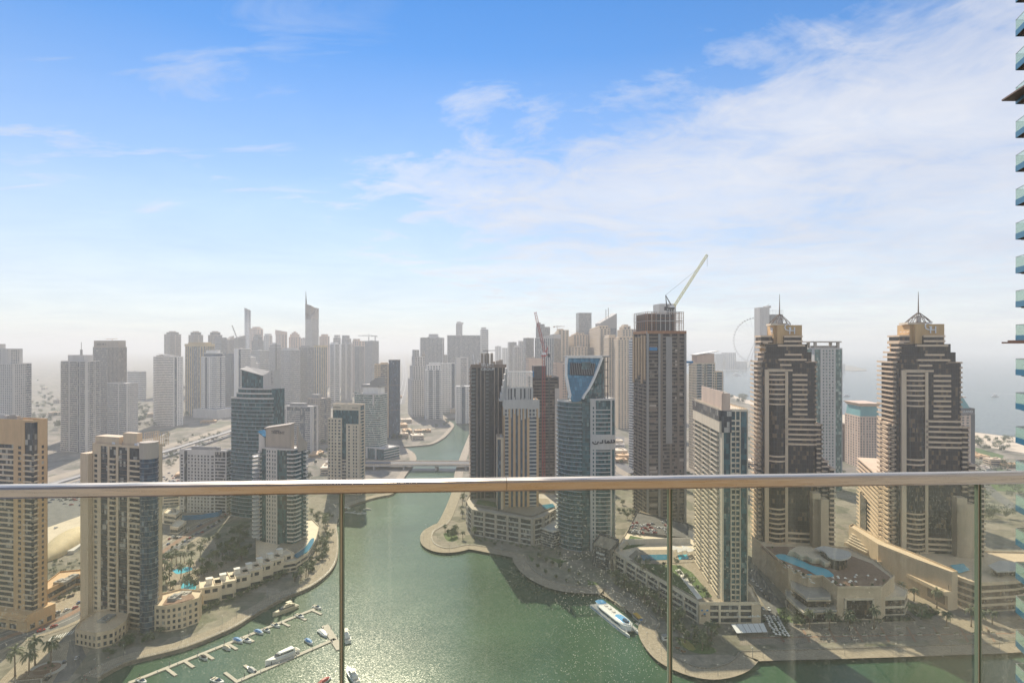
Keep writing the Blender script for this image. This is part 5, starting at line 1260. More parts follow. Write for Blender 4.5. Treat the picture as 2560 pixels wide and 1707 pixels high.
# long splayed wing of the second tower
wl = thing('hotel_wing', 'long splayed balcony wing stepping down from the wider spired tower', 'wing', (t2.root.location[0] - 1.5, t2.root.location[1] + 6, 2), rad(-20))
for i, (L0, L1, yy, bays) in enumerate(((0, 36, 120, 1), (36.1, 128, 70, 1))):
    zt = yy
    g = MB(); g.box(0, 22, L0, L1, 0, zt); g.build('glazing', 'glass_bronze', wl)
    nn = int(zt / 3.9)
    m = MB(); fr = (0, L1, 0, -1, -1, 0); m.fbox(fr, 0, L1 - L0, -2, 1.9, -.2, .12); m.fbox(fr, 0, L1 - L0, 1.7, 1.9, .12, 1.25); m.box(-1.9, 3, L0 - .3, L0 + .2, -.2, 1.25)
    o = m.build('balcony', 'hotel_band', wl); o.location[2] = 4
    for q in range(1, nn): copy_part(o, wl, q * 3.9)
    m = MB(); m.box(-1.5, 22, L0, L1, zt, zt + 1.2); m.build('roof', 'hotel_band', wl)
m = MB(); m.box(-2.6, -1.6, 78, 104, 0, 40); m.build('glazing_recess', 'glass_bronze', wl)
m = MB(); m.box(-2.9, -1.5, 104, 110, 0, 42); m.build('recess_wall', 'sandstone', wl)
# ---------------------------------------------------------------- quays, streets, squares
def ribbon_px(name, pxs, width, mat, z=QZ + 0.03, side=0.0, n=4, **k):
    return strip(name, smooth_line([G(x, y, z) for x, y in pxs], n), width, mat, z, side, **k)
strip('promenade', left_shore[:100], 11, 'paving', QZ + .02, 5.6)
strip('promenade', left_shore[100:], 9, 'paving', QZ + .02, 4.6)
strip('promenade', right_shore, 12, 'paving', QZ + .02, 6.1)
strip('quay_coping', left_shore, .9, 'paving', QZ + .05, .5, thick=.25)
strip('quay_coping', right_shore, .9, 'paving', QZ + .05, .5, thick=.25)
rl = [p for p in right_shore]
patch('plaza', [(2700, 1560), (2560, 1592), (1850, 1612), (1846, 1560), (1900, 1535), (2010, 1545), (2290, 1520), (2560, 1505), (2700, 1500)], 'paving_dark', QZ + .045)
patch('beach', [(2750, 1120), (2700, 1108), (2547, 1094), (2439, 1081), (2300, 1061), (2106, 1036), (1990, 1016), (1865, 999), (1826, 986), (1826, 992), (1865, 1008), (2106, 1060), (2439, 1112), (2547, 1130), (2750, 1165)], 'beach_sand', QZ + .04)
patch('lawn', [(2438, 1118), (2510, 1138), (2505, 1150), (2440, 1148)], 'lawn', QZ + .05)
patch('lawn', [(2440, 1160), (2560, 1185), (2560, 1230), (2445, 1225)], 'lawn', QZ + .05)
patch('lawn', [(2260, 1500), (2350, 1530), (2320, 1545), (2290, 1540), (2255, 1512)], 'lawn', QZ + .06)
patch('lawn', [(1940, 1520), (1975, 1515), (2025, 1550), (2010, 1560), (1955, 1552)], 'lawn', QZ + .06)
patch('lawn', [(1686, 1590), (1735, 1600), (1790, 1622), (1775, 1634), (1735, 1630), (1700, 1612)], 'lawn', QZ + .06, sm=3)
patch('lawn', [(1108, 1333), (1126, 1330), (1144, 1340), (1140, 1351), (1118, 1351)], 'lawn', QZ + .06, sm=3)
patch('lawn', [(1365, 1390), (1420, 1402), (1395, 1408)], 'lawn', QZ + .06)
patch('lawn', [(1320, 1386), (1336, 1396), (1330, 1404)], 'lawn', QZ + .06)
patch('lawn', [(1468, 1448), (1504, 1460), (1470, 1462)], 'lawn', QZ + .06)
patch('reflecting_pool', [(2206, 1536), (2272, 1534), (2290, 1551), (2208, 1553)], 'glass_black', QZ + .10)
patch('pool_edge', [(2203, 1534), (2274, 1532), (2294, 1553), (2205, 1555)], 'paving', QZ + .075)
for q in range(9): patch('paving_band', [(1935 + 66 * q, 1566), (1940 + 66 * q, 1566), (1962 + 66 * q, 1604), (1956 + 66 * q, 1604)], 'paving_red', QZ + .06)
patch('paving_band', [(1880, 1592), (2560, 1580), (2560, 1583), (1880, 1595)], 'paving_red', QZ + .066)
# left side streets
road_l = [(-160, 1690), (0, 1600), (133, 1556), (230, 1505), (330, 1438), (420, 1371), (480, 1331), (563, 1290), (640, 1262), (720, 1248)]
ribbon_px('road', road_l, 24, 'asphalt')
ribbon_px('road_median', road_l, 5, 'paving_red', QZ + .05, 1.0)
ribbon_px('road_marking', road_l, .3, 'line_white', QZ + .055, -5.2)
ribbon_px('road_marking', road_l, .3, 'line_white', QZ + .055, 8.2)
ribbon_px('sidewalk', road_l, 4, 'paving', QZ + .05, -14, thick=.12)
ribbon_px('sidewalk', road_l, 4, 'paving', QZ + .05, 14, thick=.12)
patch('forecourt', [(-60, 1760), (60, 1640), (140, 1610), (205, 1590), (225, 1625), (190, 1660), (150, 1700), (60, 1760)], 'paving', QZ + .06)
patch('forecourt', [(120, 1500), (225, 1468), (226, 1500), (130, 1540)], 'paving', QZ + .05)
patch('road', [(175, 1600), (200, 1602), (215, 1640), (170, 1700), (130, 1707), (165, 1650)], 'asphalt', QZ + .075)
for q in range(9):
    x = 120 + 7 * q; patch('road_marking', [(x, 1602 - q * 2.1), (x + 3, 1601 - q * 2.1), (x + 12, 1590 - q * 2.1), (x + 9, 1591 - q * 2.1)], 'line_white', QZ + .08)
patch('sand_lot', [(119, 1300), (215, 1270), (212, 1330), (120, 1400)], 'beach_sand', QZ + .04)
patch('parking_lot', [(110, 1240), (215, 1205), (212, 1285), (118, 1318)], 'asphalt', QZ + .05)
patch('sand_lot', [(405, 1160), (450, 1140), (560, 1120), (575, 1150), (480, 1200), (408, 1215)], 'dusty_sand', QZ + .04)
patch('forecourt', [(405, 1290), (470, 1270), (600, 1250), (640, 1240), (640, 1270), (500, 1330), (408, 1380)], 'paving_dark', QZ + .042)
# highway and viaduct heading to the horizon
hw = [(-260, 1345), (119, 1222), (420, 1132), (574, 1083), (700, 1035), (825, 992), (905, 957), (962, 925), (985, 903), (992, 890)]
ribbon_px('highway', hw, 46, 'asphalt', QZ + .03)
ribbon_px('highway_verge', hw, 22, 'dusty_sand', QZ + .05, 42)
ribbon_px('highway_verge', hw, 6, 'dusty_sand', QZ + .055, 0)
for s_ in (-16, -9, 9, 16): ribbon_px('road_marking', hw, .5, 'line_white', QZ + .06, s_)
hw2 = [(995, 1010), (1003, 985), (1010, 960), (1012, 935), (1010, 912), (1004, 893)]
ribbon_px('highway', hw2, 40, 'asphalt', QZ + .04)
ribbon_px('road_marking', hw2, 1.0, 'line_white', QZ + .06, 8); ribbon_px('road_marking', hw2, 1.0, 'line_white', QZ + .06, -8)
ribbon_px('road', [(1395, 1290), (1430, 1240), (1560, 1190), (1590, 1185), (1530, 1150), (1540, 1120), (1545, 1090)], 26, 'asphalt', QZ + .05)
ribbon_px('road', [(1535, 1235), (1580, 1200), (1600, 1195), (1545, 1160), (1535, 1130)], 14, 'paving', QZ + .06, 12)
ribbon_px('road', [(1870, 1420), (1905, 1470), (1945, 1530), (1960, 1560)], 13, 'asphalt', QZ + .05)
ribbon_px('road', [(2130, 1350), (2200, 1420), (2270, 1480), (2380, 1545), (2470, 1585)], 14, 'paving', QZ + .06)
ribbon_px('road', [(2700, 1330), (2560, 1280), (2480, 1230), (2440, 1190), (2400, 1170)], 14, 'asphalt', QZ + .06)
vd = thing('metro_viaduct', 'long concrete metro viaduct on single piers beside the highway', 'viaduct', (*G(405, 1175), QZ))
vp = [G(x, y, 12) for x, y in [(60, 1230), (230, 1180), (405, 1130), (490, 1104), (576, 1077), (640, 1050), (700, 1022)]]
vp = smooth_line(vp, 4); ox, oy = vd.location[0], vd.location[1]
m = MB()
for (xa, ya), (xb, yb) in zip(vp, vp[1:]): m.beam((xa - ox, ya - oy, 9.3), (xb - ox, yb - oy, 9.3), 9, 1.8)
m.build('deck', 'mid_grey', vd)
for i in range(0, len(vp), 2):
    m = MB(); x, y = vp[i][0] - ox, vp[i][1] - oy; m.cyl(x, y, 1.1, 1.1, 0, 6.5, 8); m.cyl(x, y, 1.1, 3.2, 6.5, 8.4, 8); m.build('pier', 'pale_grey', vd)
# metro station shell
a = Vector((*G(108, 1408), 0)); b = Vector((*G(225, 1322), 0)); d = b - a; L = d.length; d.normalize(); e = Vector((-d.y, d.x, 0))
st = thing('metro_station', 'gold shell-roofed metro station along the highway', 'station', (a.x, a.y, QZ), math.atan2(d.y, d.x))
m = MB(); rings = []
for i in range(17):
    t_ = i / 16; rr_ = max(.02, math.sin(math.pi * t_) ** .55); rings.append([(L * t_, 13 * rr_ * math.cos(an), .4 + 11.5 * rr_ * math.sin(an) ** .8) for an in [math.pi * j / 12 for j in range(13)]])
n0 = len(m.v)
for r_ in rings: m.v += r_
for i in range(16):
    for j in range(12): m.f.append((i * 13 + j, i * 13 + j + 1, (i + 1) * 13 + j + 1, (i + 1) * 13 + j))
m.build('shell', 'gold_stone', st, True)
m = MB(); m.box(L * .2, L * .8, -15, -10, 0, 3); m.build('platform', 'pale_grey', st)

# road bridge over the water
bx0, by0 = G(915, 1186); bx1, by1 = G(1178, 1186, 4)
bd = thing('bridge', 'low pale road bridge across the water with railings', 'bridge', (wx(900, 880), 905, 0))
x1 = wx(1192, 880) - wx(900, 880)
m = MB(); m.box(0, x1, -14, 14, 7.0, 9.0); m.build('deck', 'pale_grey', bd)
m = MB(); m.box(0, x1, -11, 11, 9.02, 9.05); m.build('roadway', 'asphalt', bd)
for y in (-13.8, 13.8):
    m = MB(); m.box(0, x1, y - .2, y + .2, 9, 10.2)
    for q in range(60): m.box(x1 * q / 60, x1 * q / 60 + .3, y - .25, y + .25, 10.2, 11.0)
    m.box(0, x1, y - .12, y + .12, 10.9, 11.1); m.build('parapet_lattice', 'sandstone', bd)
for x in (x1 * .1, x1 * .36, x1 * .64, x1 * .9):
    m = MB(); m.box(x - 1.3, x + 1.3, -12, 12, -3, 7); m.build('pier', 'pale_grey', bd)
m = MB(); m.box(-60, 0, -14, 14, 2, 9); m.build('abutment', 'sandstone', bd)

# ---------------------------------------------------------------- podiums
class Pod:
    def __init__(s, name, label, cat, pxs, z, D0=None):
        pts = [G(x, y, z) for x, y in pxs]
        ar = sum(a[0] * b[1] - b[0] * a[1] for a, b in zip(pts, pts[1:] + pts[:1]))
        s.rev = ar < 0
        if s.rev: pts = pts[:1] + pts[1:][::-1]
        s.o = pts[0]; s.D = s.o[1]; s.near = True
        s.root = thing(name, label, cat, (s.o[0], s.o[1], QZ))
        s.h = z - QZ; s.poly = [(x - s.o[0], y - s.o[1]) for x, y in pts]
    def loc(s, pxs, z): return [(x - s.o[0], y - s.o[1]) for x, y in [G(a, b, z) for a, b in pxs]]
    body = Tower.body
    def deck(s, name, pxs, z, mat, thick=.25, sm=0):
        p = s.loc(pxs, z + thick)
        if sm: p = smooth_line(p + p[:1], sm)[:-1]
        ar = sum(a[0] * b[1] - b[0] * a[1] for a, b in zip(p, p[1:] + p[:1]))
        if ar < 0: p = p[::-1]
        m = MB(); m.prism(p, z - QZ, z - QZ + thick); me = m.mesh(name, mat)
        b = bmesh.new(); b.from_mesh(me); bmesh.ops.triangulate(b, faces=[f for f in b.faces if len(f.verts) > 4], ngon_method='EAR_CLIP'); b.to_mesh(me); b.free()
        o = bpy.data.objects.new(name, me); COL.objects.link(o); o.parent = s.root
        return o
    def wall(s, name, pxs, z, h, mat, th=.5, close=False):
        p = s.loc(pxs, z); m = MB(); q = list(zip(p, p[1:] + (p[:1] if close else [])))
        for (xa, ya), (xb, yb) in q: m.beam((xa, ya, z - QZ + h / 2), (xb, yb, z - QZ + h / 2), th, h)
        return m.build(name, mat, s.root)
# pool deck podium of the first hotel tower
P = Pod('hotel_podium', 'sandstone hotel podium with a curving blue pool on its roof', 'podium', [(2093, 1475), (2202, 1474), (2236, 1444), (2190, 1405), (2120, 1372), (2000, 1362), (1880, 1345), (1971, 1427), (2020, 1446), (2057, 1446)], 22)
P.body(P.poly, 0, P.h, 'w1', 'sandstone', 'glass_bronze', 5, plant=0)
P.deck('pool_deck', [(1900, 1365), (1971, 1423), (2020, 1441), (2057, 1441), (2096, 1468), (2196, 1468), (2226, 1442), (2180, 1408), (2110, 1382), (1990, 1366)], 23.5, 'paving_red')
P.deck('pool', [(1934, 1389), (1951, 1384), (1981, 1390), (2008, 1402), (2031, 1413), (2064, 1421), (2084, 1436), (2077, 1441), (2047, 1439), (2017, 1423), (1991, 1413), (1948, 1396)], 23.78, 'pool_blue', .12, sm=3)
P.deck('pool', [(2012, 1436), (2026, 1434), (2034, 1440), (2020, 1442)], 23.78, 'pool_blue', .12, sm=3)
for q, (z, dy) in enumerate(((24, 0), (25.6, -4), (27.2, -8))):
    P.deck('terrace', [(1968 + q * 3, 1384 + dy), (1988, 1387 + dy), (2000, 1395 + dy), (2016, 1396 + dy), (2030, 1404 + dy), (2050, 1405 + dy), (2062, 1413 + dy), (2080, 1408 + dy), (2050, 1385 + dy), (2000, 1372 + dy)], z, 'cream', 1.2, sm=3)
P.deck('terrace_canopy', [(2036, 1370), (2060, 1378), (2074, 1392), (2100, 1398), (2124, 1392), (2126, 1380), (2100, 1372), (2060, 1364)], 31, 'pale_grey', 1.0, sm=3)
P.deck('terrace_lounge', [(2050, 1378), (2070, 1392), (2098, 1400), (2118, 1393), (2110, 1380), (2070, 1370)], 24, 'glass_bronze', 7, sm=2)
P.wall('parapet_wall', [(1880, 1342), (1971, 1424), (2020, 1443), (2057, 1443), (2093, 1471), (2202, 1470)], 23.4, 1.6, 'sandstone', .6)
o = P.loc([(2093, 1475), (2202, 1474)], 22); (xa, ya), (xb, yb) = o; ux, uy = (xb - xa), (yb - ya)
m = MB(); fr = (xa, ya, ux / math.hypot(ux, uy), uy / math.hypot(ux, uy), uy / math.hypot(ux, uy), -ux / math.hypot(ux, uy)); LL = math.hypot(ux, uy)
m.fbox(fr, LL * .2, LL * .8, 0, .25, 1, 13.5); m.build('glazing_front', 'glass_bronze', P.root)
m = MB(); m.fbox(fr, LL * .16, LL * .2, 0, .7, 0, 14.5); m.fbox(fr, LL * .8, LL * .84, 0, .7, 0, 14.5); m.fbox(fr, LL * .16, LL * .84, 0, .7, 13.5, 14.8); m.build('front_frame', 'cream', P.root)
for nm, pz, z in (('hotel_terrace', [(1975, 1448), (2000, 1450), (2072, 1476), (2078, 1499), (2018, 1500), (1978, 1470)], 15), ('hotel_terrace', [(1963, 1478), (1988, 1480), (2088, 1512), (2092, 1530), (2008, 1533), (1966, 1494)], 9)):
    T2 = Pod(nm, 'upper glazed restaurant terrace stepping down from the pool podium' if z == 15 else 'lower glazed restaurant terrace at the foot of the pool podium', 'terrace', pz, z)
    T2.body(T2.poly, 0, T2.h, 'b1:22', 'cream', 'glass_bronze', 6, plant=0)
    T2.deck('awning', [(x, y - 2) for x, y in pz], z + 1.0, 'roof_grey', .3)
T2 = Pod('hotel_terrace', 'dark terrace block with slatted shades right of the framed window', 'terrace', [(2203, 1498), (2262, 1496), (2270, 1478), (2235, 1460), (2210, 1468)], 13)
T2.body(T2.poly, 0, T2.h, 'b1:25', 'cream', 'glass_bronze', 5.5, plant=0)
# second hotel podium
P = Pod('hotel_podium', 'long sandstone podium wall with arcades below the second hotel tower', 'podium', [(2380, 1435), (2394, 1432), (2300, 1392), (2212, 1357), (2132, 1312), (2122, 1318), (2195, 1364), (2290, 1402)], 27)
P.body(P.poly, 0, P.h, 'w1', 'sandstone', 'glass_bronze', 6, plant=0)
(xa, ya), (xb, yb) = P.loc([(2122, 1318), (2380, 1435)], 27); 
lg = math.hypot(xb - xa, yb - ya); u_ = ((xb - xa) / lg, (yb - ya) / lg); fr = (xa, ya, u_[0], u_[1], u_[1], -u_[0])
for q in range(7):
    u0 = lg * (.30 + .10 * q); m = MB(); m.fbox(fr, u0, u0 + lg * .075, 2.6, 3.4, 3, 9.5); m.build('arcade_opening', 'brown_stone', P.root)
m = MB(); m.fbox(fr, lg * .02, lg * 1.0, 0, 6, 10.5, 13); m.fbox(fr, lg * .28, lg, 0, 3, 0, 10.5); m.build('arcade_wall', 'sandstone', P.root)
m = MB(); m.fbox(fr, lg * .25, lg * .98, -.2, .5, 13, 16.5); m.build('glazing_strip', 'glass_bronze', P.root)
for q in range(5):
    m = MB(); m.fbox(fr, lg * (.06), lg * .30, 1 + q * .8, 3.0 + q * 1.2, 21 - q * 1.8, 22 - q * 1.8); m.build('louvre', 'cream', P.root)
P = Pod('hotel_podium', 'roof terrace with a small square pool beside the long podium wall', 'podium', [(2388, 1444), (2440, 1462), (2540, 1456), (2620, 1440), (2620, 1385), (2420, 1380), (2290, 1385), (2300, 1400)], 21)
P.body(P.poly, 0, P.h, 'b1:30', 'sandstone', 'glass_bronze', 5, plant=0)
P.deck('pool', [(2375, 1412), (2408, 1408), (2425, 1424), (2398, 1432)], 22.7, 'pool_blue', .12)
P.deck('pavilion_roof', [(2470, 1412), (2500, 1400), (2590, 1410), (2590, 1424), (2492, 1428)], 26, 'pale_grey', .8)
P.deck('pavilion_glazing', [(2478, 1414), (2502, 1406), (2585, 1416), (2585, 1422), (2496, 1426)], 22, 'glass_bronze', 4)
for q, pz in enumerate(([(2408, 1464), (2438, 1470), (2440, 1452), (2410, 1450)], [(2446, 1486), (2500, 1478), (2496, 1460), (2444, 1468)], [(2504, 1492), (2600, 1484), (2596, 1466), (2502, 1474)])):
    T2 = Pod('terrace_block', ['narrow planted terrace block at the end of the long podium wall', 'middle planted terrace block with dark glass right of the podium wall', 'wide terrace block half hidden behind the stacked glass balconies'][q], 'terrace', pz, (15, 13, 11)[q])
    T2.body(T2.poly, 0, T2.h, 'b1:30', 'sandstone', 'glass_bronze', 4.5, plant=0)
xA = Vector((*G(2168, 1406, 14), 14)); xB = Vector((*G(2262, 1404, 14), 14))
fb = thing('footbridge', 'flat sandstone footbridge joining the two hotel podiums', 'footbridge', (xA.x, xA.y, 14))
m = MB(); m.beam((0, 0, 0), tuple(xB - xA), 6, 1.4); m.build('deck', 'sandstone', fb)
m = MB(); m.beam((0, -3, 1.2), (xB.x - xA.x, xB.y - xA.y - 3, 1.2), .2, 1.2); m.beam((0, 3, 1.2), (xB.x - xA.x, xB.y - xA.y + 3, 1.2), .2, 1.2); m.build('parapet', 'sandstone', fb)
# podium of the waterfront tower
PZ = 14.6
P = Pod('car_park_podium', 'long white car-park podium with banded openings and roof gardens', 'podium', [(1747, 1510), (1900, 1510), (1882, 1470), (1800, 1400), (1742, 1330), (1600, 1280), (1566, 1333), (1535, 1383), (1563, 1399)], PZ)
edges = []
for i in range(len(P.poly)):
    a_, b_ = P.poly[i], P.poly[(i + 1) % len(P.poly)]; L = math.hypot(a_[0] - b_[0], a_[1] - b_[1]); k = max(1, int(L / 13))
    edges.append(' '.join(['p.12 b1:32'] * k) + ' p.12')
P.body(P.poly, 0, P.h, edges, 'cream', 'glass_dark', 4.2, plant=0)
P.deck('roof_garden', [(1570, 1398), (1748, 1503), (1890, 1503), (1868, 1470), (1790, 1405), (1690, 1402)], PZ + .52, 'paving', .1)
P.deck('planting_bed', [(1600, 1408), (1700, 1412), (1730, 1430), (1780, 1490), (1745, 1494), (1640, 1436)], PZ + .66, 'lawn', .3)
P.deck('garden_path', [(1688, 1424), (1700, 1421), (1756, 1494), (1744, 1497)], PZ + 1.0, 'white_paint', .12)
P.deck('pool_terrace', [(1572, 1390), (1590, 1374), (1745, 1372), (1742, 1404), (1600, 1410)], PZ + .62, 'paving', .3)
P.deck('pool', [(1600, 1386), (1678, 1385), (1678, 1398), (1608, 1400)], PZ + 1.0, 'pool_deep', .12)
P.deck('pool', [(1694, 1386), (1718, 1385), (1722, 1396), (1698, 1398)], PZ + 1.0, 'pool_blue', .12)
P.deck('sport_court', [(1576, 1338), (1622, 1348), (1616, 1360), (1556, 1374)], PZ + .7, 'lawn', .1)
P.wall('screen_wall', [(1548, 1378), (1568, 1362), (1726, 1358)], PZ + .5, 5, 'pale_grey', .5)
for q in range(4):
    m = MB(); (xa, ya), = P.loc([(1692 + 12 * q, 1372 + (q % 2) * 5)], PZ + 5)
    m.face([(xa - 4, ya - 3, PZ + 3), (xa + 4, ya - 2, PZ + 4.6), (xa + 3, ya + 4, PZ + 3.2), (xa - 3, ya + 3, PZ + 5)]); m.face([(xa - 3, ya + 3.01, PZ + 5.05), (xa + 3, ya + 4.01, PZ + 3.25), (xa + 4, ya - 1.99, PZ + 4.65), (xa - 4, ya - 2.99, PZ + 3.05)])
    for dx, dy in ((-4, -3), (4, -2), (3, 4), (-3, 3)): m.beam((xa + dx, ya + dy, PZ - 1.4), (xa + dx, ya + dy, PZ + 3.2), .15)
    m.build('shade_sail', 'white_paint', P.root)
(xa, ya), (xb, yb) = P.loc([(1747, 1510), (1900, 1510)], PZ); lg = math.hypot(xb - xa, yb - ya); u_ = ((xb - xa) / lg, (yb - ya) / lg); fr = (xa, ya, u_[0], u_[1], u_[1], -u_[0])
m = MB(); m.fbox(fr, 0, lg * .18, 0, .9, 0, P.h); m.fbox(fr, lg * .86, lg, 0, .9, 0, P.h); m.build('front_wall', 'sandstone', P.root)
text_part('scott', 2.2, 'white_metal', P.root, (xa + u_[0] * lg * .62, ya + u_[1] * lg * .62 - 1.2, 4.6), (rad(90), 0, math.atan2(u_[1], u_[0])), .1)
for q in range(3):
    m = MB(); m.fbox(fr, lg * (.03 + .04 * q), lg * (.06 + .045 * q), .9, 1.0, 8.5 - (q % 2) * 2.4, 9.6 - (q % 2) * 2.4); m.build('sign_mark', 'blue_tarp', P.root)
text_part('IRIS', 2.0, 'brown_stone', P.root, (xa + u_[0] * lg * .07, ya + u_[1] * lg * .07 - 1.1, 5.0), (rad(90), 0, math.atan2(u_[1], u_[0])), .1)
m = MB()
for q in range(7): m.fbox(fr, lg * .80 + q * 1.15, lg * .80 + q * 1.15 + (.95, .6, 1.0)[q % 3], 1.0, 1.1, 4.9, 5.4 + .35 * (q % 3))
m.fbox(fr, lg * .80, lg * .80 + 7.5, 1.0, 1.1, 4.7, 4.95); m.build('sign_lettering', 'white_metal', P.root)
cn = thing('canopy', 'white slatted canopy over the terrace in front of the car-park podium', 'canopy', (*G(1842, 1590), QZ))
c0 = [G(1828, 1561, 6), G(1910, 1558, 6), G(1920, 1579, 5), G(1842, 1582, 5)]; ox, oy = cn.location[0], cn.location[1]
c0 = [(x - ox, y - oy) for x, y in c0]
for q in range(6):
    f0, f1 = q / 6, (q + .9) / 6; lp = lambda a, b, f: (a[0] + (b[0] - a[0]) * f, a[1] + (b[1] - a[1]) * f)
    a0, a1 = lp(c0[0], c0[1], f0), lp(c0[0], c0[1], f1); b0_, b1 = lp(c0[3], c0[2], f0), lp(c0[3], c0[2], f1)
    m = MB(); m.hexa([(*b0_, 3.0), (*b1, 3.0), (*a1, 4.2), (*a0, 4.2), (*b0_, 3.15), (*b1, 3.15), (*a1, 4.35), (*a0, 4.35)]); m.build('canopy_panel', 'white_metal', cn)
for x, y in c0:
    m = MB(); m.beam((x, y, 0), (x, y, 3.4), .25); m.build('post', 'steel', cn)
# dark clad block, cream tower's podium, glazed screen
P = Pod('podium_building', 'dark louvred podium block with a pale edge frame beside the sail-topped tower', 'podium', [(1480, 1362), (1526, 1377), (1548, 1352), (1500, 1336)], 19)
P.body(P.poly, 0, P.h, 'b1:30', 'dark_grey', 'glass_dark', 1.6, plant=0)
P.deck('roof_deck', [(1484, 1360), (1524, 1374), (1544, 1352), (1502, 1338)], 20.7, 'paving', .1)
(xa, ya), (xb, yb) = P.loc([(1480, 1362), (1526, 1377)], 19); lg = math.hypot(xb - xa, yb - ya); fr = (xa, ya, (xb - xa) / lg, (yb - ya) / lg, (yb - ya) / lg, -(xb - xa) / lg)
m = MB()
for q in range(9): m.fbox(fr, lg * (.26 + .05 * q), lg * (.29 + .05 * q), .2, .35, P.h - 5.4, P.h - 3.8 - .3 * (q % 2))
for q in range(4): m.fbox(fr, lg * (.26 + .13 * q), lg * (.34 + .13 * q), .2, .35, P.h - 8.6, P.h - 8.0)
m.build('sign_lettering', 'white_metal', P.root)
P.wall('edge_frame', [(1526, 1376.5), (1528, 1376)], 3, 17.5, 'pale_grey', 1.2)
P = Pod('podium_building', 'grey podium with stacked balconies and piers under the tan and white tower', 'podium', [(1166, 1252), (1170, 1266), (1180, 1277), (1333, 1301), (1358, 1295), (1402, 1268), (1390, 1236), (1180, 1228)], 25)
edges = []
for i in range(len(P.poly)):
    a_, b_ = P.poly[i], P.poly[(i + 1) % len(P.poly)]; L = math.hypot(a_[0] - b_[0], a_[1] - b_[1]); k = max(1, int(L / 12)); edges.append(' '.join(['p.22 o1'] * k) + ' p.22')
P.body(P.poly, 0, P.h, edges, 'warm_grey', 'glass_dark', 4.4, bwall='pale_grey', depth=.5, plant=0)
P.deck('roof_garden', [(1184, 1262), (1330, 1290), (1380, 1268), (1370, 1246), (1190, 1238)], 26.6, 'paving', .1)
P.deck('planting_bed', [(1190, 1258), (1250, 1268), (1250, 1256), (1195, 1248)], 26.8, 'lawn', .4)
P.deck('pool', [(1352, 1262), (1382, 1258), (1388, 1266), (1362, 1272)], 26.8, 'pool_deep', .12)
P = Pod('podium_building', 'low glass-screened block next to the sail-topped tower', 'podium', [(1347, 1320), (1384, 1331), (1410, 1322), (1402, 1300), (1350, 1302)], 16)
P.body(P.poly, 0, P.h, 'b1:14', 'pale_grey', 'glass_dark', 2.2, plant=0)
# left bank: low buildings
P = Pod('podium_building', 'low sandstone building with a rounded front under the beige tower', 'podium', [(188, 1578), (240, 1588), (285, 1578), (315, 1556), (330, 1520), (240, 1530), (200, 1556)], 10)
P.body(P.poly, 0, P.h, 'n1', 'sandstone', 'glass_dark', 4, plant=1)
P = Pod('waterfront_block', 'stone waterfront block with a gently curved window front and roof terraces', 'apartment block', [(386, 1519), (415, 1520), (455, 1513), (497, 1499), (505, 1480), (450, 1476), (404, 1488)], 17)
P.body(P.poly, 0, P.h, 'n1', 'sandstone', 'glass_dark', 4, plant=4)
P.deck('roof_terrace', [(405, 1512), (440, 1508), (488, 1494), (480, 1484), (420, 1490)], 18.7, 'paving_red', .12)
def villa(px, py, lb, rz, s=1.0):
    x, y = G(px, py, 12 * s)
    v = thing('villa', lb, 'villa', (x, y, QZ), rz, 'waterfront villas')
    m = MB(); m.box(-7, 7, -6, 8, 0, 10.5); m.build('wall', 'cream', v)
    m = MB(); m.box(-5, 5, -9, -6, 0, 6.5); m.box(-5.3, 5.3, -9.3, -8.9, 6.5, 7.5); m.build('terrace', 'cream', v)
    m = MB(); m.box(-7.3, 7.3, -6.3, 8.3, 10.5, 11.0); m.box(-7.3, -6.8, -6.3, 8.3, 11, 11.8); m.box(6.8, 7.3, -6.3, 8.3, 11, 11.8); m.box(-6.8, 6.8, -6.3, -5.9, 11, 11.8); r = m.build('roof', 'cream', v)
    m = MB(); m.box(-3, 1, 1, 5, 11, 14.5); m.box(-3.3, 1.3, .7, 5.3, 14.5, 14.9); m.build('stair_house', 'white_paint', v)
    for z in (1, 7.4):
        m = MB(); m.box(-4, -.5, -6.12, -6.0, z, z + 2.4); m.build('window', 'glass_dark', v)
        m = MB(); m.box(1, 4.2, -6.12, -6.0, z, z + 2.4); m.build('window', 'glass_dark', v)
        m = MB(); m.box(7.0, 7.12, -3, 3, z, z + 2.2); m.build('window', 'glass_dark', v)
    m = MB(); m.box(-4.5, 4.5, -9.12, -9.0, 1, 3.6); m.build('window', 'glass_dark', v)
    return v
for i, (px, py) in enumerate(((527, 1466), (562, 1455), (598, 1440), (628, 1427), (655, 1413), (682, 1401), (706, 1389))):
    villa(px, py, ['cream waterfront villa at the low end of the terrace row, next to the curved block', 'second cream villa from the curved window-front block', 'third cream villa from the curved window-front block', 'fourth villa of the row, midway along the curved quay', 'third villa from the sail-walled tower', 'second villa from the sail-walled tower', 'cream villa closest to the sail-walled tower'][i], rad(28 + i * 3), .95)
P = Pod('podium_building', 'curved pool terrace podium at the foot of the sail-walled tower', 'podium', [(640, 1390), (700, 1412), (740, 1405), (770, 1385), (790, 1350), (798, 1318), (780, 1300), (700, 1310), (640, 1330)], 9)
P.body(P.poly, 0, P.h, 'b1:40', 'cream', 'glass_dark', 3.5, plant=0)
P.deck('pool', [(742, 1394), (772, 1375), (786, 1348), (778, 1346), (762, 1368), (736, 1386)], 10.7, 'pool_deep', .12, sm=3)
P.deck('roof_garden', [(700, 1398), (735, 1382), (760, 1362), (770, 1330), (730, 1330), (690, 1370)], 10.6, 'paving', .12)
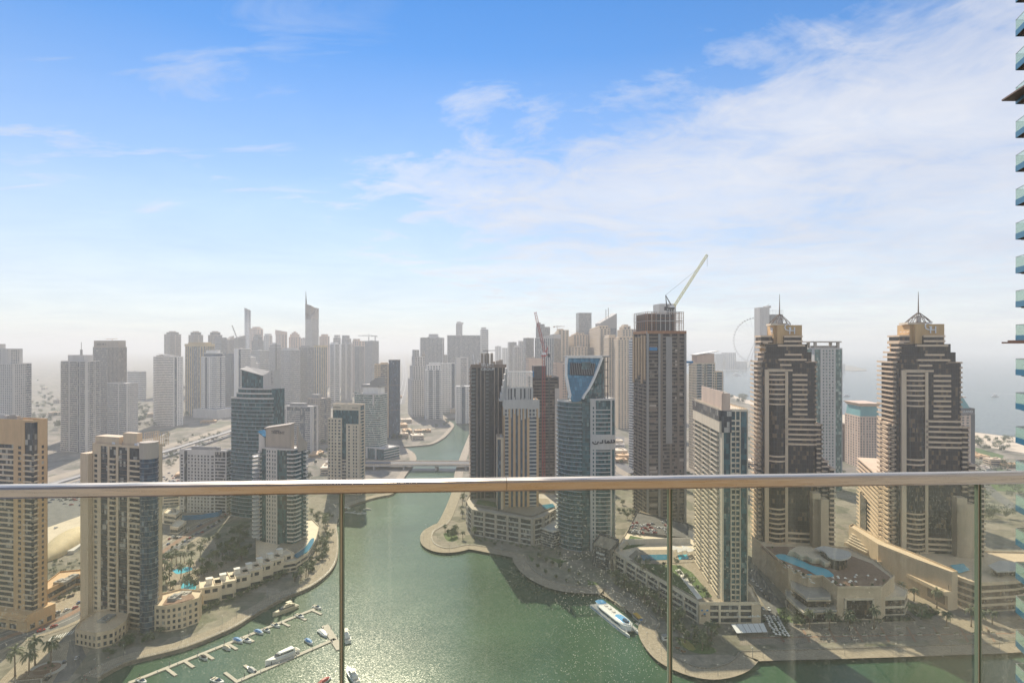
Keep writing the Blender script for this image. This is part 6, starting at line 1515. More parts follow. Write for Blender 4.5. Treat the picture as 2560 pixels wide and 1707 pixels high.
# resort pool garden between the beige tower and the villas
patch('pool_terrace', [(408, 1420), (480, 1400), (560, 1385), (600, 1400), (520, 1450), (420, 1490)], 'paving', QZ + .05)
patch('pool', [(455, 1455), (470, 1446), (490, 1462), (480, 1480), (440, 1485), (452, 1470)], 'pool_blue', QZ + .08, sm=3)
patch('pool', [(430, 1425), (470, 1416), (480, 1424), (445, 1434)], 'pool_blue', QZ + .08, sm=3)
# low things on the left: station building, block by the road, hoarding, podiums
P = Pod('station_building', 'tan flat-roofed station entrance building by the road', 'building', [(112, 1462), (150, 1432), (232, 1424), (240, 1440), (190, 1440), (120, 1478)], 9)
P.body(P.poly, 0, P.h, 'b1:50', 'tan', 'glass_dark', 7, plant=2)
P = Pod('building', 'small pale two-storey building by the palm-lined road', 'building', [(408, 1285), (440, 1290), (455, 1278), (420, 1272)], 12)
P.body(P.poly, 0, P.h, 'b1:50', 'cream', 'glass_dark', 4.5, plant=1)
P = Pod('building', 'pale slab building with a glazed corner beside the small road building', 'building', [(425, 1320), (445, 1322), (466, 1306), (440, 1298)], 7)
P.body(P.poly, 0, P.h, 'b1:40', 'cream', 'glass_dark', 5, plant=0)
hd = thing('hoarding', 'long blue site hoarding in front of the pale slab', 'hoarding', (*G(455, 1300), QZ))
pts = [(x - hd.location[0], y - hd.location[1]) for x, y in [G(455, 1300), G(500, 1298), G(545, 1290), G(568, 1277)]]
m = MB()
for (xa, ya), (xb, yb) in zip(pts, pts[1:]): m.beam((xa, ya, 2.5), (xb, yb, 2.5), .3, 5)
m.build('panel', 'blue_tarp', hd)
m = MB()
for (xa, ya), (xb, yb) in zip(pts, pts[1:]): m.beam((xa, ya + .4, 0), (xa, ya + .4, 5.2), .25)
m.build('post_frame', 'steel', hd)
# island and coastal strips
def island(pxs, z=3): 
    m = MB(); pts = [G(x, y, 1.0) for x, y in pxs]; m.prism(pts if sum(a[0] * b[1] - b[0] * a[1] for a, b in zip(pts, pts[1:] + pts[:1])) > 0 else pts[::-1], -3, z)
    o = m.build('island', 'ground_sand'); o['kind'] = 'structure'
island([(1735, 920), (1800, 922), (1870, 920), (1960, 917), (1960, 905), (1870, 902), (1790, 904), (1735, 908)])
island([(2088, 922), (2130, 928), (2165, 927), (2168, 924), (2130, 915), (2088, 912)])
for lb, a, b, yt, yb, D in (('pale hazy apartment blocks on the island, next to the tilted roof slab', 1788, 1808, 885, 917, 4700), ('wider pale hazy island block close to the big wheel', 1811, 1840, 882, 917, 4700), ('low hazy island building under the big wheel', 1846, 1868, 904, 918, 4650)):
    t = Tower('island_block', lb, a, a + 2, b, D, 8, 'apartment block', d=60, z0=3); t.body(t.rect(), 0, t.z(yt), 'v1:6', 'pale_grey', 'glass_hazed', 8, plant=0)
t = Tower('island_block', 'tiny hazy building on the low headland right of the green glass tower', 2096, 2098, 2113, 4300, 8, 'building', d=40, z0=3); t.body(t.rect(), 0, t.z(910), 'n1:3', 'pale_grey', 'glass_hazed', 6, plant=0)
# observation wheel
DW = 4600; R_ = 55 / F * DW
wh = thing('observation_wheel', 'huge thin observation wheel on the island, its near half showing', 'ferris wheel', (wx(1890, DW), DW, 3))
zc = wz(851, DW) - 3; k = 48
m = MB(); pr = [(R_ * math.cos(2 * math.pi * i / k), 0, zc + R_ * math.sin(2 * math.pi * i / k)) for i in range(k)]
for i in range(k): m.beam(pr[i], pr[(i + 1) % k], 4, 3)
m.build('rim', 'pale_grey', wh)
for i in range(0, k, 1):
    a_ = 2 * math.pi * i / k; m = MB(); x, z = (R_ + 6) * math.cos(a_), zc + (R_ + 6) * math.sin(a_); m.loft([[(x - 4, -3, z - 4), (x + 4, -3, z - 4), (x + 4, 3, z - 4), (x - 4, 3, z - 4)], [(x - 5, -4, z), (x + 5, -4, z), (x + 5, 4, z), (x - 5, 4, z)], [(x - 3, -2, z + 4), (x + 3, -2, z + 4), (x + 3, 2, z + 4), (x - 3, 2, z + 4)]]); m.build('capsule', 'pale_grey', wh)
m = MB()
for i in range(0, k, 2): m.beam((0, 0, zc), pr[i], .8)
m.cyl(0, 0, 6, 6, zc - 6, zc + 6, 10); m.build('spoke', 'pale_grey', wh)
for sx_ in (-1, 1):
    for sy in (-1, 1): m = MB(); m.beam((0, sy * 10, zc), (sx_ * 80, sy * 50, 0), 5); m.build('leg', 'pale_grey', wh)
# the tower next door: stacked glass balconies
DN = 58.0
nx = wx(2541, DN)
nt_ = thing('tower', 'neighbouring tower with stacked green glass balconies at the frame edge', 'tower', (nx, DN, 2.0), 0)
m = MB(); m.prism([(9, -1.5), (9 - 3, -12), (30, -12), (30, -1.5)], 0, H + 52); m.build('wall', 'pale_grey', nt_)
m_, t_, p_ = new_mat('balcony_green_glass'); p_.inputs['Base Color'].default_value = (.42, .60, .52, 1); p_.inputs['Alpha'].default_value = .42; p_.inputs['Roughness'].default_value = .08
plain('slab_blue', (.03, .12, .20), rough=.3); plain('bronze', (.10, .05, .03), rough=.45); plain('timber', (.16, .09, .05))
fh_ = 85 / F * DN; first = None
ys = [78 + 84.6 * q for q in range(-2, 27)]
pl = [(0, 0), (-3.2, -9.5), (24, -9.5), (24, 0)]
def rim(o0, o1, z0, z1):
    m = MB(); q = inset(pl, -o1); r = inset(pl, -o0); k = 4
    for i in (0, 3):
        j = (i + 1) % k
        A, B, C, D_ = q[i], q[j], r[j], r[i]
        m.hexa([(*A, z0), (*B, z0), (*C, z0), (*D_, z0), (*A, z1), (*B, z1), (*C, z1), (*D_, z1)])
    return m
slab = MB(); slab.prism(pl, -.42, -.08); slab.prism(inset(pl, .3), -.62, -.42)
edge = rim(.0, .06, -.52, .05)
for q in (.25, 1.3, 2.4): edge.box(q, q + .07, .06, .09, -.38, -.31); edge.box(q, q + .07, .06, .09, -.18, -.11)
gls = rim(.01, .045, .05, 1.05); cap_ = rim(.0, .055, 1.05, 1.09)
for i, y in enumerate(ys):
    z = wz(y, DN) - 2.0
    if first is None:
        b_ = slab.build('balcony', 'bronze', nt_); b_.location[2] = z
        e_ = edge.build('slab_edge', 'slab_blue', b_); g_ = gls.build('glass_panel', 'balcony_green_glass', b_); c_ = cap_.build('cap_rail', 'steel', b_)
        first = (b_, e_, g_, c_)
    else:
        bb = first[0].copy(); COL.objects.link(bb); bb.parent = nt_; bb.location[2] = z
        for s_ in first[1:]: cpy = s_.copy(); COL.objects.link(cpy); cpy.parent = bb
for y in (250, 856):
    m = MB(); z = wz(y, DN) - 2; x0 = wx(2506, DN) - nx
    m.prism([(x0, .1), (x0 - 2, -10), (24, -10), (24, .1)], z - .1, z + .05); m.prism([(x0 + .5, .0), (x0 - 1.5, -9.8), (24, -9.8), (24, .0)], z + .05, z + .2); m.build('fin_ledge', 'bronze', nt_)

# ---------------------------------------------------------------- low buildings that fill the plots between the towers
LOWM = []
rl_ = random.Random(21)
for k_ in range(8):
    w_, d_, h_ = rl_.uniform(14, 34), rl_.uniform(12, 26), rl_.choice((5, 7, 9, 12))
    a_, b_, c_ = MB(), MB(), MB()
    n_ = max(2, int(w_ / 4)); fl_ = max(1, int(h_ / 3.6))
    a_.box(-w_ / 2, w_ / 2, -d_ / 2, d_ / 2, 0, h_)
    for q in range(fl_):
        z_ = .9 + q * 3.5
        for fr_ in ((-w_ / 2, -d_ / 2, 1, 0, 0, -1), (w_ / 2, d_ / 2, -1, 0, 0, 1)): b_.fbox(fr_, w_ * .06, w_ * .94, 0, .05, z_, z_ + 1.7)
        for fr_ in ((w_ / 2, -d_ / 2, 0, 1, 1, 0), (-w_ / 2, d_ / 2, 0, -1, -1, 0)): b_.fbox(fr_, d_ * .08, d_ * .92, 0, .05, z_, z_ + 1.7)
    c_.box(-w_ / 2 - .2, w_ / 2 + .2, -d_ / 2 - .2, d_ / 2 + .2, h_, h_ + .5)
    for q in range(5): x_, y_ = rl_.uniform(-w_ * .4, w_ * .3), rl_.uniform(-d_ * .4, d_ * .3); c_.box(x_, x_ + rl_.uniform(1.5, 4), y_, y_ + rl_.uniform(1.5, 4), h_ + .5, h_ + rl_.uniform(1.2, 3))
    wl_ = rl_.choice(['cream', 'sandstone', 'cream', 'white_paint', 'tan'])
    LOWM.append((a_.mesh('wall', wl_), b_.mesh('glazing', 'glass_dark'), c_.mesh('roof', rl_.choice(['roof_grey', 'warm_grey', wl_]))))
TAKEN = [(o.location[0], o.location[1], 34) for o in bpy.data.objects if o.get('category') in ('tower', 'apartment block', 'office block', 'podium', 'villa', 'station', 'building')]
HWP = [G(x, y) for x, y in hw]
def lowrise(pxr, pyr, n, label, group, rz, gap=26):
    k_ = 0; tries = 0
    while k_ < n and tries < n * 30:
        tries += 1; x, y = G(rl_.uniform(*pxr), rl_.uniform(*pyr))
        if any(abs(x - a) < g_ and -g_ * .5 < y - b < g_ * 1.5 for a, b, g_ in TAKEN): continue
        if inside((x, y), marina_loop) or not inside((x, y), outer): continue
        if any(math.hypot(x - p[0], y - p[1]) < 24 for p in left_shore + right_shore): continue
        bad_ = False
        for (xa, ya), (xb, yb) in zip(HWP, HWP[1:]):
            f = max(0, min(1, ((x - xa) * (xb - xa) + (y - ya) * (yb - ya)) / ((xb - xa) ** 2 + (yb - ya) ** 2)))
            if math.hypot(x - xa - f * (xb - xa), y - ya - f * (yb - ya)) < 62: bad_ = True
        if bad_: continue
        t = thing('low_building', label, 'building', (x, y, QZ), rz + rl_.choice((0, math.pi / 2)), group); a, b, c = rl_.choice(LOWM)
        for nm, me in (('wall', a), ('glazing', b), ('roof', c)): o = bpy.data.objects.new(nm, me); COL.objects.link(o); o.parent = t
        TAKEN.append((x, y, gap)); k_ += 1
lowrise((60, 620), (955, 1060), 22, 'low pale building on the dusty plain beyond the highway', 'low buildings beyond the highway', .3, 30)
lowrise((620, 1000), (935, 1015), 26, 'low hazy building in the plots by the distant highway', 'low buildings along the distant highway', .2, 30)
lowrise((600, 900), (1050, 1190), 26, 'low flat-roofed building in the plots behind the sail-walled tower', 'low buildings behind the sail-walled tower', .1)
lowrise((900, 1060), (1055, 1105), 14, 'low white waterfront building on the far bend', 'low buildings on the far bend', .3, 18)
lowrise((1110, 1180), (1000, 1046), 8, 'low building at the far end of the water', 'low buildings at the far water end', .1, 22)
lowrise((1390, 1600), (1075, 1160), 14, 'low beige building between the resort towers', 'low buildings by the resort towers', .1, 24)
lowrise((1700, 2110), (1040, 1180), 16, 'low building half hidden between the right-hand towers', 'low buildings between right-hand towers', -.1, 26)
lowrise((2440, 2560), (1140, 1200), 5, 'low reddish building in the green beach park', 'beach park buildings', -.1, 30)
lowrise((410, 580), (1180, 1260), 6, 'low building near the viaduct and dusty lot', 'low buildings near the viaduct', .3, 24)
# ---------------------------------------------------------------- planting
def leaf_mat(name, a, b):
    m, t, p = new_mat(name)
    tc = t.n('ShaderNodeTexCoord'); n = t.n('ShaderNodeTexNoise'); n.inputs['Scale'].default_value = 1.3; n.inputs['Detail'].default_value = 3; t.l(tc, n, 3, 0)
    oi = t.n('ShaderNodeObjectInfo'); f = t.math('ADD', t.math('MULTIPLY', n, .75), t.math('MULTIPLY', oi, .25, ai=5))
    r = t.ramp(f, [(.3, a), (.75, b)]); t.l(r, p, 0, 0); p.inputs['Roughness'].default_value = .6
    p.inputs['Subsurface Weight'].default_value = 0.0
leaf_mat('palm_green', (.045, .07, .022), (.14, .165, .065)); leaf_mat('tree_green', (.035, .065, .02), (.125, .16, .05)); leaf_mat('flower_yellow', (.14, .14, .03), (.30, .26, .06))
plain('bark', (.17, .12, .08), scale=1.0); plain('planter', (.5, .46, .4))
def palm_meshes(seed, h, nf, fl):
    r = random.Random(seed); m = MB(); rings = []
    for i in range(7):
        t_ = i / 6; rd = .34 - .13 * t_ + (.12 if i == 0 else 0); cx = .35 * math.sin(t_ * 2) * r.uniform(.6, 1)
        rings.append([(cx + rd * math.cos(a), rd * math.sin(a), h * t_) for a in [math.pi * j / 4 for j in range(8)]])
    m.loft(rings); tr = m.mesh('trunk', 'bark', True); top = Vector((rings[-1][0][0] - .2, 0, h)); c = MB()
    for i in range(nf):
        az_ = 2 * math.pi * i / nf + r.uniform(-.2, .2); up = r.uniform(-.15, 1.25); L = fl * r.uniform(.85, 1.1)
        p = top.copy(); d = Vector((math.cos(az_) * math.cos(up), math.sin(az_) * math.cos(up), math.sin(up))); side = Vector((-math.sin(az_), math.cos(az_), 0)); ns = 9
        for k in range(ns):
            q = p + d * (L / ns); wd = fl * .17 * math.sin(math.pi * (k + .8) / (ns + .6)) + .05
            for s_ in (-1, 1):
                tip = p + d * (L / ns * 1.5) + side * s_ * wd + Vector((0, 0, -wd * .55)); c.face([p, q, tip])
                tip2 = p + d * (L / ns * 2.0) + side * s_ * wd * .8 + Vector((0, 0, -wd * .3)); c.face([(p + q) / 2, q + d * .1, tip2])
            p = q; d = (d + Vector((0, 0, -.20 - .03 * k))).normalized()
    return tr, c.mesh('crown', 'palm_green')
def tree_meshes(seed, h, rx, rz):
    r = random.Random(seed); m = MB()
    m.loft([[(rd * math.cos(a), rd * math.sin(a), z) for a in [math.pi * j / 3 for j in range(6)]] for rd, z in ((.26, 0), (.18, h * .35), (.10, h * .7))])
    for i in range(5): a = i * 1.256 + r.random(); m.beam((0, 0, h * .33), (rx * .6 * math.cos(a), rx * .6 * math.sin(a), h * r.uniform(.55, .8)), .13)
    tr = m.mesh('trunk', 'bark'); c = MB()
    cl = [Vector((rx * r.uniform(-.75, .75), rx * r.uniform(-.75, .75), h * r.uniform(.45, .92))) for _ in range(15)]
    for q in cl:
        R0 = rx * r.uniform(.28, .5)
        for _ in range(46):
            v = Vector((r.gauss(0, 1), r.gauss(0, 1), r.gauss(0, .8))).normalized() * R0 * r.uniform(.6, 1.08) + q
            n = Vector((r.gauss(0, 1), r.gauss(0, 1), r.gauss(.6, 1))).normalized(); e = n.orthogonal().normalized(); g = n.cross(e); s_ = r.uniform(.22, .48)
            c.face([v - e * s_, v + g * s_ * .6, v + e * s_, v - g * s_ * .6])
    return tr, c.mesh('crown', 'tree_green')
PALMS = [palm_meshes(i, h, 26, fl) for i, (h, fl) in enumerate(((8.5, 4.4), (10.5, 4.6), (7, 4.0)))]
TREES = [tree_meshes(20 + i, h, rx, 0) for i, (h, rx) in enumerate(((6.5, 3.2), (8, 3.8), (4.5, 1.9)))]
def plant(kind, name, label, group, x, y, z, s=1.0, i=None):
    src = PALMS if kind == 'palm' else TREES
    tr, cr = src[RND.randrange(len(src)) if i is None else i]
    t = thing(name, label, 'palm tree' if kind == 'palm' else 'tree', (x, y, z), RND.uniform(0, 6.28), group); t.scale = (s, s, s * RND.uniform(.9, 1.12))
    for n, me in (('trunk', tr), ('crown', cr)):
        o = bpy.data.objects.new(n, me); COL.objects.link(o); o.parent = t
def scrub(pxs, s=1.0):
    m = MB()
    for px, py in pxs:
        tr, cr = RND.choice(TREES); x, y = G(px, py); k = s * RND.uniform(.8, 1.15); a = RND.uniform(0, 6.28); ca, sa = math.cos(a) * k, math.sin(a) * k
        for me in (cr,):
            n0 = len(m.v); co = np.empty(len(me.vertices) * 3); me.vertices.foreach_get('co', co); co = co.reshape(-1, 3)
            m.v += [(x + ca * q[0] - sa * q[1], y + sa * q[0] + ca * q[1], QZ + q[2] * k) for q in co]
            m.f += [tuple(n0 + i for i in p.vertices) for p in list(me.polygons)[::2]]
    m.build('scrub', 'tree_green', kind='stuff')
def palms(pxs, label, group, z=QZ, s=1.0, i=None):
    for px, py in pxs: plant('palm', 'palm_tree', label, group, *G(px, py, z), z, s * RND.uniform(.88, 1.1), i)
def trees(pxs, label, group, z=QZ, s=1.0, i=None):
    for px, py in pxs: plant('tree', 'tree', label, group, *G(px, py, z), z, s * RND.uniform(.8, 1.15), i)
for lb, px, py, i in (('large date palm on the forecourt, nearest the frame corner', 38, 1690, 1), ('large date palm on the forecourt beside the pergola', 72, 1686, 0), ('large date palm on the forecourt behind the pergola', 88, 1662, 1), ('large date palm rising from the round planter', 126, 1668, 1)):
    plant('palm', 'palm_tree', lb, None, *G(px, py), QZ, 1.3, i)
palms([(418, 1412), (430, 1408), (441, 1412), (452, 1404), (461, 1408), (411, 1424), (478, 1410), (500, 1402), (523, 1412), (452, 1445), (424, 1450), (474, 1436), (505, 1425), (425, 1478), (462, 1490)], 'palm by the resort pool garden behind the villas', 'resort garden palms')
trees([(540, 1400), (556, 1390), (575, 1384), (592, 1392), (510, 1440), (520, 1425), (495, 1448), (535, 1432), (553, 1420), (565, 1408), (585, 1408), (604, 1402), (612, 1380), (598, 1366), (580, 1360), (566, 1368), (624, 1372), (415, 1460), (432, 1470), (548, 1375), (470, 1462), (485, 1470), (615, 1345), (600, 1340)], 'bushy tree in the resort garden near the sail-walled tower', 'resort garden trees', s=1.25)
pts = smooth_line([G(x, y) for x, y in [(815, 1300), (826, 1320), (828, 1350), (822, 1380), (810, 1400), (796, 1420), (775, 1438), (748, 1456)]], 3)
for x, y in pts: plant('tree' if RND.random() < .6 else 'palm', 'tree', 'dark green tree lining the left promenade under the curved pool terrace', 'trees along the left promenade', x - RND.uniform(0, 6), y + RND.uniform(-3, 3), QZ, RND.uniform(.8, 1.15))
for x, y in pts[::2]: plant('tree', 'tree', 'dark green tree lining the left promenade under the curved pool terrace', 'trees along the left promenade', x - RND.uniform(6, 12), y + RND.uniform(-3, 3), QZ, RND.uniform(.7, 1.0))
palms([(1158, 1248), (1156, 1262), (1161, 1234), (1154, 1280), (1162, 1222), (1156, 1292), (1163, 1212)], 'palm on the narrow right-bank promenade past the point', 'point promenade palms', s=.85)
palms([(1113, 1330), (1157, 1348), (1186, 1346)], 'single palm on the rounded point', 'palms on the rounded point', s=.9)
trees([(1120, 1336), (1130, 1334), (1137, 1340), (1128, 1344), (1138, 1330)], 'dense tree in the planted circle on the rounded point', 'trees on the rounded point', s=1.0)
palms([(1960, 1562), (2024, 1572), (2074, 1574), (2124, 1576), (2185, 1572), (2366, 1568), (2428, 1566), (2480, 1560), (2255, 1495), (2285, 1502), (2342, 1520), (2258, 1462), (2305, 1545), (2455, 1575), (2548, 1548)], 'palm on the square in front of the hotel podiums', 'hotel square palms', s=1.1)
palms([(1697, 1600), (1712, 1606), (1735, 1590), (1755, 1608), (1778, 1600), (1692, 1570), (1768, 1585), (1755, 1625)], 'palm on the rounded platform at the end of the right quay', 'palms on the rounded platform', s=.9)
trees([(1720, 1596), (1745, 1600), (1765, 1612), (1738, 1612), (1786, 1590), (1700, 1580), (1775, 1622), (1790, 1575)], 'shrub tree on the rounded platform at the end of the right quay', 'shrubs on the rounded platform', s=.7)
trees([(1349, 1396), (1365, 1404), (1381, 1412), (1400, 1420), (1424, 1432), (1446, 1440), (1345, 1420), (1365, 1434), (1390, 1446), (1417, 1456), (1446, 1462)], 'clipped round tree in a pale planter on the curved steps', 'planter trees on the curved steps', s=.85, i=2)
trees([(1525, 1440), (1540, 1452), (1553, 1458), (1566, 1466), (1580, 1472), (1592, 1480), (1603, 1486), (1618, 1496), (1632, 1508), (1648, 1522), (1660, 1532), (1672, 1545), (1600, 1498), (1570, 1478), (1620, 1512), (1690, 1560), (1706, 1552), (1545, 1440), (1640, 1500)], 'tree along the foot of the car-park podium', 'trees below the car-park podium', s=1.0)
palms([(1560, 1470), (1612, 1508), (1655, 1540), (1700, 1575)], 'palm along the foot of the car-park podium', 'palms below the car-park podium')
trees([(1606, 1425), (1625, 1430), (1650, 1440), (1700, 1440), (1715, 1450), (1730, 1462), (1745, 1474), (1758, 1485), (1595, 1412), (1620, 1414), (1660, 1416), (1690, 1412), (1770, 1494)], 'small tree in the roof garden of the car-park podium', 'car-park roof garden trees', z=PZ + 1, s=.7)
trees([(1388, 1276), (1400, 1282), (1395, 1290), (1420, 1310), (1396, 1262), (1360, 1278), (1410, 1270), (1580, 1290), (1568, 1296), (1556, 1262), (1548, 1280), (1560, 1282)], 'tree on the terraces around the sail-topped tower', 'trees around the sail-topped tower', s=1.0)
trees([(1930, 1372), (2008, 1440), (2110, 1466), (2130, 1468), (2180, 1466), (2210, 1455), (2090, 1462), (1990, 1432), (1960, 1412)], 'planted shrub on the edge of the hotel pool deck', 'pool deck shrubs', z=23.6, s=.5, i=2)
trees([(2410, 1452), (2430, 1458), (2450, 1462), (2480, 1460), (2510, 1462), (2540, 1462), (2420, 1448)], 'shrub on the planted terraces beside the long podium wall', 'terrace shrubs', z=16, s=.7, i=2)
r_ = random.Random(9)
scrub([(r_.uniform(2440, 2560), r_.uniform(1098, 1130)) for _ in range(34)], s=1.5)
scrub([(r_.uniform(2445, 2560), r_.uniform(1165, 1300)) for _ in range(34)], s=1.7)
trees([(r_.uniform(1826, 1868), r_.uniform(994, 1012)) for _ in range(12)], 'tiny tree on the shore strip beside the beige balcony tower', 'shore strip trees', s=2)
scrub([(r_.uniform(405, 600), 1105 - (x_ := 0) + r_.uniform(-20, 14)) for _ in range(22)], s=1.4)
scrub([(r_.uniform(345, 385), r_.uniform(1010, 1070)) for _ in range(16)] + [(r_.uniform(80, 152), r_.uniform(1040, 1075)) for _ in range(16)] + [(r_.uniform(80, 150), r_.uniform(985, 1035)) for _ in range(10)], s=2.2)
trees([(1016, 1100), (1030, 1095), (1050, 1090), (1062, 1084), (1074, 1078), (1090, 1070), (1000, 1098), (985, 1096), (1020, 1085), (1110, 1066), (1118, 1060)], 'small tree on the far promenade bend', 'far promenade trees', s=1.2)
trees([(150 + 12 * q, 1500 - 7 * q + (q % 2) * 3) for q in range(7)] + [(520 + 14 * q, 1322 - 9 * q) for q in range(5)] + [(430 + 13 * q, 1372 - 7 * q) for q in range(5)], 'clipped street tree along the reddish road', 'street trees on the left road', s=.6, i=2)
trees([(r_.uniform(620, 900), r_.uniform(1100, 1210)) for _ in range(40)], 'street tree in the plots behind the sail-walled tower', 'trees behind the sail-walled tower', s=1.3)
trees([(r_.uniform(1385, 1600), r_.uniform(1100, 1230)) for _ in range(30)], 'tree along the road past the sail-topped tower', 'trees by the sail-topped tower road', s=1.2)
scrub([(r_.uniform(90, 620), r_.uniform(940, 1050)) for _ in range(40)], s=2.2)
trees([(r_.uniform(1950, 2030), r_.uniform(1546, 1568)) for _ in range(12)] + [(r_.uniform(2285, 2345), r_.uniform(1522, 1545)) for _ in range(8)], 'shrub on the lawn before the hotel podium', 'hotel lawn shrubs', s=.6)
patch('flower_bed', [(1698, 1592), (1722, 1602), (1740, 1622), (1722, 1624), (1704, 1608)], 'flower_yellow', QZ + .1, sm=2)
scrub([(r_.uniform(1700, 2110), r_.uniform(1050, 1240)) for _ in range(70)], 1.2)
scrub([(r_.uniform(120, 215), r_.uniform(1405, 1440)) for _ in range(20)], .5)
scrub([(r_.uniform(410, 445), r_.uniform(1130, 1170)) for _ in range(16)], 1.0)
def hedge_line(pxs, n, sp, s):
    q = smooth_line([G(x, y) for x, y in pxs], 6); out = []
    for _ in range(n):
        i = r_.randrange(len(q) - 1); f = r_.random(); x = q[i][0] + (q[i + 1][0] - q[i][0]) * f + r_.uniform(-sp, sp); y = q[i][1] + (q[i + 1][1] - q[i][1]) * f + r_.uniform(-sp, sp)
        out.append((CX + F * x / y, HY + F * (H - QZ) / y))
    scrub(out, s)
hedge_line([(335, 1612), (420, 1572), (510, 1528), (600, 1490), (680, 1452), (730, 1430)], 90, 4.5, .55)
hedge_line([(270, 1640), (300, 1618), (345, 1588)], 26, 4, .5)
hedge_line([(1530, 1452), (1600, 1495), (1660, 1545), (1700, 1580), (1760, 1600)], 60, 3.5, .5)
hedge_line([(1930, 1545), (2080, 1556), (2200, 1556), (2330, 1548)], 46, 2.5, .45)
hedge_line([(1195, 1352), (1260, 1362), (1330, 1372), (1420, 1392)], 30, 3, .45)
hedge_line([(408, 1400), (470, 1372), (560, 1340), (620, 1318)], 50, 5, .7)
hedge_line([(640, 1290), (700, 1285), (780, 1285), (830, 1295)], 40, 5, .7)
hedge_line([(1912, 1546), (1955, 1594)], 30, 3.5, .35); hedge_line([(1930, 1544), (1970, 1592)], 30, 3.5, .35)
# white parasols beside the canopy
pm_ = MB(); pm_.loft([[(1.0 * math.cos(a), 1.0 * math.sin(a), 2.2) for a in [math.pi * j / 4 for j in range(8)]], [(.1 * math.cos(a), .1 * math.sin(a), 3.0) for a in [math.pi * j / 4 for j in range(8)]]]); pm_ = pm_.mesh('canopy', 'white_paint')
pp_ = MB(); pp_.beam((0, 0, 0), (0, 0, 2.3), .09); pp_ = pp_.mesh('pole', 'steel')
i = 0
for a in range(10):
    for b in range(4):
        x, y = G(1912 + 11 * b + a * 3.0 + RND.uniform(-2, 2), 1546 + a * 5.2 + b * 1.2); t = thing('parasol', 'white parasol in the dense rows beside the slatted canopy', 'parasol', (x, y, QZ), RND.random(), 'white parasols in rows')
        for n, me in (('canopy', pm_), ('pole', pp_)): o = bpy.data.objects.new(n, me); COL.objects.link(o); o.parent = t
for q in range(14):
    x, y = G(2100 + r_.uniform(-25, 90), 1455 + r_.uniform(-14, 14), 23.8)
    t = thing('parasol', 'pale parasol on the hotel pool deck', 'parasol', (x, y, 23.8), 0, 'pool deck parasols')
    for n, me in (('canopy', pm_), ('pole', pp_)): o = bpy.data.objects.new(n, me); COL.objects.link(o); o.parent = t
lb_ = MB(); lb_.box(-.35, .35, -1, .5, .25, .35); lb_.hexa([(-.35, .5, .25), (.35, .5, .25), (.35, 1.0, .65), (-.35, 1.0, .65), (-.35, .5, .35), (.35, .5, .35), (.35, 1.0, .75), (-.35, 1.0, .75)])
for s_ in (-.3, .3): lb_.box(s_ - .04, s_ + .04, -.9, .9, 0, .25)
lbm = lb_.mesh('sun_lounger', 'white_paint')
for q in range(22):
    x, y = G(1958 + q * 3.6, 1410 + q * 2.0 + 6 * math.sin(q), 23.8); o = bpy.data.objects.new('sun_lounger', lbm); COL.objects.link(o); o.location = (x, y, 23.8); o.rotation_euler = (0, 0, r_.uniform(.4, 1.2)); o['label'] = 'white sun lounger beside the curving hotel pool'; o['category'] = 'sun lounger'; o['group'] = 'sun loungers by the hotel pool'

# ---------------------------------------------------------------- cars
CARC = {'white_car': (.7, .7, .7), 'silver_car': (.38, .38, .4), 'black_car': (.02, .02, .025), 'red_car': (.35, .03, .03), 'blue_car': (.05, .1, .25)}
for k_, c_ in CARC.items(): plain(k_, c_, rough=.25, var=.03, spec=.6)
def car_parts(mat):
    b = MB(); b.loft([[(x, -w_, z0), (x, w_, z0), (x, w_ * .98, z1), (x, -w_ * .98, z1)] for x, w_, z0, z1 in ((-2.2, .78, .35, .85), (-2.0, .88, .25, .95), (-1.0, .9, .22, .95), (.9, .9, .22, .92), (1.9, .86, .25, .80), (2.25, .74, .35, .65))])
    c = MB(); c.loft([[(-1.75, -.78, .93), (1.05, -.78, .91), (1.05, .78, .91), (-1.75, .78, .93)], [(-1.35, -.64, 1.42), (.35, -.64, 1.42), (.35, .64, 1.42), (-1.35, .64, 1.42)]])
    r = MB(); r.box(-1.3, .3, -.62, .62, 1.425, 1.46)
    w = MB()
    w.loft([[(.32 * math.cos(a), y, .32 * math.sin(a)) for a in [math.pi * j / 5 for j in range(10)]] for y in (-.1, .1)])
    return b.mesh('body', mat), c.mesh('windows_glass', 'glass_dark'), r.mesh('roof', mat), w.mesh('wheel', 'black')
CARS = {k_: car_parts(k_) for k_ in CARC}
def car(x, y, z, rz, col, label, group=None):
    t = thing('car', label, 'car', (x, y, z), rz, group); b, c, r, w = CARS[col]
    for n, me in (('body', b), ('window', c), ('roof', r)): o = bpy.data.objects.new(n, me); COL.objects.link(o); o.parent = t
    for dx in (-1.35, 1.35):
        for dy in (-.82, .82): o = bpy.data.objects.new('wheel', w); COL.objects.link(o); o.parent = t; o.location = (dx, dy, .32)
def heading(a, b):
    (xa, ya), (xb, yb) = G(*a), G(*b); return math.atan2(yb - ya, xb - xa)
